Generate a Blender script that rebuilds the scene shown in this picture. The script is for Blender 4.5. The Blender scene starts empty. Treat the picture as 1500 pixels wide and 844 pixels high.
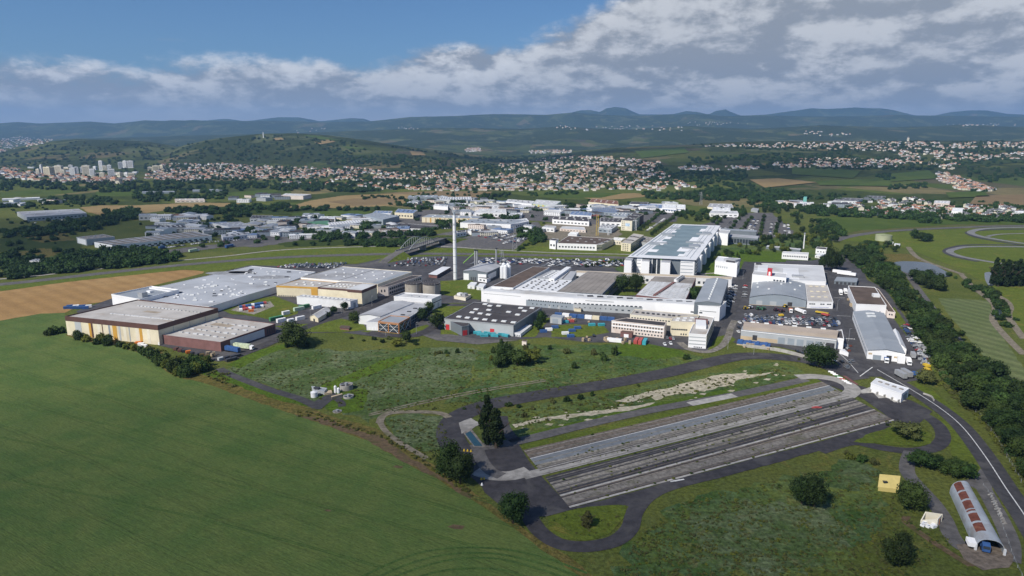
import bpy, math, random
import numpy as np
from mathutils import Vector, Matrix, geometry
R = random.Random(7)
NR = np.random.RandomState(11)
S = bpy.context.scene
COL = S.collection
# ------------------------------------------------------------------ camera model (photo pixels 1500 x 844)
CAMZ = 140.0
TH = math.atan(0.222)
CS, SN = math.cos(TH), math.sin(TH)
def ray(px, py):
    xc = (px - 750) / 1000.0; yc = -(py - 422) / 1000.0
    return xc, CS + yc * SN, -SN + yc * CS
def P(px, py, z=0.0):
    d = ray(px, py); t = (z - CAMZ) / d[2]
    return Vector((d[0] * t, d[1] * t, z))
def ht(px, ybase, ytop):
    b = P(px, ybase); d = ray(px, ytop)
    return CAMZ + b.y * d[2] / d[1]
def mpp(y):                                   # metres per photo pixel (lateral) on the flat ground at row y
    return P(751, y).x - P(750, y).x
# ------------------------------------------------------------------ value noise
def _h(ix, iy):
    n = (ix * 374761393 + iy * 668265263) & 0x7fffffff
    n = ((n ^ (n >> 13)) * 1274126177) & 0x7fffffff
    return ((n ^ (n >> 16)) & 0xffff) / 65535.0
def vnoise(x, y):
    ix = np.floor(x).astype(np.int64); iy = np.floor(y).astype(np.int64)
    fx = x - ix; fy = y - iy
    fx = fx * fx * (3 - 2 * fx); fy = fy * fy * (3 - 2 * fy)
    a = _h(ix, iy); b = _h(ix + 1, iy); c = _h(ix, iy + 1); d = _h(ix + 1, iy + 1)
    return (a * (1 - fx) + b * fx) * (1 - fy) + (c * (1 - fx) + d * fx) * fy
def fbm(x, y, o=4):
    s = 0; a = 0.5
    for k in range(o):
        s = s + a * (vnoise(x * 2 ** k + 17.3 * k, y * 2 ** k + 5.1 * k) - 0.5); a *= 0.5
    return s
# ------------------------------------------------------------------ terrain
LAY = [  # ridge distance, front width, back width, silhouette polyline in photo pixels
 (4700, 1500, 1200, [(-900,236),(-500,228),(-200,222),(0,221),(60,209),(110,204),(170,205),(215,207),(255,214),(300,226),(340,238),(400,242),(2400,242)]),
 (4100, 1300, 1500, [(-900,240),(200,238),(240,226),(270,213),(300,206),(330,202),(380,197),(430,196),(480,199),(530,205),(580,213),(640,222),(700,232),(760,239),(2400,239)]),
 (3300, 800, 900, [(-900,246),(380,245),(440,236),(500,229),(560,226),(620,229),(680,236),(740,243),(800,246),(2400,246)]),
 (4300, 2500, 1500, [(-900,240),(780,238),(840,224),(900,217),(960,214),(1010,212),(1060,209),(1120,207),(1200,207),(1300,206),(1400,206),(1500,207),(1800,207),(2400,215)]),
 (8300, 3000, 2500, [(-900,206),(-100,208),(0,206),(120,203),(300,198),(420,196),(560,190),(640,187),(760,189),(820,186),(920,190),(1010,185),(1100,189),(1200,184),(1300,187),(1400,184),(1500,186),(2400,186)]),
 (12500, 3200, 2500, [(-900,184),(0,181),(30,179),(60,181),(135,178),(170,181),(215,177),(270,178),(320,178),(400,177),(480,179),(540,178),(575,175),(600,172),(640,171),(690,169),(740,167),(800,168),(840,165),(870,168),(940,170),(1000,168),(1060,171),(1100,169),(1200,171),(1300,170),(1400,170),(1500,171),(2400,172)]),
 (16500, 2600, 2500, [(-900,188),(250,186),(310,176),(335,174),(360,178),(385,175),(410,172),(440,172),(470,178),(490,176),(515,173),(535,174),(548,179),(580,176),(640,175),(760,175),(830,167),(848,162),(864,161),(878,164),(886,159),(900,157),(915,159),(926,164),(936,168),(960,168),(985,167),(1003,163),(1020,164),(1036,168),(1046,163),(1060,160.5),(1070,165),(1084,170),(1120,168),(1150,164),(1185,159),(1210,160),(1250,158),(1285,159),(1310,163),(1335,169),(1360,170),(1385,165),(1415,162),(1440,162),(1470,167),(1510,169),(2400,172)]),
]
def terrain(X, Y):
    X = np.asarray(X, float); Y = np.asarray(Y, float)
    Yc = np.maximum(Y, 100.0)
    u = 750 + 1024 * X / Yc
    z = np.zeros_like(Yc)
    for k, (d, wf, wb, pl) in enumerate(LAY):
        xs = [p[0] for p in pl]
        zs = []
        for (px, py) in pl:
            dd = ray(px, py); zs.append(max(0.0, CAMZ + d * dd[2] / dd[1]))
        zi = np.interp(u, xs, zs)
        zi = zi * (1 + (0.10 if k < 5 else 0.04) * fbm(X / 520.0 + k, Y / 520.0, 4))
        tf = np.clip((Yc - (d - wf)) / wf, 0, 1); tf = tf * tf * (3 - 2 * tf)
        tb = np.clip((Yc - d) / wb, 0, 1); tb = 1 - 0.45 * tb * tb
        rid = 1 + (1.0 if k < 4 else 1.1) * fbm(X / (700.0 if k < 4 else 1100.0) + 3 * k, Y / (900.0 if k < 4 else 1700.0) + k, 5) * np.sin(np.pi * np.clip(tf, 0, 1))
        z = np.maximum(z, zi * tf * tb * rid)
    return z
_TY = np.concatenate([np.arange(200, 2500, 20.0), np.geomspace(2500, 19000, 420)])
_TU = np.arange(-80, 1584, 2.0)
_TZ = terrain((_TU[None, :] - 750) / 1024 * _TY[:, None], np.repeat(_TY[:, None], len(_TU), 1))
def TP(px, py, off=0.0):                      # pixel -> point on the terrain
    d = ray(px, py); u = 750 + 1024 * d[0] / d[1]
    c = min(max((u + 80) / 2, 0), len(_TU) - 1.001); i0 = int(c); f = c - i0
    zt = _TZ[:, i0] * (1 - f) + _TZ[:, i0 + 1] * f
    zr = CAMZ + _TY * d[2] / d[1]
    below = np.nonzero(zr <= zt)[0]
    if len(below) == 0: return None
    i = below[0]
    if i == 0: t = 0; Y = _TY[0]; z = zt[0]
    else:
        a = zr[i-1] - zt[i-1]; b = zr[i] - zt[i]; t = a / (a - b + 1e-9); Y = _TY[i-1] + t * (_TY[i] - _TY[i-1]); z = zt[i-1] + t * (zt[i] - zt[i-1])
    return Vector((Y * d[0] / d[1], Y, z + off))
# ------------------------------------------------------------------ materials
class NT:
    def __init__(s, tree): s.t = tree; s.n = tree.nodes; s.l = tree.links
    def new(s, typ, **kw):
        n = s.n.new(typ)
        for k, v in kw.items(): setattr(n, k, v)
        return n
    def put(s, inp, v):
        if hasattr(v, 'is_linked') or isinstance(v, bpy.types.NodeSocket): s.l.new(v, inp)
        elif isinstance(v, tuple) and len(v) == 3 and inp.type == 'RGBA': inp.default_value = (*v, 1)
        else: inp.default_value = v
    def m(s, op, a, b=0.0, c=None, clamp=False):
        n = s.new('ShaderNodeMath', operation=op); n.use_clamp = clamp
        s.put(n.inputs[0], a); s.put(n.inputs[1], b)
        if c is not None: s.put(n.inputs[2], c)
        return n.outputs[0]
    def noise(s, vec, scale, detail=4, rough=.55, dist=0.0):
        n = s.new('ShaderNodeTexNoise'); s.put(n.inputs['Vector'], vec)
        n.inputs['Scale'].default_value = scale; n.inputs['Detail'].default_value = detail
        n.inputs['Roughness'].default_value = rough; n.inputs['Distortion'].default_value = dist
        return n.outputs['Fac']
    def ramp(s, f, lo, hi, a=0.0, b=1.0, smooth=True):
        n = s.new('ShaderNodeMapRange'); n.interpolation_type = 'SMOOTHSTEP' if smooth else 'LINEAR'
        s.put(n.inputs[0], f); s.put(n.inputs[1], lo); s.put(n.inputs[2], hi); s.put(n.inputs[3], a); s.put(n.inputs[4], b)
        return n.outputs[0]
    def mix(s, f, a, b):
        n = s.new('ShaderNodeMix', data_type='RGBA'); s.put(n.inputs[0], f); s.put(n.inputs[6], a); s.put(n.inputs[7], b)
        return n.outputs[2]
    def vmap(s, vec, scale=(1,1,1), rot=0.0):
        n = s.new('ShaderNodeMapping'); s.put(n.inputs[0], vec); n.inputs['Scale'].default_value = scale
        n.inputs['Rotation'].default_value = (0, 0, rot); return n.outputs[0]
def newmat(name, rough=.85, spec=.25, metal=0.0):
    m = bpy.data.materials.new(name); m.use_nodes = True
    nt = NT(m.node_tree); b = m.node_tree.nodes['Principled BSDF']
    b.inputs['Roughness'].default_value = rough; b.inputs['Metallic'].default_value = metal
    b.inputs['Specular IOR Level'].default_value = spec
    pos = nt.new('ShaderNodeNewGeometry').outputs['Position']
    return m, nt, b, pos
def c3(c, k): return tuple(min(1.0, max(0.0, x * k)) for x in c)
MC = {}
def mat(name, rgb, var=.18, sc=.25, rough=.8, spec=.25, metal=0.0, bump=0.0, bsc=3.0, stain=None, stains=.04, rib=None):
    if name in MC: return MC[name]
    m, nt, b, pos = newmat(name, rough, spec, metal)
    f = nt.noise(pos, sc, 5, .6)
    f = nt.ramp(f, .3, .7)
    col = nt.mix(f, c3(rgb, 1 - var), c3(rgb, 1 + var))
    if stain:
        g = nt.ramp(nt.noise(pos, stains, 6, .65, .6), .5, .68)
        col = nt.mix(nt.m('MULTIPLY', g, .75), col, stain)
    if rib:   # profiled sheet or seams running along a world direction
        ang, per, amt = rib
        w = nt.new('ShaderNodeTexWave', wave_type='BANDS', bands_direction='X'); w.wave_profile = 'SIN'
        nt.put(w.inputs['Vector'], nt.vmap(pos, rot=ang)); w.inputs['Scale'].default_value = math.pi * 2 / per / 20 * 1.0
        w.inputs['Distortion'].default_value = 0
        g = nt.ramp(w.outputs['Fac'], .8, 1.0)
        col = nt.mix(nt.m('MULTIPLY', g, amt), col, c3(rgb, .45))
    nt.put(b.inputs['Base Color'], col)
    if bump:
        bn = nt.new('ShaderNodeBump'); bn.inputs['Strength'].default_value = 1; bn.inputs['Distance'].default_value = bump
        nt.put(bn.inputs['Height'], nt.noise(pos, bsc, 5, .65)); nt.put(b.inputs['Normal'], bn.outputs[0])
    MC[name] = m
    return m
# ------------------------------------------------------------------ mesh / object helpers
WO = {}      # world origin of objects that parent others
def tag(o, label=None, cat=None, group=None, kind=None):
    if label: o['label'] = label
    if cat: o['category'] = cat
    if group: o['group'] = group
    if kind: o['kind'] = kind
    return o
def empty(name, loc, label, cat, group=None):
    o = bpy.data.objects.new(name, None); COL.objects.link(o); o.location = loc; o.empty_display_size = 1
    WO[o.name] = Vector(loc); return tag(o, label, cat, group)
class MB:
    def __init__(s): s.v = []; s.f = []; s.mi = []
    def face(s, pts, mi=0):
        n = len(s.v); s.v += [tuple(p) for p in pts]; s.f.append(tuple(range(n, n + len(pts)))); s.mi.append(mi)
    def prism(s, base, z0, z1, mi=0, top=None, bottom=False):      # base: list of xy; z1 a number or a list
        n = len(base); z1s = z1 if isinstance(z1, (list, tuple)) else [z1] * n
        z0s = z0 if isinstance(z0, (list, tuple)) else [z0] * n
        k = len(s.v)
        s.v += [(p[0], p[1], z0s[i]) for i, p in enumerate(base)] + [(p[0], p[1], z1s[i]) for i, p in enumerate(base)]
        for i in range(n):
            j = (i + 1) % n; s.f.append((k + i, k + j, k + n + j, k + n + i)); s.mi.append(mi)
        s.f.append(tuple(range(k + n, k + 2 * n))); s.mi.append(mi if top is None else top)
        if bottom: s.f.append(tuple(range(k + n - 1, k - 1, -1))); s.mi.append(mi)
    def box(s, c, ax, ay, sx, sy, z0, z1, mi=0):                   # centre xy, unit axes, half sizes
        b = [(c[0] + ax[0]*a*sx + ay[0]*q*sy, c[1] + ax[1]*a*sx + ay[1]*q*sy) for a, q in ((-1,-1),(1,-1),(1,1),(-1,1))]
        s.prism(b, z0, z1, mi, bottom=True)
    def cyl(s, c, r0, r1, z0, z1, n=16, mi=0, top=None, cap=True):
        k = len(s.v)
        for r, z in ((r0, z0), (r1, z1)):
            for i in range(n):
                a = 2 * math.pi * i / n; s.v.append((c[0] + r * math.cos(a), c[1] + r * math.sin(a), z))
        for i in range(n):
            j = (i + 1) % n; s.f.append((k+i, k+j, k+n+j, k+n+i)); s.mi.append(mi)
        if cap: s.f.append(tuple(range(k+n, k+2*n))); s.mi.append(mi if top is None else top)
    def tube(s, p, q, r, n=6, mi=0):
        p = Vector(p); q = Vector(q); d = (q - p).normalized()
        a = d.orthogonal().normalized(); b = d.cross(a); k = len(s.v)
        for o in (p, q):
            for i in range(n):
                t = 2 * math.pi * i / n; s.v.append(tuple(o + a * r * math.cos(t) + b * r * math.sin(t)))
        for i in range(n):
            j = (i + 1) % n; s.f.append((k+i, k+j, k+n+j, k+n+i)); s.mi.append(mi)
        s.f.append(tuple(range(k+n-1, k-1, -1))); s.mi.append(mi); s.f.append(tuple(range(k+n, k+2*n))); s.mi.append(mi)
    def build(s, name, mats, parent=None, origin=None, smooth=False):
        o0 = WO[parent.name] if parent is not None else Vector(origin if origin is not None else (0, 0, 0))
        me = bpy.data.meshes.new(name)
        me.from_pydata([(v[0]-o0.x, v[1]-o0.y, v[2]-o0.z) for v in s.v], [], s.f)
        mats = mats if isinstance(mats, (list, tuple)) else [mats]
        for m in mats: me.materials.append(m)
        me.polygons.foreach_set('material_index', s.mi)
        if smooth: me.polygons.foreach_set('use_smooth', [True] * len(s.f))
        me.update()
        o = bpy.data.objects.new(name, me); COL.objects.link(o)
        if parent is not None: o.parent = parent; WO[o.name] = o0.copy()
        else: o.location = o0; WO[o.name] = o0.copy()
        return o
def npmesh(name, V, F, mats, mi=None, smooth=False):
    me = bpy.data.meshes.new(name); n = F.shape[1]
    me.vertices.add(len(V)); me.vertices.foreach_set('co', np.asarray(V, np.float32).ravel())
    me.loops.add(F.size); me.loops.foreach_set('vertex_index', F.astype(np.int32).ravel())
    me.polygons.add(len(F)); me.polygons.foreach_set('loop_start', np.arange(0, F.size, n, dtype=np.int32))
    me.polygons.foreach_set('loop_total', np.full(len(F), n, np.int32))
    for m in mats: me.materials.append(m)
    if mi is not None: me.polygons.foreach_set('material_index', np.asarray(mi, np.int32))
    if smooth: me.polygons.foreach_set('use_smooth', np.ones(len(F), bool))
    me.update(calc_edges=True)
    return me
def link(name, me, loc=(0,0,0), rz=0, sc=(1,1,1), parent=None):
    o = bpy.data.objects.new(name, me); COL.objects.link(o); o.location = loc; o.rotation_euler = (0,0,rz); o.scale = sc
    if parent is not None: o.parent = parent
    WO[o.name] = Vector(loc); return o
def smooth_line(pts, n=6):
    out = []; L = len(pts)
    for i in range(L - 1):
        p0 = pts[max(i-1, 0)]; p1 = pts[i]; p2 = pts[i+1]; p3 = pts[min(i+2, L-1)]
        for k in range(n):
            t = k / n
            out.append(tuple(0.5*((2*p1[j]) + (-p0[j]+p2[j])*t + (2*p0[j]-5*p1[j]+4*p2[j]-p3[j])*t*t + (-p0[j]+3*p1[j]-3*p2[j]+p3[j])*t**3) for j in range(2)))
    out.append(tuple(pts[-1])); return out
NSH = [0]
def zz_(lv, y): return (lv * 0.02 + (NSH[0] % 6) * .003) * (0.5 + y / 640.0)
def poly(name, px, m, lv, smooth=False, kind='structure', jag=0.0):
    if smooth: px = smooth_line(px + [px[0]], 5)[:-1]
    pts = [P(x, y) for x, y in px]
    if jag:
        q = []
        for i, p in enumerate(pts):
            n = pts[(i+1) % len(pts)]; d = (n - p); L = d.length; st = max(1, min(40, int(L / 4)))
            nr = Vector((-d.y, d.x, 0)).normalized() if L > 0 else Vector((0,0,0))
            for k in range(st): q.append(p + d * (k / st) + nr * (R.uniform(-jag, jag) if k else 0))
        pts = q
    tri = geometry.tessellate_polygon([pts])
    me = bpy.data.meshes.new(name)
    NSH[0] += 1
    vs = [(p.x, p.y, zz_(lv, p.y)) for p in pts]
    fs = []
    for t in tri:
        a, b, c = [Vector(vs[i]) for i in t]
        fs.append(t if (b-a).cross(c-a).z > 0 else (t[0], t[2], t[1]))
    me.from_pydata(vs, [], fs); me.materials.append(m); me.update()
    o = bpy.data.objects.new(name, me); COL.objects.link(o); return tag(o, kind=kind)
def strip(name, px, w, m, lv, smooth=True, kind='structure', world=False, w2=None, n=6):
    if not world:
        px = smooth_line(px, n) if smooth else px
        pts = [P(x, y) for x, y in px]
    else: pts = px
    V = []; F = []; NSH[0] += 1
    for i, p in enumerate(pts):
        a = pts[max(i-1, 0)]; b = pts[min(i+1, len(pts)-1)]; d = (b - a); d.z = 0; d.normalize()
        nr = Vector((-d.y, d.x, 0)); ww = w if w2 is None else w + (w2 - w) * i / (len(pts) - 1)
        for q in (p + nr * ww / 2, p - nr * ww / 2): V.append((q.x, q.y, zz_(lv, q.y)))
    for i in range(len(pts) - 1): F.append((2*i+1, 2*i+3, 2*i+2, 2*i))
    me = bpy.data.meshes.new(name); me.from_pydata(V, [], F); me.materials.append(m); me.update()
    o = bpy.data.objects.new(name, me); COL.objects.link(o); return tag(o, kind=kind)
def drape(name, quad, m, off=2.0, nx=14, ny=6, kind='structure'):
    g = []
    for j in range(ny + 1):
        for i in range(nx + 1):
            a = i / nx; b = j / ny
            top = [quad[0][k] + (quad[1][k]-quad[0][k]) * a for k in (0,1)]; bot = [quad[3][k] + (quad[2][k]-quad[3][k]) * a for k in (0,1)]
            p = TP(top[0] + (bot[0]-top[0]) * b, top[1] + (bot[1]-top[1]) * b, off)
            if p is None: return None
            g.append(tuple(p))
    F = [(j*(nx+1)+i, (j+1)*(nx+1)+i, (j+1)*(nx+1)+i+1, j*(nx+1)+i+1) for j in range(ny) for i in range(nx)]
    me = bpy.data.meshes.new(name); me.from_pydata(g, [], F); me.materials.append(m); me.update()
    o = bpy.data.objects.new(name, me); COL.objects.link(o); return tag(o, kind=kind)
def inside(x, y, pg):
    c = False; n = len(pg); j = n - 1
    for i in range(n):
        xi, yi = pg[i]; xj, yj = pg[j]
        if (yi > y) != (yj > y) and x < (xj - xi) * (y - yi) / (yj - yi) + xi: c = not c
        j = i
    return c
def scatter_px(pg, n, mind=0.0, rr=R):
    xs = [p[0] for p in pg]; ys = [p[1] for p in pg]; out = []; tries = 0
    while len(out) < n and tries < n * 60:
        tries += 1
        x = rr.uniform(min(xs), max(xs)); y = rr.uniform(min(ys), max(ys))
        if not inside(x, y, pg): continue
        if mind and any((x-a)**2 + ((y-b)*1.8)**2 < mind*mind for a, b in out): continue
        out.append((x, y))
    return out
# ------------------------------------------------------------------ palette
def grass_mat(name, cols, tuft=.35, sc=1.0, dry=None, rows=None, bumpd=.5):
    m, nt, b, pos = newmat(name, .95, .1)
    f1 = nt.ramp(nt.noise(pos, .012*sc, 5, .6, .4), .36, .64)
    f2 = nt.ramp(nt.noise(pos, .07*sc, 5, .65, .5), .35, .66)
    f3 = nt.ramp(nt.noise(pos, .55, 5, .7), .3, .72)
    c = nt.mix(f1, cols[0], cols[1]); c = nt.mix(nt.m('MULTIPLY', f2, .65), c, cols[2])
    if dry:
        g = nt.ramp(nt.noise(pos, .035*sc, 6, .7, 1.2), .54, .70)
        c = nt.mix(nt.m('MULTIPLY', g, .7), c, dry)
    hs = nt.new('ShaderNodeHueSaturation'); nt.put(hs.inputs['Color'], c)
    nt.put(hs.inputs['Value'], nt.ramp(f3, 0, 1, 1 - tuft, 1 + tuft, False))
    c = hs.outputs[0]
    if rows:
        ang, per, amt = rows
        w = nt.new('ShaderNodeTexWave', wave_type='BANDS', bands_direction='X'); w.wave_profile = 'SIN'
        nt.put(w.inputs['Vector'], nt.vmap(pos, rot=ang)); w.inputs['Scale'].default_value = 2*math.pi/20/per
        w.inputs['Distortion'].default_value = 1.2; w.inputs['Detail'].default_value = 2; w.inputs['Detail Scale'].default_value = .15
        hs2 = nt.new('ShaderNodeHueSaturation'); nt.put(hs2.inputs['Color'], c)
        nt.put(hs2.inputs['Value'], nt.ramp(w.outputs['Fac'], 0, 1, 1 - amt, 1 + amt, False)); c = hs2.outputs[0]
    nt.put(b.inputs['Base Color'], c)
    bn = nt.new('ShaderNodeBump'); bn.inputs['Distance'].default_value = bumpd; bn.inputs['Strength'].default_value = 1
    nt.put(bn.inputs['Height'], nt.m('ADD', nt.noise(pos, 1.1, 5, .7), nt.m('MULTIPLY', nt.noise(pos, .18, 3), 2.6)))
    nt.put(b.inputs['Normal'], bn.outputs[0])
    return m
G_MEADOW = grass_mat('meadow grass', ((.036,.074,.013),(.112,.138,.028),(.080,.128,.056)), .42, 2.0, dry=(.16,.145,.05))
G_PALE = grass_mat('pale weedy grass', ((.062,.100,.026),(.130,.158,.082),(.044,.080,.018)), .45, 2.6, dry=(.15,.14,.06))
G_LAWN = grass_mat('mown grass', ((0.095,0.1302,0.01736),(0.12,0.1488,0.02356),(0.08,0.107,0.01612)), .25, 1.5, dry=(0.18,0.1535,0.0341))
G_FRESH = grass_mat('lush grass', ((0.068,0.1209,0.01116),(0.09,0.1395,0.01612),(0.06,0.093,0.01116)), .3, 2)
G_DRY = grass_mat('dry verge grass', ((0.13,0.107,0.031),(0.15,0.119,0.03596),(0.08,0.08835,0.01984)), .4, 3, dry=(0.19,0.1395,0.0527))
def ang_of(a, b):
    p = P(*a); q = P(*b); return math.atan2(q.y - p.y, q.x - p.x)
ROWA = ang_of((100, 560), (520, 690))
G_CROP = None
def crop_mat():
    m, nt, b, pos = newmat('green wheat crop', .9, .15)
    f1 = nt.ramp(nt.noise(pos, .006, 5, .6, .6), .3, .7)
    f2 = nt.ramp(nt.noise(nt.vmap(pos, (1, 1, 1), -ROWA), .05, 5, .65, .4), .3, .7)
    c = nt.mix(f1, (.070,.128,.029), (.104,.160,.040))
    c = nt.mix(nt.m('MULTIPLY', f2, .5), c, (.165,.192,.052))
    rot = nt.vmap(pos, (.035, .5, 1), 0); 
    mp = nt.new('ShaderNodeVectorRotate'); mp.rotation_type = 'Z_AXIS'; nt.put(mp.inputs['Vector'], pos); mp.inputs['Angle'].default_value = -ROWA
    al = nt.vmap(mp.outputs[0], (.02, .34, 1))
    st = nt.ramp(nt.noise(al, 1.0, 6, .65), .32, .68)
    al2 = nt.vmap(mp.outputs[0], (.25, 1.6, 1))
    fine = nt.ramp(nt.noise(al2, 1.0, 4, .7), .28, .72)
    sx = nt.new('ShaderNodeSeparateXYZ'); nt.put(sx.inputs[0], mp.outputs[0])
    wob = nt.m('MULTIPLY', nt.noise(pos, .01, 2), 14.0)
    tl = nt.m('ABSOLUTE', nt.m('SUBTRACT', nt.m('FRACT', nt.m('DIVIDE', nt.m('ADD', sx.outputs[1], wob), 24.0)), .5))
    tram = nt.m('SUBTRACT', 1.0, nt.ramp(nt.m('ABSOLUTE', nt.m('SUBTRACT', tl, .04)), .006, .02))
    lodge = nt.ramp(nt.noise(al, .55, 5, .7, .8), .60, .70)
    hs = nt.new('ShaderNodeHueSaturation'); nt.put(hs.inputs['Color'], c)
    v = nt.m('ADD', nt.m('MULTIPLY', st, .08), nt.m('ADD', nt.m('MULTIPLY', fine, .30), nt.m('ADD', nt.m('MULTIPLY', nt.ramp(nt.noise(pos, .9, 5, .75), .3, .7), .30), .50)))
    v = nt.m('SUBTRACT', v, nt.m('ADD', nt.m('MULTIPLY', tram, .16), nt.m('MULTIPLY', lodge, .16)))
    nt.put(hs.inputs['Value'], v); nt.put(b.inputs['Base Color'], hs.outputs[0])
    bn = nt.new('ShaderNodeBump'); bn.inputs['Distance'].default_value = .35
    nt.put(bn.inputs['Height'], nt.m('ADD', nt.noise(al2, 1.5, 4, .7), nt.m('MULTIPLY', st, .3))); nt.put(b.inputs['Normal'], bn.outputs[0])
    return m
G_CROP = crop_mat()
G_TRAM = grass_mat('crushed crop line', ((.055,.105,.025),(.075,.125,.032),(.065,.11,.03)), .25, 2)
G_WHEAT = grass_mat('ripe wheat stubble', ((.30,.185,.075),(.34,.22,.095),(.25,.15,.06)), .12, .8, rows=(ang_of((0,440),(300,405)) - math.pi/2, 14.0, .07), bumpd=.1)
G_STRIPE = grass_mat('striped young crop', ((.11,.135,.055),(.13,.15,.065),(.085,.115,.04)), .2, 1, rows=(ang_of((1380,437),(1480,540)) - math.pi/2, 11.0, .16), bumpd=.1)
A_ROAD = mat('road asphalt', (.052,.050,.052), .25, .35, .85, .3, stain=(.095,.09,.088), stains=.06)
A_DARK = mat('fresh dark asphalt', (.046,.043,.046), .28, .3, .85, .3, stain=(.092,.087,.084), stains=.05, bump=.1)
A_YARD = mat('works yard asphalt', (.062,.060,.064), .28, .12, .85, .3, stain=(.10,.095,.09), stains=.03)
A_OLD = mat('worn grey asphalt', (.105,.10,.098), .25, .3, .9, .2, stain=(.16,.15,.14), stains=.05)
CONC = mat('weathered concrete', (.31,.295,.27), .22, .3, .9, .2, stain=(.17,.16,.145), stains=.06)
CONCL = mat('pale concrete', (.38,.365,.335), .2, .3, .9, .2, stain=(.24,.22,.20), stains=.05)
GRAV = mat('grey gravel', (.185,.170,.150), .35, .5, .95, .1, stain=(.085,.085,.045), stains=.07)
GRAVB = mat('brown gravel', (.15,.124,.100), .35, .5, .95, .1, stain=(.16,.14,.12), stains=.05)
GRAVL = mat('pale gravel', (.25,.23,.20), .35, .6, .95, .1, stain=(.11,.11,.055), stains=.1)
BLUEST = mat('blue grey wet basalt paving', (.175,.185,.19), .16, .3, .45, .4, stain=(.17,.18,.18), stains=.06)
CHALK = mat('bare chalky soil', (.40,.36,.27), .3, .4, .95, .1, stain=(.24,.225,.12), stains=.10)
EARTH = mat('bare brown soil', (.12,.085,.05), .3, .5, .95, .1, stain=(.06,.07,.02), stains=.1)
DIRT = mat('dirt track', (.19,.165,.125), .3, .4, .95, .1, stain=(.10,.10,.05), stains=.08)
PAINT = mat('white road paint', (.62,.62,.60), .2, .8, .7, .3)
REDP = mat('red road paint', (.17,.075,.065), .2, .8, .7, .3)
WATER = mat('pond water', (.045,.06,.075), .1, .1, .08, .5)
TURQ = mat('basin water', (.03,.075,.095), .1, .3, .08, .5)
# buildings
W_WHITE = mat('white cladding', (.74,.745,.75), .05, .05, .55, .35, stain=(.60,.60,.58), stains=.05)
W_BRIGHT = mat('bright white panel', (.82,.82,.82), .04, .05, .5, .35)
W_GREY = mat('grey cladding', (.40,.42,.43), .08, .08, .55, .35)
W_DGREY = mat('slate grey cladding', (.155,.18,.20), .1, .08, .55, .35)
W_BLUEG = mat('blue grey cladding', (.27,.31,.345), .08, .08, .55, .35)
W_CREAM = mat('cream cladding', (.70,.63,.46), .07, .12, .65, .25, stain=(.56,.49,.35), stains=.05)
W_CREAML = mat('pale cream render', (.72,.67,.54), .07, .1, .75, .2, stain=(.58,.51,.40), stains=.06)
W_PINKW = mat('pinkish white render', (.68,.60,.54), .07, .1, .8, .2, stain=(.55,.42,.34), stains=.06)
W_BRICK = mat('brown red render', (.20,.105,.095), .12, .2, .85, .15, stain=(.15,.08,.07), stains=.08)
W_OCHRE = mat('ochre yellow panel', (.55,.31,.06), .08, .1, .6, .3)
W_BROWN = mat('dark brown fascia', (.105,.055,.045), .12, .2, .6, .3)
W_TAN = mat('tan panel', (.50,.40,.27), .1, .1, .7, .25)
W_GREEN = mat('green cladding', (.10,.24,.14), .1, .08, .6, .3)
W_LGREEN = mat('pale green cladding', (.45,.56,.42), .1, .08, .6, .3)
W_TEAL = mat('teal cladding', (.16,.42,.38), .1, .08, .6, .3)
W_YELL = mat('yellow tarpaulin', (.58,.47,.17), .08, .4, .7, .25)
W_RED = mat('red panel', (.50,.035,.04), .1, .2, .5, .35)
R_GREY = mat('grey membrane roof', (.36,.37,.39), .14, .06, .8, .2, stain=(.22,.215,.21), stains=.025)
R_LIGHT = mat('pale grey roof', (.52,.53,.54), .1, .05, .75, .2, stain=(.34,.325,.30), stains=.03)
R_MAIN = mat('blue grey factory roof', (.38,.40,.43), .1, .03, .75, .25, stain=(.22,.22,.225), stains=.012)
R_BEIGE = mat('beige gravel roof', (.42,.40,.375), .12, .08, .9, .15, stain=(.33,.285,.235), stains=.035)
R_DARK = mat('dark bitumen roof', (.065,.060,.062), .2, .08, .85, .2, stain=(.10,.09,.088), stains=.04)
R_BROWN = mat('brown bitumen roof', (.105,.078,.062), .2, .08, .85, .2, stain=(.14,.105,.085), stains=.04)
R_FIBRE = mat('weathered fibre cement roof', (.25,.23,.21), .16, .08, .9, .15, stain=(.17,.155,.14), stains=.04)
R_WHITE = mat('white metal roof', (.70,.71,.72), .06, .05, .5, .35, stain=(.58,.58,.57), stains=.03)
R_SHEET = mat('blue grey metal roof', (.27,.295,.32), .1, .05, .5, .4, stain=(.33,.35,.365), stains=.03)
R_TILE = mat('terracotta tiles', (.40,.205,.13), .25, .2, .85, .15)
R_TILEB = mat('brown tiles', (.20,.10,.07), .25, .2, .85, .15)
R_SLATE = mat('slate tiles', (.12,.12,.13), .25, .2, .8, .2)
R_BLUE = mat('blue metal roof', (.16,.22,.35), .1, .06, .5, .4)
GLASS = mat('dark window glass', (.035,.045,.055), .3, .3, .15, .5)
GLASSB = mat('blue grey roof glazing', (.175,.235,.255), .14, .06, .5, .35, stain=(.23,.285,.30), stains=.03)
SKYL = mat('rooflight plastic', (.70,.71,.70), .08, .5, .5, .3)
DARKM = mat('dark metal', (.05,.05,.055), .2, .5, .5, .4)
GALV = mat('galvanised metal', (.40,.41,.42), .1, .3, .45, .4, metal=.3)
CORR = mat('corrugated galvanised sheet', (.36,.39,.42), .12, .15, .55, .35, stain=(.26,.23,.21), stains=.09)
RUST = mat('rusty corrugated sheet', (.15,.052,.035), .25, .5, .85, .2, stain=(.23,.10,.06), stains=.2)
TANKC = mat('stained concrete tank', (.36,.33,.28), .14, .12, .9, .15, stain=(.25,.22,.185), stains=.09)
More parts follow.
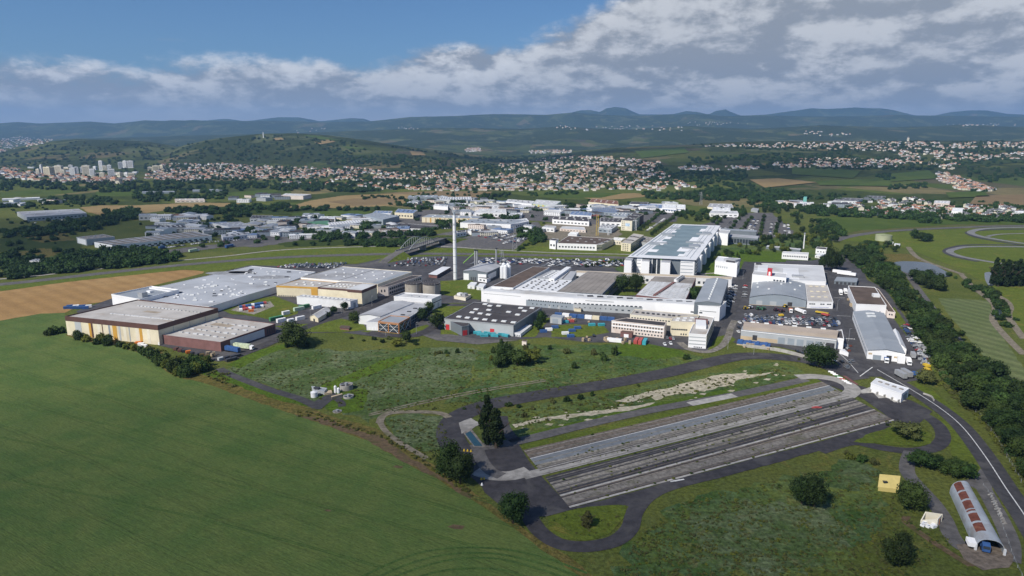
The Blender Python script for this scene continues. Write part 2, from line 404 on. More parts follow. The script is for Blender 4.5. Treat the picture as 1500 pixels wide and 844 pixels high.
TIMB = mat('orange timber', (.45,.20,.075), .2, .5, .7, .25)
TYRE = mat('black rubber', (.02,.02,.02), .2, 2, .9, .1)
BARK = mat('bark', (.08,.06,.045), .3, 2, .95, .1)
P_BLUE = mat('blue paint', (.04,.10,.26), .15, .4, .5, .35)
P_CYAN = mat('turquoise paint', (.05,.32,.38), .15, .4, .5, .35)
P_RED = mat('faded red paint', (.42,.08,.07), .15, .4, .5, .35)
P_GREEN = mat('green paint', (.06,.22,.10), .15, .4, .5, .35)
P_YEL = mat('machine yellow paint', (.60,.42,.04), .15, .4, .5, .35)
P_ORANGE = mat('orange paint', (.55,.16,.03), .15, .4, .5, .35)
P_LIME = mat('lime green paint', (.22,.42,.08), .1, .4, .5, .35)
P_MAROON = mat('maroon paint', (.12,.03,.05), .15, .4, .5, .35)
CARP = [mat('car paint ' + n, c, .03, .1, .3, .5) for n, c in (('white',(.78,.78,.78)),('silver',(.42,.43,.45)),('grey',(.15,.155,.165)),('black',(.02,.02,.024)),('blue',(.035,.07,.19)),('red',(.32,.03,.03)))]
CARN = ['white','silver','dark grey','black','blue','red']
# foliage
def leaf_mat(name, c, tr=.25):
    m, nt, b, pos = newmat(name, .7, .2)
    oi = nt.new('ShaderNodeObjectInfo').outputs['Random']
    f = nt.ramp(nt.noise(pos, .45, 4, .65), .3, .7)
    col = nt.mix(f, c3(c, .72), c3(c, 1.32))
    hs = nt.new('ShaderNodeHueSaturation'); nt.put(hs.inputs['Color'], col)
    nt.put(hs.inputs['Hue'], nt.ramp(oi, 0, 1, .478, .515, False)); nt.put(hs.inputs['Value'], nt.ramp(nt.m('FRACT', nt.m('MULTIPLY', oi, 7.3)), 0, 1, .75, 1.25, False))
    nt.put(b.inputs['Base Color'], hs.outputs[0])
    tl = nt.new('ShaderNodeBsdfTranslucent'); nt.put(tl.inputs[0], hs.outputs[0]); mxl = nt.new('ShaderNodeMixShader'); mxl.inputs[0].default_value = .22
    nt.l.new(b.outputs[0], mxl.inputs[1]); nt.l.new(tl.outputs[0], mxl.inputs[2]); nt.l.new(mxl.outputs[0], m.node_tree.nodes['Material Output'].inputs[0])
    return m
L_DARK = leaf_mat('dark broad leaves', (.027,.050,.011))
L_MID = leaf_mat('green leaves', (.042,.076,.016))
L_LIGHT = leaf_mat('light green leaves', (0.105,0.1256,0.01984))
L_OLIVE = leaf_mat('grey green leaves', (0.08,0.09114,0.02728))
L_CON = leaf_mat('dark poplar leaves', (.019,.036,.009))
# ------------------------------------------------------------------ camera, light, sky
cam = bpy.data.cameras.new('camera'); co = bpy.data.objects.new('camera', cam); COL.objects.link(co)
cam.sensor_width = 36; cam.lens = 24; cam.clip_end = 60000; cam.clip_start = 1
co.location = (0, 0, CAMZ); co.rotation_euler = (math.pi / 2 - TH, 0, 0); S.camera = co
SUN_EL = math.radians(43); SUNV = Vector((-.72, -.69, 0)).normalized()
SUNV = Vector((SUNV.x * math.cos(SUN_EL), SUNV.y * math.cos(SUN_EL), math.sin(SUN_EL)))     # towards the sun
sl = bpy.data.lights.new('sun', 'SUN'); sl.energy = SUN_E = 5.0; sl.angle = math.radians(.53); sl.color = (1, .94, .85)
so = bpy.data.objects.new('sun', sl); COL.objects.link(so); so.rotation_euler = SUNV.to_track_quat('Z', 'Y').to_euler()
w = bpy.data.worlds.new('World'); S.world = w; w.use_nodes = True
nt = NT(w.node_tree); nt.n.clear()
sky = nt.new('ShaderNodeTexSky', sky_type='NISHITA'); sky.sun_disc = False; sky.sun_elevation = SUN_EL
sky.sun_rotation = math.atan2(SUNV.x, SUNV.y); sky.altitude = 400; sky.air_density = 1.1; sky.dust_density = .4; sky.ozone_density = 1.5
gen = nt.new('ShaderNodeTexCoord').outputs['Generated']
sx = nt.new('ShaderNodeSeparateXYZ'); nt.put(sx.inputs[0], gen)
az = nt.m('ARCTAN2', sx.outputs[0], sx.outputs[1]); el = nt.m('ARCSINE', sx.outputs[2])
# cloud bank: its top edge climbs from left to right
top = nt.m('ADD', nt.ramp(az, -.75, -.30, .080, .100), nt.m('ADD', nt.ramp(az, -.30, .02, 0, .030), nt.ramp(az, -.02, .34, 0, .15)))
def cvec(doff=(0, 0)):
    v = nt.new('ShaderNodeCombineXYZ')
    e2 = nt.m('POWER', nt.m('MAXIMUM', nt.m('ADD', el, doff[1]), .0), .8)
    nt.put(v.inputs[0], nt.m('MULTIPLY', nt.m('ADD', az, doff[0]), 8.0)); nt.put(v.inputs[1], nt.m('MULTIPLY', e2, 13.0)); v.inputs[2].default_value = 3.7
    return v.outputs[0]
def dens(doff):
    v = cvec(doff)
    a = nt.m('ADD', nt.m('MULTIPLY', nt.noise(v, .95, 8, .55, .2), .62), nt.m('MULTIPLY', nt.noise(v, 2.7, 10, .62, .15), .38))
    return a
ga = nt.m('DIVIDE', nt.m('ADD', az, .075), .085); ge = nt.m('DIVIDE', nt.m('SUBTRACT', el, .102), .026)
gauss = nt.m('POWER', 2.718, nt.m('MULTIPLY', nt.m('ADD', nt.m('MULTIPLY', ga, ga), nt.m('MULTIPLY', ge, ge)), -1.0))   # one bright heap of cumulus
d0 = dens((0, 0)); d1 = dens((-.016, .016)); d2 = dens((-.05, .035))
cover = nt.ramp(nt.m('SUBTRACT', top, el), -.06, .06, -.40, .34, False)
alpha = nt.ramp(nt.m('ADD', nt.m('ADD', d0, cover), nt.m('MULTIPLY', gauss, .16)), .43, .64)
lit = nt.ramp(nt.m('ADD', nt.m('MULTIPLY', nt.m('SUBTRACT', d0, d1), 3.2), nt.m('MULTIPLY', nt.m('SUBTRACT', d0, d2), 1.3)), -.26, .42)
edge = nt.ramp(nt.m('SUBTRACT', top, el), -.02, .055)                 # the sunlit upper rim of the bank, grey underneath
lit = nt.m('ADD', nt.m('MULTIPLY', lit, nt.ramp(edge, 0, 1, 1.0, .62, False)), nt.m('MULTIPLY', gauss, nt.ramp(d0, .40, .60, -.05, .40)), clamp=True)
cc = nt.mix(lit, (.29,.315,.35), (.80,.81,.82))
haze_h = nt.ramp(el, .004, .065)
cc = nt.mix(haze_h, (.49,.51,.53), cc)
# thin streaks in the blue
v2 = nt.new('ShaderNodeCombineXYZ'); nt.put(v2.inputs[0], nt.m('MULTIPLY', az, 7.0)); nt.put(v2.inputs[1], nt.m('MULTIPLY', el, 60.0))
wisp = nt.m('MULTIPLY', nt.ramp(nt.noise(v2.outputs[0], .9, 7, .6, .3), .60, .74), nt.m('MULTIPLY', nt.ramp(el, .075, .10), nt.ramp(el, .12, .15, 1, 0)))
hi = nt.ramp(el, .35, .9, 1, 0)
a_all = nt.m('MULTIPLY', nt.m('MAXIMUM', alpha, nt.m('MULTIPLY', wisp, .35)), hi)
skm = nt.new('ShaderNodeVectorMath', operation='MULTIPLY'); nt.put(skm.inputs[0], sky.outputs[0]); skm.inputs[1].default_value = (.56,.80,1.12); skyc = skm.outputs[0]      # clean polarised blue
bg1 = nt.new('ShaderNodeBackground'); nt.put(bg1.inputs[0], skyc); bg1.inputs[1].default_value = SKY_S = .07
bg2 = nt.new('ShaderNodeBackground'); nt.put(bg2.inputs[0], cc); bg2.inputs[1].default_value = CLOUD_S = 1.0
mx = nt.new('ShaderNodeMixShader'); nt.put(mx.inputs[0], a_all); nt.l.new(bg1.outputs[0], mx.inputs[1]); nt.l.new(bg2.outputs[0], mx.inputs[2])
out = nt.new('ShaderNodeOutputWorld'); nt.l.new(mx.outputs[0], out.inputs[0])
vs = S.view_settings; vs.view_transform = 'Standard'; vs.look = 'None'; vs.exposure = .14; vs.gamma = 1; vs.use_curve_mapping = False
S.cycles.use_denoising = True; S.cycles.max_bounces = 4; S.cycles.diffuse_bounces = 2; S.cycles.glossy_bounces = 2; S.cycles.transparent_max_bounces = 12
S.cycles.volume_bounces = 0; S.cycles.sample_clamp_indirect = 4
# haze over the whole plain
hb = MB(); hb.prism([(-26000,-1500),(26000,-1500),(26000,24000),(-26000,24000)], -3, 1050, bottom=True)
hm = bpy.data.materials.new('haze'); hm.use_nodes = True; h = NT(hm.node_tree); h.n.clear()
pv = h.new('ShaderNodeVolumePrincipled'); pv.inputs['Color'].default_value = (.29,.56,1.0,1); pv.inputs['Density'].default_value = 5.6e-5; pv.inputs['Anisotropy'].default_value = .1
ho = h.new('ShaderNodeOutputMaterial'); h.l.new(pv.outputs[0], ho.inputs['Volume'])
tag(hb.build('haze', hm), kind='stuff')
# unseen clouds overhead, added to throw shade over the fields, plain and hills
def shade_cloud(name, gx, gy, rx, ry, alt, seed, tr=.55, rot=0.0):
    k = alt / SUNV.z; c = Vector((gx + SUNV.x * k, gy + SUNV.y * k, alt))
    import bmesh
    bm = bmesh.new(); bmesh.ops.create_icosphere(bm, subdivisions=5, radius=1)
    V = np.array([v.co[:] for v in bm.verts])
    n = 1 + .9 * fbm(V[:,0]*2.2 + seed, V[:,1]*2.2 + V[:,2]*1.7, 5)
    ca, sa = math.cos(rot), math.sin(rot)
    for v, q in zip(bm.verts, n):
        x, y = v.co.x * rx * q, v.co.y * ry * q
        v.co = Vector((x*ca - y*sa, x*sa + y*ca, (v.co.z * 130 * q) if v.co.z > 0 else v.co.z * 45))
    me = bpy.data.meshes.new(name); bm.to_mesh(me); bm.free()
    m = bpy.data.materials.new('cloud vapour'); m.use_nodes = True; q = NT(m.node_tree); q.n.clear()
    o_ = q.new('ShaderNodeOutputMaterial'); t = q.new('ShaderNodeBsdfTransparent'); d = q.new('ShaderNodeBsdfTranslucent'); d.inputs[0].default_value = (.9,.9,.9,1)
    tc = q.new('ShaderNodeTexCoord').outputs['Object']
    gl = q.new('ShaderNodeVectorMath', operation='LENGTH'); q.put(gl.inputs[0], q.vmap(tc, (1/rx, 1/ry, 0)))
    if rot: q.n[-1]
    a = q.ramp(q.m('ADD', gl.outputs['Value'], q.m('MULTIPLY', q.m('SUBTRACT', q.noise(tc, .0035, 6, .6), .5), 1.1)), .45, 1.0, tr, 1.0)
    mxs = q.new('ShaderNodeMixShader'); q.put(mxs.inputs[0], a); q.l.new(d.outputs[0], mxs.inputs[1]); q.l.new(t.outputs[0], mxs.inputs[2]); q.l.new(mxs.outputs[0], o_.inputs[0])
    me.materials.append(m); o = link(name, me, c); tag(o, kind='stuff'); return o
shade_cloud('shade_cloud', -140, 150, 560, 215, 1500, 1.0, .77)
shade_cloud('shade_cloud', -680, 1000, 460, 320, 1500, 5.0, .66)
shade_cloud('shade_cloud', 300, 3900, 1300, 330, 1900, 14.0, .62)
shade_cloud('shade_cloud', 900, 2500, 700, 500, 1700, 9.0, .68)
# ------------------------------------------------------------------ ground sheet
srow = np.concatenate([np.linspace(-1200, 0, 5), np.linspace(150, 1350, 9), np.arange(1450, 5200, 32.0), np.geomspace(5200, 21500, 190)])
scol = np.linspace(-1.25, 1.25, 620)
YY, SS = np.meshgrid(srow, scol, indexing='ij')
XX = SS * (YY + 1300.0)
ZZ = terrain(XX, YY)
Vg = np.stack([XX, YY, ZZ], -1).reshape(-1, 3)
nr_, nc_ = YY.shape
ii = np.arange(nr_ * nc_).reshape(nr_, nc_)
Fg = np.stack([ii[:-1,:-1], ii[:-1,1:], ii[1:,1:], ii[1:,:-1]], -1).reshape(-1, 4)
def ground_mat():
    m, nt, b, pos = newmat('countryside', .95, .08)
    # near: meadow; farther: a patchwork of fields and woods
    n1 = nt.ramp(nt.noise(pos, .018, 5, .6, .5), .35, .65); n2 = nt.ramp(nt.noise(pos, .12, 5, .65), .35, .66); n3 = nt.ramp(nt.noise(pos, .6, 5, .7), .3, .72)
    g = nt.mix(n1, (0.075,0.09672,0.0186), (0.112,0.1256,0.02728)); g = nt.mix(nt.m('MULTIPLY', n2, .55), g, (0.096,0.1163,0.03472))
    dry = nt.ramp(nt.noise(pos, .045, 6, .7, 1.2), .54, .70); g = nt.mix(nt.m('MULTIPLY', dry, .6), g, (0.175,0.1442,0.03844))
    vo = nt.new('ShaderNodeTexVoronoi'); nt.put(vo.inputs['Vector'], nt.vmap(pos, (1, .62, 0), .35)); vo.inputs['Scale'].default_value = .0052; vo.inputs['Randomness'].default_value = .8
    sc = nt.new('ShaderNodeSeparateColor'); nt.put(sc.inputs[0], vo.outputs['Color'])
    r1 = sc.outputs[0]; r2 = sc.outputs[1]
    fld = nt.mix(r1, (0.075,0.107,0.02108), (0.125,0.1395,0.031))
    fld = nt.mix(nt.ramp(r2, .78, .80), fld, (.20,.165,.075)); fld = nt.mix(nt.ramp(r2, .92, .94), fld, (.11,.095,.05))
    fld = nt.mix(nt.m('MULTIPLY', n1, .35), fld, (.04,.06,.018))
    wd = nt.mix(nt.ramp(nt.noise(pos, .055, 5, .75), .3, .7), (0.026,0.04092,0.00992), (0.07,0.08928,0.01984))
    sxp = nt.new('ShaderNodeSeparateXYZ'); nt.put(sxp.inputs[0], pos)
    zz = sxp.outputs[2]
    wn = nt.m('ADD', nt.noise(pos, .0019, 7, .62, .5), nt.ramp(zz, 15, 120, 0, .10))
    wmask = nt.ramp(wn, .505, .545)
    far = nt.mix(wmask, fld, wd)
    # lighter patches on the hills: open ground, and sunlit patches put into the colour
    op = nt.ramp(nt.noise(pos, .0032, 7, .65, .8), .54, .62)
    far = nt.mix(nt.m('MULTIPLY', op, nt.ramp(zz, 20, 60, 0, .7)), far, (.15,.17,.07))
    far = nt.mix(nt.ramp(sxp.outputs[1], 6200, 8500, 0, .2), far, wd)
    c = nt.mix(nt.ramp(sxp.outputs[1], 1250, 1500), g, far)
    hs = nt.new('ShaderNodeHueSaturation'); nt.put(hs.inputs['Color'], c); nt.put(hs.inputs['Value'], nt.ramp(n3, 0, 1, .62, 1.38, False))
    nt.put(b.inputs['Base Color'], hs.outputs[0])
    bn = nt.new('ShaderNodeBump'); bn.inputs['Distance'].default_value = 1.0
    hgt = nt.m('ADD', nt.m('MULTIPLY', nt.noise(pos, 1.0, 5, .7), .5), nt.m('MULTIPLY', nt.m('MULTIPLY', nt.noise(pos, .05, 5, .75), nt.ramp(sxp.outputs[1], 1500, 3000, .0, 1.0)), 22.0))
    nt.put(bn.inputs['Height'], hgt); nt.put(b.inputs['Normal'], bn.outputs[0])
    return m
gme = npmesh('ground', Vg, Fg, [ground_mat()], smooth=True)
tag(link('ground', gme), kind='structure')
# ------------------------------------------------------------------ fields and grass
poly('crop_field', [(-700,700),(-420,520),(-200,474),(0,470),(60,459.5),(95,458.5),(98,490),(125,499),(160,503),(205,517),(232,531),(246,545),(265,553),(300,561),(345,577),(390,593),(430,606),(490,627),(540,645),(580,670),(640,700),(700,737),(760,778),(810,816),(855,848),(980,980),(-100,1200),(-900,1000)], G_CROP, 2, jag=.5)
poly('wheat_field', [(-420,520),(-500,455),(-200,439),(0,427),(100,413),(200,402),(270,395.5),(300,397),(296,401),(170,432),(163,441),(118,447),(95,458.5),(60,459.5),(0,470),(-200,474)], G_WHEAT, 2, jag=.5)
for k_, pts in enumerate(([(540,852),(600,826),(660,812),(730,812),(800,828),(850,846)], [(560,852),(620,830),(670,819),(730,819),(790,834),(830,848)], [(520,850),(590,818),(650,804),(730,804),(800,818),(860,840)], [(585,855),(640,838),(690,833),(740,836),(780,850)])): strip('crop_tramline', pts, 1.1, G_TRAM, 3.5 if k_ < 3 else 3.5)
for p0, p1 in (((0,588),(760,772)),((0,640),(700,800)),((0,545),(720,735)),((60,515),(640,700)),((0,700),(560,830))):
    for dd in (0, 3.2): strip('crop_tramline', [(p0[0]+(p1[0]-p0[0])*t, p0[1]+(p1[1]-p0[1])*t - 9*math.sin(math.pi*t) + dd*(.5+t*.4)) for t in (0,.25,.5,.75,1)], .45, G_TRAM, 3.5)
for x_, y_, w_ in ((583,684,8),(668,772,13),(480,748,5)): poly('bare_patch', [(x_-w_,y_),(x_-w_*.3,y_-w_*.28),(x_+w_,y_-w_*.1),(x_+w_*.7,y_+w_*.3),(x_-w_*.2,y_+w_*.25)], EARTH, 4, jag=.4)
poly('field_verge', [(95,491),(125,500),(160,504),(205,518),(232,532),(246,546),(265,554),(300,562),(345,578),(430,607),(490,628),(540,646),(580,671),(640,701),(700,738),(760,779),(855,849),(990,990),(1030,980),(880,850),(800,795),(745,758),(690,718),(650,692),(600,660),(575,640),(545,626),(490,611),(460,600),(400,582),(350,566),(320,552),(290,548),(262,535),(236,515),(215,503),(120,482)], G_DRY, 3, jag=.8)
poly('earth_bank', [(430,606.5),(490,627.5),(540,645.5),(580,670.5),(640,700.5),(690,731),(690,724),(640,694),(590,663),(560,641),(520,628),(470,613)], EARTH, 4, jag=1.0)
poly('weedy_meadow', [(320,545),(390,516),(440,508),(520,515),(590,512),(650,508),(700,512),(690,560),(640,585),(590,598),(560,606),(540,620),(500,603),(465,595),(400,568)], G_PALE, 3, jag=2.5)
poly('weedy_meadow', [(700,515),(760,505),(900,505),(1000,520),(1040,522),(980,540),(880,558),(760,578),(700,590),(650,592),(690,560)], G_MEADOW, 3, jag=2.5)
poly('lush_grass', [(290,546),(330,541),(372,564),(420,580),(462,598),(400,584),(340,562)], G_FRESH, 4, jag=1)
poly('lush_grass', [(470,565),(560,528),(600,520),(606,523),(560,542),(500,566),(540,572),(533,600),(505,606),(478,600),(470,585)], G_FRESH, 5, jag=1)
poly('lush_grass', [(330,535),(372,515),(430,500),(432,506),(395,518),(350,540)], G_FRESH, 4, jag=1)
poly('lush_grass', [(905,500),(960,500),(1010,520),(960,528),(905,520)], G_FRESH, 4, jag=2)
poly('weedy_meadow', [(556,614),(600,606),(650,610),(655,630),(650,655),(620,662),(585,648)], G_PALE, 4, jag=2)
poly('dry_meadow', [(1000,735),(1200,690),(1280,680),(1290,760),(1230,844),(900,844),(940,780)], G_MEADOW, 3, jag=4)
poly('weedy_meadow', [(1010,760),(1080,735),(1200,730),(1240,770),(1210,830),(1100,844),(1000,820)], G_PALE, 4, jag=6)
poly('weedy_meadow', [(1200,690),(1250,668),(1290,690),(1260,720),(1205,712)], G_PALE, 4, jag=3)
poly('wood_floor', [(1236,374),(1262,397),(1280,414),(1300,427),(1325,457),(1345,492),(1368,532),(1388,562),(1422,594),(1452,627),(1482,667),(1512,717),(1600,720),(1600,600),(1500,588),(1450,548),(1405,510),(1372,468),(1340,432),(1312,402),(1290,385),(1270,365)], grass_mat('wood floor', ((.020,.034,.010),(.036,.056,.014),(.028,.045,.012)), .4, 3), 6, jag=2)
poly('roadside_grass', [(1385,630),(1360,580),(1335,575),(1400,625),(1440,680),(1462,720),(1445,715),(1420,690),(1395,668)], G_LAWN, 3, jag=.6)
poly('roadside_grass', [(1340,560),(1370,575),(1420,620),(1460,675),(1500,725),(1540,790),(1500,745),(1440,655),(1395,605),(1345,572)], G_LAWN, 3, jag=.6)
poly('striped_field', [(1374,437),(1410,438),(1449,441),(1452,455),(1470,495),(1500,540),(1560,610),(1520,600),(1460,545),(1418,495),(1390,462)], G_STRIPE, 3, jag=.5)
poly('far_meadow', [(1450,425),(1500,423),(1700,420),(1800,600),(1560,560),(1500,500),(1478,465)], G_LAWN, 3, jag=1)
# test circuit greens
poly('circuit_grass', [(1215,352),(1260,344),(1340,338),(1500,334),(1800,334),(1900,420),(1520,424),(1460,424),(1400,392),(1350,372),(1300,356)], G_LAWN, 3, jag=1)
poly('dry_grass', [(1200,325),(1260,318),(1400,326),(1600,324),(1600,333),(1400,331),(1300,337),(1225,345)], grass_mat('straw grass', ((.09,.095,.03),(.115,.11,.04),(.075,.085,.025)), .2, 1), 3, jag=1)
poly('dry_grass', [(1284,372),(1330,372),(1370,388),(1330,384),(1300,388),(1288,384)], G_DRY, 4, jag=1)
# ------------------------------------------------------------------ long test straight behind the works
poly('grass_verge', [(-500,445),(0,418),(170,399),(300,382),(420,366),(580,360),(760,360),(930,368),(1000,372),(1000,386),(900,386),(760,384),(700,384),(600,380),(520,386),(400,390),(365,392),(300,398),(270,395),(100,413),(0,427),(-500,458)], G_LAWN, 3, jag=1)
strip('test_track', [(-420,446),(-200,433),(0,417),(120,404),(240,391),(330,383),(420,377),(520,373.5),(600,372),(700,372.5),(800,374.5),(900,377.5),(1000,382)], 15, A_OLD, 6)
strip('service_road', [(-420,433),(-200,420),(0,409),(120,397),(240,384),(330,375.5),(420,366),(560,361),(640,361),(720,366),(800,370),(900,372.5),(1000,375)], 5, CONC, 6)
strip('embankment_road', [(430,392),(520,390),(556,384),(585,376),(600,370),(622,361),(650,355),(664,351),(690,349),(706,348)], 11, A_OLD, 9)
poly('car_park', [(500,393),(560,378.5),(650,375),(750,377),(930,385),(925,391),(810,391),(740,388),(660,392),(606,398),(540,397)], A_YARD, 5)
poly('car_park', [(634,363),(690,345),(722,341),(790,345),(770,352),(754,366),(690,364)], A_OLD, 5)
# ------------------------------------------------------------------ paved works site
poly('works_yard', [(112,456),(165,437),(365,389),(430,390),(560,386),(610,390),(640,392),(700,388),(810,389),(900,392),(960,402),(1010,398),(1060,405),(1085,404),(1098,382),(1190,382),(1232,372),(1262,388),(1270,410),(1296,423),(1330,470),(1362,530),(1352,556),(1315,562),(1292,552),(1262,552),(1238,545),(1215,520),(1190,520),(1140,508),(1085,506),(1070,500),(1046,512),(1030,516),(980,510),(940,502),(860,502),(800,494),(757,498),(700,497),(640,492),(606,490),(560,495),(500,487),(430,489),(380,512),(345,527),(318,530),(290,520),(240,508),(160,488),(120,470)], A_YARD, 4)
poly('lawn', [(400,478),(440,475),(470,474),(500,467),(532,473),(537,484),(500,487),(440,487)], G_LAWN, 7, jag=.5)
poly('lawn', [(528,486),(560,489),(600,490),(632,480),(625,476),(600,483),(584,489),(540,484)], G_LAWN, 7, jag=.5)
poly('lawn', [(318,452),(360,441),(402,434),(436,447),(436,460),(405,470),(360,462),(340,461)], G_LAWN, 7, jag=.5)
poly('lawn', [(645,412),(690,410),(706,420),(704,440),(646,432)], G_LAWN, 7, jag=.5)
poly('lawn', [(632,448),(665,444),(700,445),(650,466),(634,464)], G_LAWN, 7, jag=.5)
poly('lawn', [(808,478),(840,475),(885,478),(893,487),(860,494),(808,494)], G_LAWN, 7, jag=.5)
poly('lawn', [(764,494),(794,466),(806,466),(784,494)], G_LAWN, 7, jag=.5)
poly('lawn', [(880,434),(912,407),(958,409),(930,433)], G_LAWN, 7, jag=.4)
poly('lawn', [(1000,441),(1020,410),(1032,412),(1016,443)], G_LAWN, 7, jag=.4)
poly('lawn', [(650,470),(660,480),(676,495),(645,490)], G_LAWN, 7, jag=.4)
poly('lawn', [(1050,494),(1068,490),(1078,498),(1055,513),(1036,514)], G_LAWN, 7, jag=.4)
poly('lawn', [(1245,455),(1252,470),(1268,512),(1272,532),(1262,520),(1250,490)], G_LAWN, 7, jag=.3)
poly('lawn', [(1310,450),(1330,478),(1362,530),(1372,545),(1362,548),(1330,495),(1300,455)], G_LAWN, 7, jag=.4)
poly('lawn', [(915,386),(960,388),(912,400),(900,395)], G_MEADOW, 7, jag=.4)
poly('lawn', [(1010,396),(1060,368),(1100,366),(1160,372),(1150,384),(1090,384),(1080,404),(1040,405)], G_FRESH, 7, jag=.5)
poly('garden_grass', [(1000,376),(1060,345),(1120,350),(1200,345),(1215,372),(1190,382),(1098,382),(1060,372),(1010,396)], G_MEADOW, 6, jag=1)
poly('concrete_apron', [(338,455),(352,447),(396,442),(402,449),(372,461)], GRAVL, 8)
for k_ in range(60):
    x_, y_ = R.uniform(760,1150), 0; y_ = 634 - (x_-760)*.232 + R.uniform(-16,14); w_ = R.uniform(1.5,7); poly('bare_soil', [(x_-w_,y_),(x_-w_*.2,y_-w_*.3),(x_+w_,y_-w_*.25),(x_+w_*.5,y_+w_*.22)], CHALK, 7, jag=.5)
strip('concrete_path', [(996,502),(1010,512),(1035,516),(1056,508),(1066,495),(1070,482),(1076,470)], 5, GRAV, 8)
strip('concrete_path', [(1026,402),(1060,400),(1084,405)], 4, CONC, 8)
poly('gravel_yard', [(617,491),(660,490),(700,497),(760,499),(700,505),(640,499)], A_OLD, 8)
# works streets
strip('works_street', [(330,528),(385,507),(430,487),(470,472),(520,457),(565,441),(610,421),(632,408)], 9, A_DARK, 8)
strip('works_street', [(1214,392),(1224,420),(1236,450),(1247,480),(1256,508),(1266,530),(1285,545)], 10, A_ROAD, 8)
strip('works_street', [(1098,384),(1084,420),(1070,450),(1060,482)], 12, A_ROAD, 8)
strip('works_street', [(655,447),(720,448),(800,457),(880,461),(960,478)], 9, A_ROAD, 8)
strip('works_street', [(540,487),(580,492),(615,490),(650,470),(700,446),(716,436)], 8, A_DARK, 8)
# ------------------------------------------------------------------ main road on the right
MR = [(1256,512),(1268,530),(1290,545),(1333,570.5),(1376,598),(1410,627),(1443,670),(1473,716),(1508,768),(1560,860),(1620,980)]
strip('main_road', MR, 9.5, A_ROAD, 9)
strip('road_edge_line', [(1285,542),(1333,570.2),(1376,597.7),(1410,626.4),(1443,669),(1473,715),(1508,767),(1560,858),(1620,978)], .42, PAINT, 13)
strip('stop_line', [(1259.5,552),(1278,538.5)], .55, PAINT, 13, smooth=False)
strip('painted_line', [(1228,517),(1242,530),(1257,547)], .35, PAINT, 13)
for (a, b) in (((1187,400),(1212,400)), ((1222,437),(1238,437)), ((1226,463),(1246,464))):
    strip('painted_line', [a, b], .5, PAINT, 13, smooth=False)
for k in range(7): strip('crossing_bar', [(1237.5+2.2*k, 496.6+.12*k), (1238.8+2.2*k, 496.7+.12*k)], 2.2, PAINT, 13, smooth=False)
# ------------------------------------------------------------------ proving ground
poly('test_pad', [(690,662),(712,652),(757,647),(775,676),(795,700),(838,746),(786,757),(760,735),(738,745),(710,722),(694,690)], A_DARK, 6)
poly('test_pad', [(1180,548),(1230,560),(1262,566),(1285,573),(1335,587),(1366,603),(1345,622),(1310,618),(1290,603),(1262,583),(1205,561)], A_DARK, 6)
strip('loop_road', [(1262,556),(1225,541),(1180,528),(1130,522.5),(1090,522),(1050,528.5),(980,545.5),(900,561),(800,577.5),(740,588),(700,598),(672,611),(660,628),(663,648),(680,667),(705,688),(735,715)], 13.5, A_DARK, 7)
strip('loop_road', [(752,722),(770,748),(790,778),(820,797),(860,801),(900,793),(922,775),(930,750),(950,727),(985,711),(1060,692),(1163,664),(1246,641),(1312,620)], 6.5, A_DARK, 7)
poly('loop_road_fillet', [(786,757),(838,744),(930,724),(1000,710),(985,713),(950,727),(930,748),(918,741),(905,740),(860,741),(800,757)], A_DARK, 8)
poly('loop_road_side', [(834.5,745.5),(1311,617.5),(1314,624),(1246,648),(1163,671),(1060,699),(985,716),(930,733),(880,742)], A_DARK, 8, jag=.4)
strip('loop_road', [(1200,661),(1246,648),(1290,656),(1333,661),(1366,657),(1381,644),(1377,627),(1360,612),(1335,600)], 6.5, A_DARK, 7)
poly('grass_island', [(802,757),(860,743),(905,740),(917,741),(913,760),(895,781),(860,793),(825,790),(803,776)], G_LAWN, 10, jag=.5)
poly('grass_island', [(1250,648),(1275,635),(1320,622),(1345,625),(1366,637),(1364,650),(1345,655),(1300,652)], G_LAWN, 10, jag=.5)
poly('grass_bank', [(735,604),(800,590),(900,574),(1000,555),(1080,540),(1140,530),(1168,538),(1180,548),(1080,575),(1000,592),(900,613),(800,636),(757,646),(735,640)], G_MEADOW, 5, jag=1.2)
poly('grass_bank', [(757,641),(800,628),(900,604),(1000,583),(1080,568),(1080,575),(1000,592),(900,613),(800,636),(760,646)], G_FRESH, 6, jag=.8)
for pg in ([(945,575),(975,570),(1010,560),(1060,548),(1095,546),(1075,562),(1040,572),(990,578),(960,587)], [(900,588),(925,580),(960,572),(955,580),(920,590)], [(750,622),(800,611),(850,606),(900,598),(960,590),(940,597),(890,606),(840,612),(790,618),(755,627)], [(1070,552),(1110,548),(1140,543),(1120,550),(1085,556)]):
    poly('bare_soil', pg, CHALK, 7, jag=1.3)
def Lp(t): return (757 + 78*t, 648 + 97*t)
def Rp(t): return (1205 + 107*t, 560 + 57*t)
def lane(name, l0, l1, r0, r1, m, lv, ext=0.0):
    a, b, c, d = Lp(l0), Lp(l1), Rp(r1), Rp(r0)
    if ext: a = (a[0] - ext, a[1] + ext*.12); b = (b[0] - ext, b[1] + ext*.12)
    poly(name, [a, b, c, d], m, lv)
strip('service_lane', [(690,657),(757,647),(860,622),(960,600),(1080,578),(1180,556)], 7, A_OLD, 8)
strip('concrete_lane', [(1010,592.5),(1076,579.5)], 5.5, CONCL, 10, smooth=False)
lane('grass_strip', .045, .125, -.08, -.01, G_LAWN, 8)
lane('gravel_lane', .12, .25, -.01, .09, GRAVB, 8)
lane('basalt_lane', .25, .35, .09, .20, BLUEST, 9)
lane('gravel_lane', .35, .44, .20, .32, GRAVL, 8)
lane('asphalt_lane', .53, .62, .40, .47, A_DARK, 8)
lane('concrete_lane', .435, .53, .315, .405, CONC, 9, ext=28)
lane('gravel_lane', .62, .745, .47, .60, GRAV, 8)
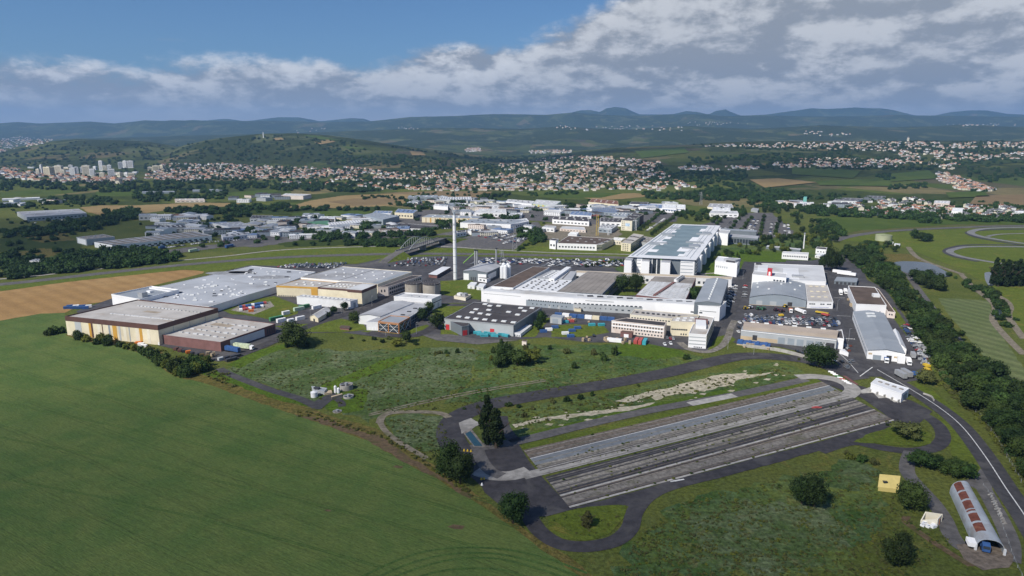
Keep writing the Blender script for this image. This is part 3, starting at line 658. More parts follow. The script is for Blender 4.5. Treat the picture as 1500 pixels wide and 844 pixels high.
lane('gravel_lane', .655, .69, .515, .55, GRAVL, 9)
lane('asphalt_lane', .745, .80, .60, .70, A_DARK, 8)
lane('concrete_kerb_line', .80, .822, .70, .72, CONCL, 10)
lane('gravel_lane', .82, .975, .72, .965, GRAVB, 8)
lane('gravel_lane', .86, .93, .79, .90, GRAV, 9)
lane('concrete_kerb_line', .972, .996, .965, .985, CONCL, 10)
lane('painted_line', .248, .254, .088, .095, PAINT, 11)
lane('gravel_seam', .43, .437, .305, .318, GRAVL, 10)
lane('gravel_seam', .615, .63, .465, .48, GRAVL, 10)
for l0, r0, w_, m_ in ((.14,.005,.008,GRAVL),(.20,.05,.010,GRAV),(.235,.08,.006,A_OLD),(.30,.145,.006,GRAVL),(.375,.23,.012,GRAV),(.40,.26,.008,A_OLD),(.425,.29,.006,A_DARK),(.48,.36,.006,GRAV),(.555,.42,.007,GRAV),(.585,.44,.006,A_OLD),(.64,.495,.008,A_DARK),(.705,.565,.010,A_OLD),(.725,.585,.006,GRAVL),(.77,.65,.006,GRAVB),(.835,.74,.008,A_DARK),(.85,.77,.006,GRAVL),(.94,.91,.010,A_OLD),(.96,.945,.006,A_DARK)): lane('lane_seam', l0, l0 + w_*1.4, r0, r0 + w_*1.2, m_, 11)
strip('concrete_curve', [(1168,553),(1195,552),(1222,556),(1243,564),(1249,573),(1240,581)], 8.5, CONC, 10)
strip('concrete_curve', [(697,690),(722,697),(750,697),(775,690)], 8, CONC, 10)
strip('tyre_marks', [(700,660),(706,675),(718,690),(735,698)], 6, A_OLD, 10)
poly('basin_edge', [(678,634),(690,628),(712,656),(694,656)], GRAV, 11)
poly('basin', [(681.5,636),(689,632),(707,654),(695,654)], TURQ, 12)
poly('gravel_heap', [(672,620),(690,613),(706,621),(690,630),(676,636)], CONC, 9, jag=.6)
strip('dirt_track', [(735,610),(738,625),(748,640),(758,647)], 6, A_DARK, 8)
for x, y in ((988,705),(994,704.2)): strip('painted_bar', [(x-6, y+1.3), (x+8, y-1.4)], .8, PAINT, 13, smooth=False)
poly('red_apron', [(1234,551),(1239,551),(1258,564),(1253,564.5)], REDP, 10)
poly('concrete_forecourt', [(1260,572),(1276,567),(1310,582),(1328,588),(1310,590),(1300,583),(1287,584),(1279,576),(1262,577)], CONCL, 10, jag=.6)
# paths
strip('dark_path', [(321,540),(333,547),(360,558),(398,572),(440,585),(465,597)], 5.5, A_ROAD, 8)
poly('plant_yard', [(455,592),(476,580),(490,576),(503,582),(500,585),(486,587),(470,600),(462,600)], A_ROAD, 9)
strip('dark_path', [(492,584),(500,590),(501,596)], 4, A_DARK, 9)
strip('dirt_track', [(556,620),(562,609),(585,604),(640,605),(658,612)], 4, DIRT, 8)
strip('dirt_track', [(556,618),(565,632),(585,648),(625,672)], 3, DIRT, 8)
for dx in (0, 8): strip('wheel_track', [(540,607+dx*.3),(620,588+dx*.4),(700,572+dx*.4),(800,556+dx*.3)], 1.2, DIRT, 7)
strip('dark_path', [(1335,662),(1329,678),(1330,694),(1345,712),(1366,735),(1383,760),(1394,785),(1410,802),(1440,812)], 6, A_OLD, 8)
poly('gravel_yard', [(1400,798),(1425,797),(1470,800),(1484,815),(1478,832),(1440,836),(1412,820)], GRAVB, 9, jag=.8)
strip('gravel_drive', [(1447,700),(1440,712),(1452,735),(1468,765),(1480,795),(1480,822)], 6, A_OLD, 8)
strip('gravel_drive', [(1420,712),(1440,706),(1452,692)], 8, A_OLD, 8)
for a in (0, 6): strip('wheel_track', [(1326+a,757),(1324+a,765),(1350+a,785),(1380+a,805),(1420+a,830)], 1.3, EARTH, 7)
TRACKG = mat('pale track asphalt', (.19,.19,.19), .2, .3, .8, .3, stain=(.13,.13,.13), stains=.05)
strip('track_shoulder', [(1560,336),(1489,336),(1440,337.5),(1418,341),(1430,347.5),(1454,352.5),(1500,360)], 8, A_DARK, 7)
# right: stream, ponds, tracks, handling circuit
poly('pond', [(1307,385),(1325,383),(1356,385),(1375,392),(1393,404),(1380,406),(1345,403),(1325,399),(1313,392)], WATER, 7, smooth=True)
poly('pond', [(1442,400),(1450,399),(1457,405),(1457,417),(1449,419),(1443,410)], WATER, 7, smooth=True)
strip('stream', [(1458,440),(1463,450),(1461,465)], 5, WATER, 7)
for pts in ([(1406,400),(1430,425),(1450,440),(1458,452),(1455,470),(1475,495),(1500,520)], [(1440,424),(1470,438),(1480,450),(1478,465),(1500,497)]): strip('farm_track', pts, 5, DIRT, 6)
strip('farm_track', [(1326,397),(1345,424),(1372,460),(1405,500),(1430,530)], 6, A_OLD, 6)
strip('farm_track', [(1330,362),(1345,378),(1380,392),(1410,402)], 6, DIRT, 6)
strip('test_track', [(1222,353),(1245,346.5),(1290,340),(1350,336),(1420,333),(1500,331),(1700,330)], 14, A_OLD, 6)
strip('handling_track', [(1560,333),(1489,333.5),(1440,335.6),(1422,340.5),(1432,345.5),(1454,350),(1500,357),(1580,366)], 10, TRACKG, 8)
strip('handling_track', [(1446,347),(1462,343.8),(1500,342.3),(1560,342)], 6, TRACKG, 8)
strip('handling_track', [(1580,364),(1500,362),(1425,361.7),(1401,364.5),(1391,369),(1404,375),(1433,381),(1480,388),(1560,396)], 8.5, TRACKG, 8)
strip('track_shoulder', [(1500,359.5),(1425,359),(1395,363),(1385,369),(1400,376.5),(1433,383.5)], 7, A_DARK, 7)
# plain beyond: fields
TANF = grass_mat('straw coloured field', ((.26,.19,.085),(.30,.22,.105),(.22,.155,.07)), .12, .5)
TANB = grass_mat('brown stubble field', ((.20,.145,.075),(.17,.12,.06),(.23,.17,.09)), .12, .5)
GRNF = grass_mat('far green field', ((0.06,0.09765,0.01488),(0.085,0.1163,0.02108),(0.05,0.07905,0.0124)), .12, .5)
GRND = grass_mat('far dark pasture', ((0.035,0.0558,0.01116),(0.05,0.07254,0.01364),(0.04,0.0558,0.0124)), .25, 1)
for n_, m_, pts in (
 ('tan_field', TANF, [(118,304),(150,301),(200,301),(290,297),(352,298),(345,302),(260,306),(205,314),(150,316),(128,311)]),
 ('tan_field', TANF, [(455,294),(500,287),(560,284),(610,284),(618,290),(585,301),(500,305),(440,306),(420,304)]),
 ('tan_field', TANB, [(480,296),(520,291),(590,291),(580,299),(520,302)]),
 ('tan_field', TANB, [(560,283),(640,280),(720,281),(716,290),(650,290),(618,286)]),
 ('tan_field', TANF, [(850,289),(905,284),(930,283),(960,287),(910,292),(870,293)]),
 ('green_field', GRNF, [(780,285),(840,282),(915,283),(880,290),(800,290)]),
 ('green_field', GRNF, [(0,283),(50,279),(62,281),(40,287),(0,289)]),
 ('green_field', GRNF, [(140,281),(172,276),(215,278),(212,287),(170,288),(140,287)]),
 ('green_field', GRNF, [(330,283),(380,279),(420,277),(400,283),(345,288)]),
 ('pasture', GRND, [(0,350),(60,340),(110,352),(130,372),(60,385),(0,395)]),
 ('dry_pasture', G_DRY, [(30,345),(90,340),(110,352),(60,356)]),
 ('dry_pasture', G_DRY, [(25,370),(60,364),(90,366),(80,376),(40,380)]),
 ('pasture', GRND, [(290,305),(400,300),(560,302),(600,306),(540,312),(430,316),(340,312)]),
 ('green_field', GRNF, [(425,313),(470,309),(545,309),(540,315),(480,318),(430,318)]),
 ('pasture', GRND, [(380,352),(470,345),(600,347),(690,346),(640,358),(520,359),(420,362)]),
 ('green_field', GRNF, [(1195,320),(1230,317),(1380,322),(1500,321),(1600,330),(1400,329),(1260,338),(1220,346),(1205,335)]),
 ('construction_ground', DIRT, [(800,328),(905,330),(910,345),(890,352),(800,352),(790,340)]),
 ('estate_ground', A_OLD, [(320,348),(480,338),(560,335),(640,345),(560,350),(440,352),(380,362),(330,362)]),
 ('estate_ground', A_OLD, [(630,345),(720,330),(790,325),(800,345),(760,342),(690,344)]),
 ('estate_ground', A_OLD, [(690,310),(800,300),(910,305),(1000,308),(990,325),(860,330),(760,322)]),
 ('estate_ground', A_OLD, [(200,372),(300,360),(370,352),(375,357),(300,366),(220,378)]),
 ('estate_ground', A_OLD, [(560,318),(620,308),(760,300),(780,312),(690,330),(600,338)]),
 ('estate_ground', A_OLD, [(980,345),(1080,312),(1130,312),(1170,345),(1080,352)]),
): poly(n_, pts, m_, 5, jag=3)
for q, m_ in (([(1098,264),(1140,262),(1196,268),(1120,276)], TANF), ([(1160,240),(1260,252),(1250,262),(1160,256)], GRNF), ([(1280,258),(1360,250),(1376,262),(1285,268)], GRNF), ([(1195,266),(1300,262),(1310,274),(1200,272)], GRNF), ([(1385,283),(1440,281),(1450,289),(1390,291)], GRNF), ([(1430,288),(1500,286),(1500,303),(1420,300)], TANB), ([(930,222),(1000,216),(1010,224),(940,232)], GRNF), ([(1395,238),(1480,230),(1500,238),(1400,246)], GRND), ([(600,222),(618,223),(624,228),(604,228)], TANF), ([(500,214),(530,217),(545,220),(510,219)], GRNF), ([(460,209),(480,205),(492,208),(470,212)], TANF), ([(400,203),(412,202),(416,205),(404,206)], TANF), ([(440,198),(470,200),(500,206),(470,205)], GRNF), ([(830,252),(870,248),(880,254),(835,258)], GRND)):
    drape('hill_field', q, m_)
# ------------------------------------------------------------------ buildings
class B:
    """A building from the photo pixels of its roof corners (front-left, front-right, back-right, back-left) and the pixel height of its front-left wall."""
    def __init__(s, name, label, cat, roof, hpx, wall, roofm, hs=None, group=None, parapet=.5, over=.0, fascia=None, shape='flat', rise=0.0, hm=None, cut=None, z0=0.0):
        x, y = roof[0]
        h = hm if hm else ht(x, y + hpx, y)
        s.h = h; s.z0 = z0
        n = len(roof); s.hs = [h] * n if hs is None else [ht(roof[i][0], roof[i][1] + hs[i], roof[i][1]) if hs[i] else h for i in range(n)]
        s.p = [P(px, py, s.hs[i]).to_2d() for i, (px, py) in enumerate(roof)]
        a = sum((s.p[i].x * s.p[(i+1)%n].y - s.p[(i+1)%n].x * s.p[i].y) for i in range(n))
        if a < 0: s.p = [s.p[0]] + s.p[:0:-1]; s.hs = [s.hs[0]] + s.hs[:0:-1]
        c = sum(s.p, Vector((0, 0))) / n
        s.c = c; s.e = empty(name, (c.x, c.y, z0), label, cat, group)
        s.n = n
        m = MB()
        zt = [q - .35 for q in s.hs]
        if shape == 'gable' or shape == 'gableL' or shape == 'arch':
            s._gable(shape, rise, wall, roofm, over)
        else:
            m.prism(s.p, z0, s.hs); m.build('wall', wall, s.e)
            m = MB(); q = [p + (p - c).normalized() * over for p in s.p]
            m.prism(q, [z + .02 for z in s.hs], [z + .12 for z in s.hs], bottom=True); s.roof = m.build('roof', roofm, s.e)
            if parapet:
                m = MB()
                for i in range(n):
                    A, Bq = s.p[i], s.p[(i+1)%n]; d = (Bq - A); L = d.length
                    if L < .5: continue
                    d /= L; nr = Vector((d.y, -d.x)); z0_ = [s.hs[i] - (fascia[1] if fascia else .25), s.hs[(i+1)%n] - (fascia[1] if fascia else .25)]
                    o = .10; t = .28
                    b = [A + nr*o - d*o, Bq + nr*o + d*o, Bq - nr*t - d*(t), A - nr*t + d*t]
                    m.prism(b, [z0_[0], z0_[1], z0_[1], z0_[0]], [s.hs[i] + parapet, s.hs[(i+1)%n] + parapet, s.hs[(i+1)%n] + parapet, s.hs[i] + parapet], bottom=True)
                m.build('parapet', fascia[0] if fascia else wall, s.e)
    def _gable(s, shape, rise, wall, roofm, over):
        # ridge runs from the middle of edge 3-0 to the middle of edge 1-2 ('gable'), or from edge 0-1 to edge 2-3 ('gableL')
        p = s.p; h = s.h
        q = p if shape == 'gable' else [p[1], p[2], p[3], p[0]]
        A, Bq, C, D = q; N = 7 if shape == 'arch' else 2
        if shape == 'arch': A, Bq, C, D = p[1], p[2], p[3], p[0]
        m = MB(); r = MB()
        m.prism([A, Bq, C, D], s.z0, h)
        prof = []
        for k in range(N + 1):
            t = k / N; z = h + rise * (1 - abs(2*t - 1) if N == 2 else math.sin(math.pi * t) if N > 2 else 0)
            prof.append((t, z))
        L0 = (Bq - A).normalized() * over
        for k in range(N):
            (t0, z0), (t1, z1) = prof[k], prof[k+1]
            a0 = A.lerp(D, t0) - L0; b0 = Bq.lerp(C, t0) + L0; a1 = A.lerp(D, t1) - L0; b1 = Bq.lerp(C, t1) + L0
            r.face([(*a0, z0+.15), (*b0, z0+.15), (*b1, z1+.15), (*a1, z1+.15)])
            r.face([(*a1, z1-.05), (*b1, z1-.05), (*b0, z0-.05), (*a0, z0-.05)])
        for X, Y in ((A, D), (Bq, C)):
            pts = [(*X.lerp(Y, t), z - .06) for t, z in prof]
            m.face(pts if X is Bq else pts[::-1])
        m.build('wall', wall, s.e); s.roof = r.build('roof', roofm, s.e)
    def wall(s, i):
        A, Bq = s.p[i], s.p[(i+1) % s.n]; d = (Bq - A); L = d.length; d = d / L
        return A, Bq, d, Vector((d.y, -d.x)), L
    def panel(s, name, i, u0, u1, z0, z1, m, proud=.09, depth=.2, label=None, parent=None):   # z as fraction of the wall height
        A, Bq, d, nr, L = s.wall(i)
        ha, hb = s.hs[i], s.hs[(i+1) % s.n]
        a = A + d * L * u0; b = A + d * L * u1; h0 = ha + (hb-ha)*u0; h1 = ha + (hb-ha)*u1
        mb = MB(); mb.prism([a + nr*proud, b + nr*proud, b - nr*(depth-proud), a - nr*(depth-proud)], [h0*z0, h1*z0, h1*z0, h0*z0], [h0*z1, h1*z1, h1*z1, h0*z1], bottom=True)
        o = mb.build(name, m, parent or s.e)
        if label: o['label'] = label
        return o
    def windows(s, i, n, u0, u1, z0, z1, fill=.6, m=None, name='window'):
        for k in range(n):
            a = u0 + (u1-u0) * (k + .5 - fill/2) / n; b = u0 + (u1-u0) * (k + .5 + fill/2) / n
            s.panel(name, i, a, b, z0, z1, m or GLASS, .06)
    def rp(s, u, v):
        p = s.p; q = p[0].lerp(p[1], u).lerp(p[3].lerp(p[2], u), v)
        h = s.hs; z = (h[0]*(1-u)+h[1]*u)*(1-v) + (h[3]*(1-u)+h[2]*u)*v
        return q, z
    def roofbox(s, name, u, v, sx, sy, hh, m, z=None, label=None, lift=0.0):      # sizes in metres along wall 0
        A, Bq, d, nr, L = s.wall(0); q, zz = s.rp(u, v)
        mb = MB(); mb.box(q, d, -nr, sx/2, sy/2, (z or zz) + .10 + lift, (z or zz) + .12 + lift + hh)
        o = mb.build(name, m, s.e)
        if label: o['label'] = label
        return o
    def skylights(s, nu, nv, u0, u1, v0, v1, sx, sy, m=None, hh=.5, name='rooflight', jit=0.0):
        for a in range(nu):
            for b in range(nv):
                s.roofbox(name, u0 + (u1-u0)*(a+.5)/nu + R.uniform(-jit, jit), v0 + (v1-v0)*(b+.5)/nv + R.uniform(-jit, jit), sx, sy, hh, m or SKYL)
    def roofstrip(s, name, u0, u1, v0, v1, m, lift=.02):
        mb = MB(); pts = []
        for u, v in ((u0,v0),(u1,v0),(u1,v1),(u0,v1)):
            q, z = s.rp(u, v); pts.append((q.x, q.y, z + .14 + lift))
        zs = [p[2] for p in pts]
        mb.prism([(p[0], p[1]) for p in pts], [z - .03 for z in zs], zs); return mb.build(name, m, s.e)

# 1 tall cream warehouse
b = B('warehouse', 'tall cream warehouse with brown fascia and ochre wall stripes beside the crop field', 'warehouse', [(95.3,464.8),(231,478.5),(319,453),(201.6,440.3)], 26, W_CREAM, R_BEIGE, fascia=(W_BROWN, 2.6), parapet=.9)
for u0, u1, m in ((.10,.17,W_GREY),(.255,.28,W_OCHRE),(.28,.30,W_BROWN),(.40,.41,W_BROWN),(.47,.49,W_BLUEG),(.515,.56,W_OCHRE),(.58,.60,W_GREY),(.69,.70,W_BLUEG),(.80,.83,W_OCHRE)):
    b.panel('wall_stripe', 0, u0, u1, .02, .86, m, .07)
for u in (.35,.63,.76,.88): b.panel('wall_panel', 0, u, u+.03, .02, .86, W_CREAML, .06)
b.windows(1, 3, .1, .9, .05, .82, .02, W_BLUEG, 'downpipe')
b.skylights(18, 1, .2, .97, .74, .76, 2.0, 1.0, R_LIGHT, .5, jit=.004); b.skylights(22, 1, .25, .98, .30, .32, 2.4, 1.0, R_LIGHT, .5, jit=.004)
b.roofstrip('roof_patch', .45, .62, .52, .60, mat('tan roof stain', (.31,.26,.20), .2, .2))
b.panel('door', 0, .985, .998, .0, .16, W_BRIGHT, .1)
# 2 brown red annex
b = B('annex_hall', 'low hall with brick red walls and a beige roof of rooflights, trailers at its end', 'warehouse', [(232.8,490.5),(322.8,502),(403.2,475),(319,464.8)], 13, W_BRICK, R_BEIGE, parapet=.35)
b.panel('white_facade', 1, .16, .78, .05, .88, W_WHITE, .12); b.windows(1, 13, .17, .77, .50, .80, .7); b.windows(1, 13, .17, .77, .12, .40, .7)
b.windows(1, 4, .82, .99, .15, .75, .5, DARKM, 'loading_door')
for v in (.18,.36,.55,.74): b.skylights(7, 1, .12, .92, v, v+.02, 3.4, 1.3, R_LIGHT, .6, jit=.012)
b.roofstrip('roof_patch', .22, .55, .62, .74, mat('tan roof stain', (.31,.26,.20), .2, .2))
# 3 great blue grey factory
b = B('factory_hall', 'vast flat factory hall with a blue grey roof dotted with small vents', 'factory', [(166,436),(306,450),(362,432.5),(405,420),(462,399),(368.7,390.3),(190,430)], 10, W_WHITE, R_MAIN, parapet=.4)
c0 = b
for k in range(95):
    while True:
        x, y = R.uniform(190, 455), R.uniform(392, 447)
        if inside(x, y, [(205,433),(305,446),(358,431),(402,418),(455,400),(370,393)]): break
    p = P(x, y, b.h); mb = MB(); s_ = R.choice([.7,.9,1.2,1.8])
    mb.box(p, Vector((1,0)), Vector((0,1)), s_, s_*.6, b.h + .1, b.h + R.uniform(.4, 1.0)); mb.build('roof_vent', R.choice([SKYL, SKYL, W_WHITE, DARKM]), b.e)
for (x, y, w_, d_) in ((339,400,26,9),(396,406,20,8),(352,398.5,12,7)):
    p = P(x, y, b.h + .13); mb = MB(); mb.cyl(p, 1, 1, b.h + .12, b.h + .15, 24); mb.v = [(p.x + (v[0]-p.x)*w_, p.y + (v[1]-p.y)*d_, v[2]) for v in mb.v]; mb.build('soot_patch', mat('sooty roof patch', (.25,.255,.265), .3, .2), b.e)
b2 = B('plant_room', 'white corner block with parapet walls at the near end of the vast factory roof', 'building', [(163.5,433),(205,440.5),(262,426),(222,421)], 14, W_BRIGHT, R_SHEET, parapet=1.3)
b2.roofbox('roof_unit', .75, .25, 6, 5, 4, GALV); b2.roofbox('roof_unit', .5, .6, 5, 3, 1.5, W_WHITE); b2.roofbox('duct', .55, .85, 30, 1.5, 1.2, W_WHITE)
b2.panel('door', 0, .45, .52, .0, .35, DARKM)
b = B('loading_annex', 'small white loading annex on the yard side of the vast factory', 'building', [(359,434),(372,430),(377,427),(366,429)], 8, W_WHITE, R_LIGHT)
b.windows(1, 2, .1, .9, .1, .7, .5, DARKM, 'loading_door')
# 4 cream group
b = B('factory_hall', 'grey roofed factory hall with a white front parapet behind the cream halls', 'factory', [(440.7,407.3),(553,417),(603.5,399),(501.7,391)], 18, W_CREAML, R_GREY, parapet=.5, hm=10.5)
b.panel('white_parapet', 0, .0, .82, .82, 1.03, W_BRIGHT, .15); b.skylights(6, 3, .1, .9, .2, .9, 2, 1.5, jit=.03)
b.roofstrip('roof_border', .9, .98, .02, .98, R_SHEET); b.roofstrip('roof_seam', .48, .49, .02, .98, R_DARK)
b = B('production_hall', 'low cream hall with an ochre yellow roof edge and yellow end bay', 'factory', [(404.7,419),(465.3,421.6),(497,414.8),(441,409.5)], 15, W_CREAM, R_BEIGE, fascia=(W_OCHRE, 1.2), parapet=.4)
b.panel('yellow_bay', 0, .84, .995, .02, .9, W_OCHRE, .12); b.windows(0, 14, .02, .8, .04, .12, .6); b.skylights(3, 2, .2, .8, .2, .8, 2, 2)
b = B('production_hall', 'tall cream hall with a brown fascia on its right end above the service street', 'factory', [(465.5,421.5),(529.7,426.4),(552,417.5),(500,413.5)], 21, W_CREAM, R_BEIGE, fascia=(W_BROWN, 1.0), parapet=.5)
b.panel('brown_fascia', 0, .68, .998, .86, 1.0, W_BROWN, .2); b.panel('brown_fascia', 1, .0, .99, .84, 1.0, W_BROWN, .2); b.windows(1, 1, .5, .8, .0, .95, .05, W_GREY, 'wall_joint')
b.roofstrip('roof_deck', .62, .99, .03, .97, R_LIGHT, .3); b.skylights(6, 2, .05, .6, .2, .8, 2, 1.4)
b = B('storage_shed', 'long low white shed in front of the cream halls by the container yard', 'shed', [(434.5,434.6),(513,441.6),(524,438.6),(443,431.8)], 11, W_WHITE, R_GREY, parapet=.2)
b.windows(1, 1, .3, .8, .05, .7, .6, W_BLUEG, 'door'); b.skylights(12, 1, .05, .95, .4, .6, 2.2, 1.2)
b = B('hut', 'small beige gabled hut beside the container yard', 'hut', [(454,463.5),(466,466.6),(485,455),(473,452)], 6, W_CREAM, R_LIGHT, shape='gableL', rise=2.2, parapet=0, over=.3)
b.windows(0, 1, .3, .7, .05, .7, .5, GLASS, 'door')
b = B('office_block', 'long cream office block with dark flat roof and window bands on the service street', 'office', [(553.5,421.5),(568.5,420.5),(618,404.2),(604,404)], 13, W_PINKW, R_DARK, parapet=.3)
b.windows(1, 16, .03, .98, .58, .82, .75); b.windows(1, 16, .03, .98, .14, .40, .75); b.windows(0, 2, .2, .8, .45, .75, .4)
b = B('gatehouse', 'small flat gatehouse with a wide white roof near the foot of the chimney', 'building', [(628,401.5),(640,403),(660,391.5),(648,391)], 5, W_BRICK, R_WHITE, parapet=.0, over=1.0)
b.windows(1, 8, .05, .95, .2, .7, .8)
# 5 tanks
def tank(label, x, ybase, ytop, wpx, m, topm, name='storage_tank', grp=None, n=40, rim=True):
    r = wpx / 2 * mpp(ybase - wpx*.12); p = P(x, ybase - wpx*.11); h = ht(x, ybase, ytop + wpx*.11) if ytop else 5
    e = empty(name, p, label, 'tank', grp); mb = MB(); mb.cyl(p, r, r, 0, h, n); mb.build('shell', m, e, smooth=False)
    mb = MB(); mb.cyl(p, r*1.02, r*1.02, h - .4, h + .35, n); mb.cyl(p, r*.95, r*.2, h + .35, h + 1.0, n); mb.build('roof', topm, e)
    if rim:
        mb = MB()
        for k in range(18):
            a = k * math.pi / 9; q = p + Vector((math.cos(a), math.sin(a), 0)) * r * .99
            mb.tube((q.x, q.y, h + .3), (q.x, q.y, h + 1.4), .08, 4)
        mb.build('railing', GALV, e)
        mb = MB(); q = p + Vector((.5, -.87, 0)) * (r + .3)
        mb.tube((q.x-.3, q.y, 0), (q.x-.3, q.y, h + 1), .07, 4); mb.tube((q.x+.3, q.y, 0), (q.x+.3, q.y, h + 1), .07, 4)
        for k in range(int(h)): mb.tube((q.x-.3, q.y, k+.5), (q.x+.3, q.y, k+.5), .05, 4)
        mb.build('ladder', GALV, e)
    return e
tank('left of two squat stained concrete tanks behind the white block', 606, 434, 414, 24.6, TANKC, R_DARK)
tank('right of two squat stained concrete tanks behind the white block', 632, 435, 415, 24.6, TANKC, R_DARK)
# 6 white block + lattice hall
b = B('plant_building', 'white flat block standing in front of the two concrete tanks', 'building', [(577,435.6),(632.4,439.8),(646.4,433.5),(592.3,430)], 15, W_WHITE, R_LIGHT, parapet=1.0)
b.panel('strip_window', 0, .02, .98, .58, .66, GLASS, .05); b.panel('strip_window', 1, .02, .98, .62, .70, GLASS, .05); b.windows(1, 1, .5, .8, .0, .5, .3, W_GREY, 'door'); b.skylights(3, 1, .2, .8, .4, .6, 3, 2, W_GREY)
b = B('laboratory_hall', 'grey hall with twin low pitched roofs, left half, beside the timber pavilion', 'factory', [(525,462),(556.8,464),(606,444),(573.6,441.5)], 13, W_WHITE, R_GREY, shape='gableL', rise=1.2, parapet=0, over=.3)
b = B('laboratory_hall', 'grey hall with twin low pitched roofs, right half, ending in the timber pavilion', 'factory', [(536.6,472),(584,474.3),(631.5,445.5),(606,444)], 12, W_WHITE, R_GREY, parapet=.3)
b.windows(1, 12, .35, .98, .45, .8, .8); b.windows(1, 12, .35, .98, .08, .36, .8); b.windows(0, 4, .05, .42, .05, .38, .7, W_BRIGHT, 'door'); b.panel('side_wall_tone', 1, .34, .99, .02, .95, W_BLUEG, .04)
b.skylights(1, 3, .6, .7, .3, .8, 3, 2, DARKM)
b = B('timber_pavilion', 'dark glazed pavilion framed in orange timber with white cross bracing', 'pavilion', [(554,471.5),(584,474.5),(600.5,465.3),(572,463)], 14.5, GLASS, R_SHEET, parapet=.5, fascia=(TIMB, .9), over=.4)
for i, n in ((0, 2), (1, 2)):
    for k in range(n + 1): b.panel('timber_post', i, max(0, k/n - .02), min(1, k/n + .02), 0, .95, TIMB, .35)
    b.panel('timber_beam', i, 0, 1, 0, .05, TIMB, .3)
    A, Bq, d, nr, L = b.wall(i)
    for k in range(n):
        a = A + d*L*(k/n+.03) + nr*.25; c = A + d*L*((k+1)/n-.03) + nr*.25; mb = MB()
        mb.tube((*a, .4), (*c, b.h*.92), .16, 5); mb.tube((*a, b.h*.92), (*c, .4), .16, 5); mb.build('cross_brace', W_WHITE, b.e)
    for z in (.32, .62): b.panel('mullion', i, .02, .98, z, z+.03, GALV, .15)
# 7 dark roofed warehouse
b = B('warehouse', 'grey warehouse with black roof, white rooflights and red doors facing the weedy meadow', 'warehouse', [(650.8,467.3),(752,477),(793.6,450.3),(694.7,443)], 15.7, W_GREY, R_DARK, parapet=.35, fascia=(GALV, .5))
for u, v in ((.15,.15),(.28,.14),(.41,.13),(.54,.13),(.68,.12),(.81,.13),(.95,.12),(.22,.42),(.35,.40),(.48,.38),(.20,.60),(.38,.62),(.30,.85),(.42,.88),(.68,.60),(.85,.50),(.86,.72),(.75,.86),(.90,.90),(.20,.92)): b.roofbox('rooflight', u, v, 3.6, 3.0, .6, SKYL)
b.roofbox('roof_vent', .5, .5, 12, .8, .6, DARKM)
for u0, u1 in ((.02,.075),(.67,.73)): b.panel('door', 0, u0, u1, .0, .52, W_RED, .12, label='bright red roller door')
b.panel('side_wall_tone', 1, .0, .999, .0, .96, W_DGREY, .06)  # right wall coloured darker as the side turned from the sun
b3 = B('entrance_annex', 'grey wedge shaped annex with a red door against the black roofed warehouse', 'building', [(660,471.3),(676.5,479),(687,477.3),(687,473.5)], 13, W_DGREY, R_DARK, parapet=.3)
b3.panel('door', 1, .12, .72, .0, .58, W_RED, .12, label='bright red roller door')
b = B('lean_to', 'low white flat roofed lean-to at the right end of the black roofed warehouse', 'shed', [(752.5,487.5),(762.5,489.3),(779,476.5),(768,475.5)], 5, W_WHITE, R_LIGHT, parapet=.15)
b.windows(0, 3, .05, .95, .1, .6, .5)
# 8 boiler house, chimney, silos
b = B('boiler_house', 'blue grey boiler house with low gabled roof and white wall panels next to the chimney', 'building', [(678.3,397),(713.5,399.7),(737,389),(702,386.6)], 13, W_DGREY, R_GREY, shape='gableL', rise=1.6, parapet=0, over=.3)
b.panel('white_panel', 0, .02, .24, .0, .75, W_BRIGHT, .1); b.panel('white_panel', 1, .05, .55, .15, .75, W_BRIGHT, .1); b.windows(1, 4, .08, .52, .35, .6, .4, W_GREY); b.windows(0, 3, .3, .55, .0, .4, .6, DARKM, 'door'); b.panel('white_panel', 0, .62, .96, .45, .8, W_BRIGHT, .1)
b = B('pump_house', 'small white annex with two dark windows in front of the boiler house', 'building', [(700,407),(713,409),(718.5,406.5),(706,405)], 5.5, W_BRIGHT, R_DARK, parapet=.2); b.windows(0, 2, .1, .9, .35, .7, .5)
p = P(667, 410.5); hc = ht(667, 410.5, 315.5); r0 = 5.6/2*mpp(410); e = empty('chimney', p, 'tall slender white factory chimney rising from the middle of the works', 'chimney')
mb = MB(); N = 14
for k in range(N):
    ra = r0*(1-.2*k/N); rb = r0*(1-.2*(k+1)/N); mb.cyl(p, ra, rb, hc*k/N, hc*(k+1)/N, 24, cap=False)
mb.cyl(p, r0*.8, r0*.8, hc-.05, hc, 24); mb.build('shaft', W_WHITE, e, smooth=False)
mb = MB()
for k in range(1, 8): mb.cyl(p, r0*1.02*(1-.2*k/8)+.04, r0*1.02*(1-.2*k/8)+.04, hc*k/8-.2, hc*k/8+.2, 24)
mb.build('band', GALV, e); mb = MB(); mb.cyl(p, r0*.5, r0*.5, hc, hc + 3.2, 16); mb.build('flue_tip', W_BLUEG, e)
mb = MB(); mb.cyl(p, r0*1.12, r0*1.12, hc*.86, hc*.86 + .3, 24); mb.cyl(p, r0*1.05, r0*1.05, 0, 1.2, 24); mb.build('platform', GALV, e)
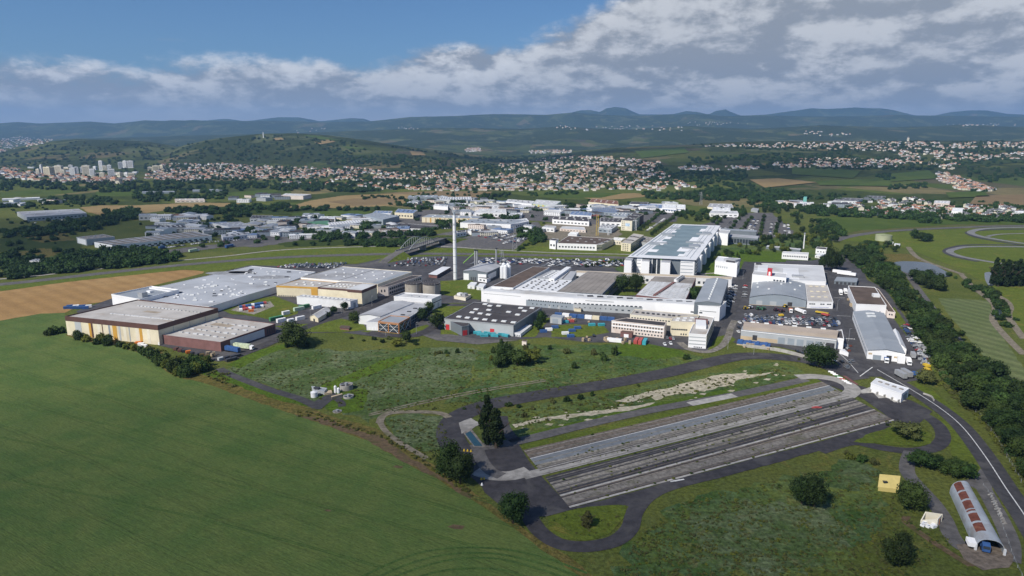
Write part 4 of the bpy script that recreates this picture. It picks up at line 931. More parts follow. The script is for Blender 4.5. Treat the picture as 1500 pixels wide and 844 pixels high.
for k, (x, y) in enumerate(((735.5,409.5),(740.5,410),(745.5,408.5),(738,406.5),(744,405.5))):
    p = P(x, y); e = empty('silo', p, 'white silo in the tight cluster beside the brown roofed hall', 'silo', 'white silos by the boiler house')
    h = 13 + k % 2; mb = MB(); mb.cyl(p, 2.1, 2.1, 1.5, h, 14); mb.cyl(p, 2.1, .6, h, h+1.2, 14); mb.build('shell', W_WHITE, e)
    mb = MB()
    for a in range(4): q = p + Vector((math.cos(a*1.57+.8), math.sin(a*1.57+.8), 0))*1.8; mb.tube((q.x,q.y,0),(q.x,q.y,2),.15,4)
    mb.build('legs', GALV, e)
for x0, y0, lb in ((690,418,'left white gas holder tank lying on the lawn right of the chimney'),(703,420,'white roofed kiosk on the lawn right of the chimney')):
    bb = B('kiosk', lb, 'kiosk', [(x0-5,y0),(x0+5,y0+1),(x0+9,y0-4),(x0,y0-4.6)], 5, W_WHITE, R_WHITE, parapet=.2); bb.windows(0, 1, .3, .7, .05, .7, .6, W_GREY, 'door')
b = B('substation', 'low pale machinery platform on the lawn behind the black roofed warehouse', 'kiosk', [(665,434),(682,437),(690,432),(673,430)], 4, W_CREAML, CONC, parapet=.4)
b.roofbox('unit', .3, .5, 4, 4, 2, W_WHITE); b.roofbox('unit', .7, .5, 4, 4, 2.4, GALV)
# 9 long white factory
b = B('long_factory', 'very long white factory front with narrow windows and a pale metal roof', 'factory', [(705,426.2),(840,437),(960,443),(1054.7,450),(1064,441.6),(963,437.6),(840,430),(719.8,420)], 16, W_BRIGHT, R_LIGHT, parapet=.25, hs=[16,18,19,21,21,19,18,16])
def wseg(i, u0, u1, n, z0, z1, fill=.7, nm='window', m=None): b.windows(i, n, u0, u1, z0, z1, fill, m, nm)
b.panel('lower_cladding', 0, .5, .999, .0, .55, W_BLUEG, .05); b.panel('lower_cladding', 1, .0, .85, .0, .58, W_GREY, .05)
wseg(0, .52, .98, 18, .50, .60); wseg(0, .02, .45, 1, .78, .80, .95); wseg(1, .0, .85, 16, .54, .64, .6); wseg(1, .15, .5, 1, .84, .87, 1.0); wseg(1, .5, .95, 6, .2, .3, .4); wseg(2, .55, .75, 3, .45, .55, .7); wseg(2, .7, .95, 1, .62, .65, 1.0); wseg(0, .06, .1, 1, .05, .3, .8, 'door', W_GREY); wseg(0, .7, .9, 2, .0, .3, .25, 'door', W_GREY)
wseg(0,.55,.95,9,.2,.3,.25); wseg(1,.05,.5,7,.25,.32,.25)
for k in range(15):
    x = 850 + k * 14.5; y = 433.4 + (x - 850)/205*12.5; p = P(x, y, b.h*1.1); mb = MB(); mb.box(p, Vector((1,0)), Vector((0,1)), 2.4, 1.0, b.h*1.02, b.h*1.1 + .9); mb.build('roof_vent', DARKM if k % 3 else GALV, b.e)
for k in range(8):
    x = 735 + k*14; y = 424.5 + (x-735)/110*7; p = P(x, y, b.h); mb = MB(); mb.box(p, Vector((1,0)), Vector((0,1)), 1.2, 1.0, b.h, b.h + .8); mb.build('roof_vent', GALV, b.e)
porch = B('entrance_porch', 'small beige entrance porch at the middle of the long white front', 'porch', [(1041-200,452),(1051-200,453),(1053-200,450),(1043-200,449.4)], 4.5, W_CREAM, CONC, parapet=.1)
H17 = b.h + .6
b = B('factory_hall', 'narrow hall with a dark brown pitched roof at the left end of the white factory', 'factory', [(720,419.6),(751.6,421.8),(804.8,392),(780.5,390.8)], 10, W_WHITE, R_BROWN, hm=H17+1.5, parapet=.2)
b = B('factory_hall', 'hall with a white metal roof and scattered vents behind the long white front', 'factory', [(754.4,423.4),(816,427.4),(838,411.4),(782.4,408.2)], 10, W_WHITE, R_WHITE, hm=H17, parapet=.2); b.skylights(5, 7, .05, .98, .05, .95, 1.6, 1.2, DARKM, .7, 'roof_vent', .03)
b = B('factory_hall', 'grey roofed hall with a long white roof monitor behind the white roofed hall', 'factory', [(785.5,406.6),(837,410.2),(844.6,398),(808.5,395.8)], 10, W_GREY, R_GREY, hm=H17, parapet=.2); mb = b.roofbox('roof_monitor', .55, .5, 5, 62, 2.2, W_WHITE); b.roofstrip('roof_seam', .72, .76, .02, .98, R_DARK); b.skylights(2, 6, .1, .4, .05, .95, 2, 2, SKYL)
b = B('factory_hall', 'large hall with a weathered grey fibre cement roof left of the courtyard trees', 'factory', [(815.6,427.4),(882,431),(912,401),(861,398)], 10, W_DGREY, R_FIBRE, hm=H17+.5, parapet=.15)
for k in range(1, 8): b.roofstrip('roof_seam', k/8, k/8+.006, .01, .99, R_BROWN)
b.windows(1, 10, .03, .97, .4, .8, .8)
b = B('factory_hall', 'hall with pale striped roof and a rusty ridge gutter right of the courtyard trees', 'factory', [(931.5,432.4),(1004,440.6),(1019.4,407.6),(959.5,405.2)], 10, W_BRICK, R_LIGHT, hm=H17, parapet=.2)
b.roofstrip('dark_roof_section', .0, .995, .72, .99, R_FIBRE, .05); b.roofbox('ridge_gutter', .46, .38, 2.5, 60, 1.0, W_BRICK); b.skylights(6, 10, .03, .97, .03, .70, 3.4, .8, R_GREY, .7, 'roof_vent', .004)
b.roofbox('ventilator', .62, .86, 2.5, 22, 2.5, W_WHITE); b.roofbox('ventilator', .66, .86, 2.5, 22, 2.5, GALV)
b = B('factory_hall', 'slate grey hall with a vent row at the right end of the white factory', 'factory', [(1017,443.6),(1056.4,445),(1067,410.2),(1035,408.6)], 10, W_DGREY, R_SHEET, hm=H17+3, shape='gableL', rise=1.5, parapet=0)
for k in range(11): q, z = b.rp(.52, .08 + k*.085); mb = MB(); mb.cyl(q, .8, .8, z+1, z+2.6, 8); mb.build('roof_vent', SKYL, b.e)
b.windows(1, 10, .04, .96, .4, .62, .8)
b = B('link_building', 'long narrow tan roofed link building between the white factory and the headquarters', 'building', [(838,399.4),(1072,409.4),(1073,406.2),(845,396.6)], 4, W_WHITE, mat('tan roof deck', (.50,.42,.31), .12, .06, .85, .2), hm=8, parapet=.2)
b.windows(0, 30, .02, .98, .3, .6, .5)
# 10 cream offices in front
b = B('office_block', 'long cream flat roofed office wing directly in front of the white factory', 'office', [(923,461.5),(985.5,467.5),(1023.9,461.8),(929.6,453.6)], 10, W_CREAML, R_BEIGE, parapet=.4)
b.windows(0, 14, .02, .95, .55, .72, .6); b.skylights(9, 1, .05, .95, .3, .6, 2, 2, DARKM, .9, 'roof_vent', .01)
b = B('office_block', 'stepped cream office block with a beige roof in the middle of the office group', 'office', [(982.8,471.5),(1018.3,473.5),(1024,462.4),(985.6,465.6)], 20, W_CREAM, R_BEIGE, parapet=.5)
b.windows(0, 9, .03, .7, .42, .52, .85); b.windows(0, 3, .4, .7, .08, .2, .5); b.skylights(3, 2, .1, .9, .1, .9, 2.5, 2, SKYL)
b = B('office_block', 'pinkish white two storey office block with dark roof and a brown entrance porch', 'office', [(896,470.3),(973.3,478.6),(976.6,472.6),(918.4,466.4)], 17, W_PINKW, R_DARK, parapet=.5)
b.windows(0, 18, .02, .98, .70, .82, .55); b.windows(0, 18, .02, .98, .40, .52, .55); b.windows(0, 9, .45, .98, .12, .24, .5); b.panel('render_band', 0, .0, .99, .56, .66, W_BRIGHT, .04); b.panel('render_band', 0, .0, .99, .86, .98, W_BRIGHT, .04); b.panel('base_band', 0, .3, .99, .0, .3, W_PINKW, .05)
b = B('entrance_porch', 'square brown red entrance porch on the pinkish office block', 'porch', [(909,486.5),(926,488.5),(928,486),(912,484.6)], 7, W_BRICK, R_BROWN, parapet=.3); b.panel('door', 0, .3, .7, .0, .7, W_BRIGHT, .1)
b = B('office_tower', 'white end block with banded walls at the right corner of the cream offices', 'office', [(1009,489.8),(1035,491.6),(1046.3,465.6),(1022,461.8)], 19.5, W_BRIGHT, R_BEIGE, parapet=.6)
for z in (.26,.52,.78): b.panel('grey_band', 0, .02, .98, z, z+.08, W_GREY, .05); b.windows(1, 12, .04, .96, z, z+.1, .75)
b.windows(0, 5, .3, .8, .05, .12, .7); b.panel('side_wall_tone', 1, .0, .999, .0, .99, W_CREAM, .03); b.roofbox('roof_plant_room', .45, .45, 7, 16, 2.4, W_WHITE); b.roofbox('roof_plant_room', .4, .62, 9, 9, 2.0, W_BRICK)
# 11 headquarters
b = B('headquarters', 'huge white headquarters with blue grey glass roof and white tower blocks at the front', 'office', [(920.6,376),(1019.3,380.6),(1054.6,331),(987,328.4)], 24, W_DGREY, R_WHITE, parapet=.0, over=2.5)
HQ = b
b.roofstrip('roof_glazing', .20, .76, .05, .97, GLASSB, .15)
for u0, u1, v0, v1 in ((.02,.05,.02,.98),(.10,.115,.02,.98),(.145,.155,.05,.95),(.90,.91,.02,.98),(.83,.84,.05,.95)): b.roofstrip('roof_seam', u0, u1, v0, v1, W_BLUEG, .1)
for u0, u1, v0, v1 in ((.14,.30,.30,.40),(.19,.30,.47,.54),(.17,.33,.12,.18),(.17,.26,.68,.73),(.66,.80,.42,.56),(.62,.80,.16,.26),(.68,.78,.75,.85),(.70,.80,.05,.10)): b.roofstrip('roof_step', u0, u1, v0, v1, W_BRIGHT, .3)
for u, v, sx, sy in ((.16,.30,12,5),(.20,.34,20,4),(.13,.62,14,5),(.2,.58,16,4),(.16,.82,14,6),(.82,.31,12,14),(.76,.24,14,6),(.78,.40,20,5),(.86,.70,10,14),(.80,.66,16,5)): b.roofbox('roof_unit', u, v, sx, sy, 1.6, R_SHEET)
A, Bq, d, nr, L = b.wall(0)
def hqblock(u0, u1, dep, z1, name='tower_block'):
    a = A + d*L*u0; c = A + d*L*u1; mb = MB(); mb.prism([a + nr*dep, c + nr*dep, c - nr*.1, a - nr*.1], 0, b.h*z1, bottom=True); o = mb.build(name, W_BRIGHT, b.e)
    mb = MB(); mb.prism([a + nr*(dep-.4) + d*.4, c + nr*(dep-.4) - d*.4, c + d*-.4, a + d*.4], b.h*z1, b.h*z1 + .4); mb.build('block_roof', R_GREY, o)
    for k in range(5):
        z = b.h*z1*(.08 + k*.19); mb = MB(); q0 = c + nr*(dep*.82); q1 = c + nr*(dep*.06)
        mb.prism([q0 - d*.3, q0 + d*.12, q1 + d*.12, q1 - d*.3], z, z + b.h*.09, bottom=True); mb.build('window_band', GLASS, o)
    return o
hqblock(-.035, .075, 16, .92); hqblock(.21, .33, 10, .86); hqblock(.50, .64, 14, .88)
for u0, u1 in ((.13,.21),(.78,.985)):
    b.panel('white_facade', 0, u0, u1, 0, .98, W_BRIGHT, .5)
    for k in range(4): b.panel('balcony_gap', 0, u0 + .005, u1 - .02, .20 + k*.2, .235 + k*.2, W_BLUEG, .62)
b.panel('glass_atrium', 0, .36, .49, .02, .95, GLASS, .2)
for u in (.355, .425, .485): b.panel('atrium_mullion', 0, u, u+.012, 0, .96, W_WHITE, .6)
for k in range(5): b.panel('floor_band', 1, .0, .999, .14 + k*.19, .20 + k*.19, W_BRIGHT, .8)
for k in range(6): b.panel('stair_tower', 1, .08 + k*.165, .13 + k*.165, .0, .97, W_BRIGHT, 3.0, 3.2)
e = empty('crane_jib', P(972, 402), 'lime green boom lift standing before the glass atrium of the headquarters', 'boom lift'); p = P(971, 403)
mb = MB(); mb.tube((p.x+1, p.y, 1), (p.x+4, p.y, 9), .5, 5); mb.tube((p.x+4, p.y, 9), (p.x-3, p.y, 17), .4, 5); mb.build('boom', P_LIME, e); mb = MB(); mb.box((p.x, p.y), Vector((1,0)), Vector((0,1)), 2.4, 1.2, .4, 1.6); mb.build('chassis', P_LIME, e)
b = B('office_block', 'tall narrow white block behind the right flank of the headquarters', 'office', [(1052.6,341.5),(1066.6,343),(1070,338),(1056,336.6)], 17, W_BRIGHT, R_LIGHT, parapet=.4); b.panel('glazed_side', 1, .1, .95, .05, .9, W_DGREY, .1)
b = B('glazed_wing', 'dark glazed low wing running behind the headquarters to the right', 'office', [(1066,347),(1110,350),(1112,346),(1070,342.5)], 10, W_DGREY, R_GREY, parapet=.2); b.windows(0, 10, .02, .98, .2, .8, .8)
b = B('walkway_roof', 'long covered grey walkway roof behind the headquarters', 'walkway', [(1043,336),(1108,340),(1109,337.5),(1044,333.8)], 6, W_DGREY, R_SHEET, parapet=.1)
b = B('office_block', 'white cubic office block with a stepped roof right of the headquarters', 'office', [(1047.5,382.5),(1080,387),(1084.3,379.5),(1052,376.2)], 19, W_BRIGHT, R_WHITE, parapet=.6); b.windows(0, 6, .05, .6, .55, .7, .4, W_BLUEG); b.windows(1, 5, .1, .9, .5, .7, .5, GLASS); b.roofbox('roof_plant_room', .72, .4, 13, 12, 2.5, R_GREY); b.roofbox('roof_unit', .7, .2, 9, 5, 1.5, DARKM)
# 12 right hand complex
b = B('workshop', 'blue grey arched roof workshop with a dark gateway behind the vehicle yard', 'workshop', [(1098,435.3),(1181.3,440),(1179,414.4),(1103,411.7)], 11, W_BLUEG, R_SHEET, shape='arch', rise=3.6, parapet=0, over=.4)
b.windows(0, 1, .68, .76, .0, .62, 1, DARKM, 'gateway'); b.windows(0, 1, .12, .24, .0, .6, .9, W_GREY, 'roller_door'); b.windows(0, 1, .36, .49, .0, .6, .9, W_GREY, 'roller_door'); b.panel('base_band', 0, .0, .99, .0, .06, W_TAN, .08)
for u, v in ((.1,.75),(.12,.5),(.3,.8),(.33,.3),(.55,.6),(.72,.75),(.8,.4),(.9,.7)): q, z = b.rp(u, v); mb = MB(); mb.cyl(q, 1, 1, z + 3.6*math.sin(math.pi*u) - .3, z + 3.6*math.sin(math.pi*u) + .9, 8); mb.build('roof_vent', SKYL, b.e)
b = B('workshop', 'white flat roofed workshop joined to the right of the arched workshop', 'workshop', [(1182.4,442.3),(1220.5,443.2),(1210.7,414.6),(1179.5,413.6)], 9.5, W_BRIGHT, R_BEIGE, parapet=.4)
b.windows(0, 3, .08, .32, .62, .78, .85); b.windows(0, 2, .5, .68, .62, .78, .85); b.windows(0, 2, .76, .94, .62, .78, .85); b.panel('blue_lettering_strip', 0, .15, .85, .16, .25, mat('faded blue lettering', (.42,.44,.62), .35, 1.2), .04); b.skylights(3, 3, .1, .9, .1, .9, 2.5, 2, W_CREAM)
b = B('workshop', 'pale grey flat roofed hall behind the arched workshop', 'workshop', [(1103,409),(1210,413),(1205.6,389.8),(1105.4,386)], 8, W_WHITE, R_LIGHT, parapet=.5, hm=9)
b.roofstrip('white_roof_field', .42, .64, .05, .75, R_WHITE, .05); b.roofstrip('roof_patch', .05, .2, .5, .9, R_WHITE, .05); b.roofbox('roof_unit', .06, .92, 5, 4, 2.5, DARKM); b.roofbox('roof_unit', .62, .2, 10, 5, 2, GALV)
b = B('office_block', 'white upper office block rising out of the pale hall next to a red stair tower', 'office', [(1102,402.5),(1151.6,407.8),(1153,401),(1105,397)], 10.5, W_BRIGHT, R_LIGHT, parapet=.4, hm=14); b.windows(0, 4, .62, .98, .74, .84, .7); b.windows(0, 4, .62, .98, .55, .65, .7)
b = B('stair_tower', 'bright red stair tower standing up on the roofs of the right hand workshops', 'tower', [(1124.4,395.4),(1131,396.3),(1131.6,393.4),(1125.2,392.8)], 20, W_RED, W_RED, parapet=.2, hm=19.5)
b.windows(0, 1, .3, .7, .74, .92, 1, W_BRIGHT, 'white_emblem')
b = B('service_hall', 'long low shed with beige and grey roof slopes in front of the vehicle yard', 'workshop', [(1085.6,483.6),(1225.5,498.4),(1226.6,490.8),(1088.5,477.5)], 14, W_GREY, R_SHEET, parapet=0, over=.2)
sl_ = b
mb = MB(); q = [P(1088.5,478.2,b.h+2.4), P(1226.6,491.6,b.h+2.4), P(1228.5,484.2,b.h+2.0), P(1090.3,471.2,b.h+2.0)]
mb.prism([v.to_2d() for v in q], b.h*.3, [b.h+2.4,b.h+2.4,b.h+2.0,b.h+2.0]); mb.build('upper_roof', mat('beige roof', (.40,.335,.275), .1, .1, .85, .2), b.e)
b.panel('roof_edge', 0, .0, .999, .93, 1.0, W_BRIGHT, .25)
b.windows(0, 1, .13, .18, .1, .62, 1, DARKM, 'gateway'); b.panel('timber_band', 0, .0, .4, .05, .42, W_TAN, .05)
for u in (.405, .505, .60, .70, .79): b.panel('roller_door', 0, u, u+.07, .05, .68, W_BLUEG, .1)
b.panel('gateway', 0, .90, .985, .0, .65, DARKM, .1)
for k in range(6): q, z = b.rp(.1 + k*.15, 1.3); mb = MB(); mb.box(q, d, nr, 1.6, .9, b.h+2.2, b.h+2.9); mb.build('roof_vent', SKYL, b.e)
b = B('entrance_block', 'white end block with dark flat roof at the right end of the long beige shed', 'building', [(1224.5,496.6),(1236,498.3),(1233,484.6),(1224.5,486)], 14, W_BRIGHT, R_DARK, parapet=1.0)
cn = P(1236, 513); mb = MB(); q = [P(1223,511,.1), P(1237,514,.1)]
b = B('canopy', 'small white triangular canopy by the end block of the beige shed', 'canopy', [(1230,512.4),(1243,517.2),(1236.5,511.6)], 3, W_BRIGHT, R_WHITE, parapet=.1, hm=2.6)
b = B('warehouse', 'white walled hall with a flat dark brown roof above the long grey roofed hall', 'warehouse', [(1254,446),(1298.5,448),(1281.5,421.4),(1242.5,419.4)], 14, W_BRIGHT, R_BROWN, parapet=.5)
b.roofbox('roof_unit', .82, .45, 5, 5, 2.5, W_WHITE); b.windows(0, 4, .2, .9, .3, .4, .15, GLASS)
b = B('brick_annex', 'narrow annex with pink end wall on the right of the brown roofed hall', 'building', [(1300,457),(1311.5,458.5),(1287,424.5),(1282,422.5)], 8.5, W_PINKW, R_BROWN, parapet=.5); b.windows(0, 2, .15, .75, .5, .75, .6)
b = B('warehouse', 'long white hall with a blue grey metal roof and open gateway on the works street', 'warehouse', [(1271,513),(1326,518.2),(1295,459),(1249.5,456.6)], 13, W_BRIGHT, R_SHEET, parapet=0, shape='gableL', rise=1.6, over=.4)
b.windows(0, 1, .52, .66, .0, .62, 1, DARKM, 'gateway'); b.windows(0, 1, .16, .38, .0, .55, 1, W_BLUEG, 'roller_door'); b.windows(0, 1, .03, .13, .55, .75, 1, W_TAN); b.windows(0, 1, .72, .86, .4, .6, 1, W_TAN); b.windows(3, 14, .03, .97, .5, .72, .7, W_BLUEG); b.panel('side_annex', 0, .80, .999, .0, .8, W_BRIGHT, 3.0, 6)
for v in (.9,.82): q, z = b.rp(.5, v); mb = MB(); mb.box(q, Vector((1,0)), Vector((0,1)), 3, 1, z+1.4, z+2.3); mb.build('roof_vent', SKYL, b.e)
b = B('tent_hall', 'white fabric storage tent on the right side of the grey roofed hall', 'tent', [(1311,508.6),(1328,511.6),(1316.5,486.6),(1305,486)], 9, W_BRIGHT, R_WHITE, shape='gableL', rise=2.6, parapet=0, hm=4); b.windows(0, 1, .3, .7, .0, .8, 1, W_GREY, 'door')
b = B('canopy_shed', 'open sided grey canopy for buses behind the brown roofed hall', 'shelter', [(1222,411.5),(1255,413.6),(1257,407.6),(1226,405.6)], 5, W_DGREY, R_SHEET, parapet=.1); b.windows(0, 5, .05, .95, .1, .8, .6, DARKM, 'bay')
b = B('white_hall', 'white box hall with buttressed front and four roof vents beside the proving ground', 'hall', [(1275.8,561.5),(1321,577.3),(1331.5,569.5),(1284,554.2)], 12.5, W_BRIGHT, R_WHITE, parapet=.25)
for u in (.2,.42,.64,.86): b.roofbox('roof_vent', u, .55, 2.0, 1.3, .5, R_FIBRE)
b.windows(1, 1, .25, .8, .0, .72, 1, W_BLUEG, 'door')
for u in (.02,.26,.5,.74,.95): b.panel('buttress', 0, u, u+.02, .0, .35, CONCL, 1.6, 1.8)
b = B('office_block', 'long low white office with a row of windows among trees behind the workshops', 'office', [(1145.6,371),(1184.2,373.2),(1184.6,370.6),(1147,368.8)], 8.5, W_BRIGHT, R_LIGHT, parapet=.4); b.windows(0, 14, .04, .97, .45, .68, .6)
b = B('gatehouse', 'small white two storey lodge at the top of the works street', 'building', [(1195,364.8),(1210.5,366.2),(1211.5,363),(1197,362)], 7, W_BRIGHT, R_DARK, parapet=.4); b.windows(0, 3, .1, .9, .4, .6, .5)
b = B('gatehouse', 'low white entrance kiosk below the lodge on the works street', 'building', [(1194,374),(1203,375),(1210,372),(1200,371)], 4, W_BRIGHT, R_WHITE, parapet=.2); b.windows(0, 3, .1, .9, .3, .7, .5)
b = B('footbridge', 'long pale covered footbridge among trees right of the headquarters', 'footbridge', [(1122,361.5),(1172,366.5),(1174,364.5),(1124,359.5)], 3.5, W_DGREY, R_LIGHT, parapet=.2)
e = empty('mast', P(1177,364.5), 'slim white mast in the trees right of the headquarters', 'mast'); p = P(1177,364.5); h = ht(1177,364.5,341); mb = MB(); mb.cyl(p,.9,.6,0,h,10); mb.build('pole', W_WHITE, e); mb = MB(); mb.cyl(p,1.1,1.1,h-2,h,10); mb.build('head', GALV, e)
b = B('yellow_barn', 'small yellow barn with a steep yellow roof in the meadow beside a round tree', 'barn', [(1286.5,714),(1315.5,717),(1317.5,705),(1288.5,702.5)], 11.5, W_YELL, W_YELL, shape='gable', rise=4.0, parapet=0, over=.2, hm=1.6)
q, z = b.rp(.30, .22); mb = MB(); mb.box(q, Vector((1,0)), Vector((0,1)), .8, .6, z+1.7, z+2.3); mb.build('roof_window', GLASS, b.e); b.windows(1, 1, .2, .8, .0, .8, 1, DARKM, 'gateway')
# roofless hut
p = [P(1348,766.5),P(1372.5,771.5),P(1379,764.5),P(1354,760)]; e = empty('roofless_hut', (p[0]+p[2])/2, 'small white roofless hut with a brown door beside the curving path', 'hut')
mb = MB()
for i in range(4):
    A_, B_ = p[i].to_2d(), p[(i+1)%4].to_2d(); d_ = (B_-A_).normalized(); n_ = Vector((-d_.y, d_.x)); h_ = (1.2, 3.0, 3.2, 3.0)[i]
    mb.prism([A_, B_, B_ + n_*.35, A_ + n_*.35], 0, [h_, (1.2,3.0,3.2,3.0)[(i+1)%4]]*1 + [(1.2,3.0,3.2,3.0)[(i+1)%4], h_])
mb.build('wall', W_CREAML, e); A_, B_ = p[1].to_2d(), p[2].to_2d(); d_ = (B_-A_).normalized(); n_ = Vector((d_.y,-d_.x)); c_ = A_.lerp(B_, .35)
mb = MB(); mb.prism([c_ + n_*.12, c_ + d_*1.1 + n_*.12, c_ + d_*1.1 - n_*.1, c_ - n_*.1], 0, 2.3); mb.build('door', TIMB, e)
for k in range(9):
    q = P(1350 + R.uniform(0,18), 769 + R.uniform(-1,4)); mb = MB(); a = R.uniform(0,3); mb.box(q, Vector((math.cos(a),math.sin(a))), Vector((-math.sin(a),math.cos(a))), R.uniform(.5,1.0), R.uniform(.4,.8), 0, R.uniform(.5,1.1)); mb.face([(q.x-.5,q.y-.4,1.12),(q.x+.5,q.y-.4,1.16),(q.x+.4,q.y+.4,1.2),(q.x-.4,q.y+.4,1.15)])
    tag(mb.build('wrapped_bale', W_BRIGHT, origin=q), 'white wrapped bundle dumped in front of the roofless hut', 'bundle', 'white bundles by the roofless hut')
# nissen hangar
A_ = P(1428.5,806).to_2d(); B_ = P(1471,814).to_2d(); C_ = P(1419.5,720).to_2d(); D_ = P(1391,722).to_2d()
e = empty('arched_hangar', ((A_+C_)/2).to_3d(), 'long arched corrugated metal hangar with rusty roof panels, open towards the gravel turning yard', 'hangar')
wd_ = (B_ - A_).length; hh_ = 4.9; NA = 14; NL = 40
def arch_pt(u, t):
    a = math.pi * t; o = A_.lerp(D_, u); q = B_.lerp(C_, u); c_ = (o+q)/2; r_ = (q-o)/2
    w_ = -math.copysign(abs(math.cos(a))**.75, math.cos(a)); return (*(c_ + r_ * w_), hh_ * math.sin(a)**.75 if 0 < t < 1 else 0)
mb = MB(); rust = MB()
for j in range(NL):
    for i in range(NA):
        u0, u1 = j/NL, (j+1)/NL; t0, t1 = i/NA, (i+1)/NA
        f = [arch_pt(u0,t0), arch_pt(u0,t1), arch_pt(u1,t1), arch_pt(u1,t0)]; mb.face(f)
shell = mb.build('shell', CORR, e)
sol = shell.modifiers.new('thick', 'SOLIDIFY'); sol.thickness = .18; sol.offset = 0
for (u0, u1) in ((.13,.26),(.29,.42),(.455,.48),(.50,.64),(.67,.80),(.83,.985)):
    mb = MB(); 
    for i in range(3):
        t0, t1 = .25 + i*.08, .25 + (i+1)*.08
        up = lambda q: (q[0], q[1], q[2] + .17)
        mb.face([up(arch_pt(u0,t0)), up(arch_pt(u0,t1)), up(arch_pt(u1,t1)), up(arch_pt(u1,t0))]); mb.face([arch_pt(u1,t0), arch_pt(u1,t1), arch_pt(u0,t1), arch_pt(u0,t0)])
    mb.build('rusty_panel', RUST, e)
mb = MB(); pts = [arch_pt(1, t/NA) for t in range(NA+1)]; mb.face(pts); mb.build('end_wall', CORR, e)
for t in (0.0, 1.0): q = arch_pt(0, t); mb = MB(); mb.box(q[:2], Vector((1,0)), Vector((0,1)), .3, .3, 0, 2.4); mb.build('door_post', W_WHITE, e)
# water treatment plant
b = B('plant_building', 'small pale grey building at the left of the little treatment plant', 'building', [(461,572.5),(475,573.8),(479,569.5),(456.5,566.5)], 5, W_GREY, R_SHEET, parapet=.4); b.windows(1, 2, .2, .8, .1, .6, .4, W_BLUEG); b.roofbox('roof_unit', .3, .5, 3, 2, 1, DARKM)
def basin(label, x, y, wpx, h, wat, kind='clarifier_tank', wall=CONCL):
    r = wpx/2*mpp(y); p = P(x, y); e = empty(kind, p, label, 'tank'); mb = MB(); n = 32; k = 0
    for i in range(n):
        a0, a1 = 2*math.pi*i/n, 2*math.pi*(i+1)/n; c = lambda a, rr: (p.x + math.cos(a)*rr, p.y + math.sin(a)*rr)
        mb.prism([c(a0,r), c(a1,r), c(a1,r*.9), c(a0,r*.9)], 0, h)
    mb.build('wall', wall, e); mb = MB(); mb.cyl(p, r*.9, r*.9, 0, h*.55, n); mb.build('water', wat, e)
    mb = MB(); mb.box(p, Vector((.94,.34)), Vector((-.34,.94)), r, .35, h, h+.25); mb.cyl(p, .8, .8, h*.5, h+.8, 10); mb.build('scraper_bridge', GALV, e)
basin('larger raised round clarifier tank of the treatment plant', 507.5, 570, 19, 3.0, DARKM, wall=CONC); basin('smaller low round clarifier tank in front of the larger one', 510.5, 582.5, 15, 1.2, WATER); basin('round brown sludge bed on the lawn below the clarifiers', 494, 603, 13, .3, GRAVB, 'sludge_bed', CONC)
tank('short white upright tank at the left corner of the treatment plant', 460.5, 582.5, 575, 10, W_WHITE, R_WHITE, 'upright_tank', rim=False); tank('narrow white upright tank beside the larger clarifier', 491.5, 576, 567, 4, W_WHITE, R_WHITE, 'upright_tank', rim=False); tank('second narrow white upright tank beside the larger clarifier', 496, 576.5, 570, 4, W_WHITE, R_WHITE, 'upright_tank', rim=False)
for pts, lb in ((((475,578.5),(486.5,577),(485,573.5),(476,575)), 'tan sand pen beside the grey plant building'), (((486,584),(501.5,579.5),(501,578.6),(485.5,582.6)), 'tan concrete channel in front of the smaller clarifier')):
    bb = B('channel', lb, 'channel', [(x, y-2) for x, y in pts], 2, W_TAN, W_TAN, parapet=.1, hm=1.1)
# big round reservoir on the right
e = empty('reservoir', P(1294,352), 'round pale green reservoir tank among bushes near the test track', 'tank'); p = P(1294,352.5); r = 11*mpp(352); h = 8; mb = MB(); mb.cyl(p, r, r, 0, h, 40); mb.build('shell', mat('pale green tank', (.36,.38,.25), .1, .1), e); mb = MB(); mb.cyl(p, r*1.01, r*.3, h, h+1.2, 40); mb.build('roof', mat('mossy tank roof', (.27,.30,.17), .2, .1), e)
for x0,y0,x1,lb in ((1300,355.5,1308,'left white kiosk right of the round reservoir'),(1310,358,1318,'right white kiosk right of the round reservoir')):
    bb = B('kiosk', lb, 'kiosk', [(x0,y0),(x1,y0+1),(x1+1,y0-.8),(x0+1,y0-1.6)], 3, W_BRIGHT, R_WHITE, parapet=.1)
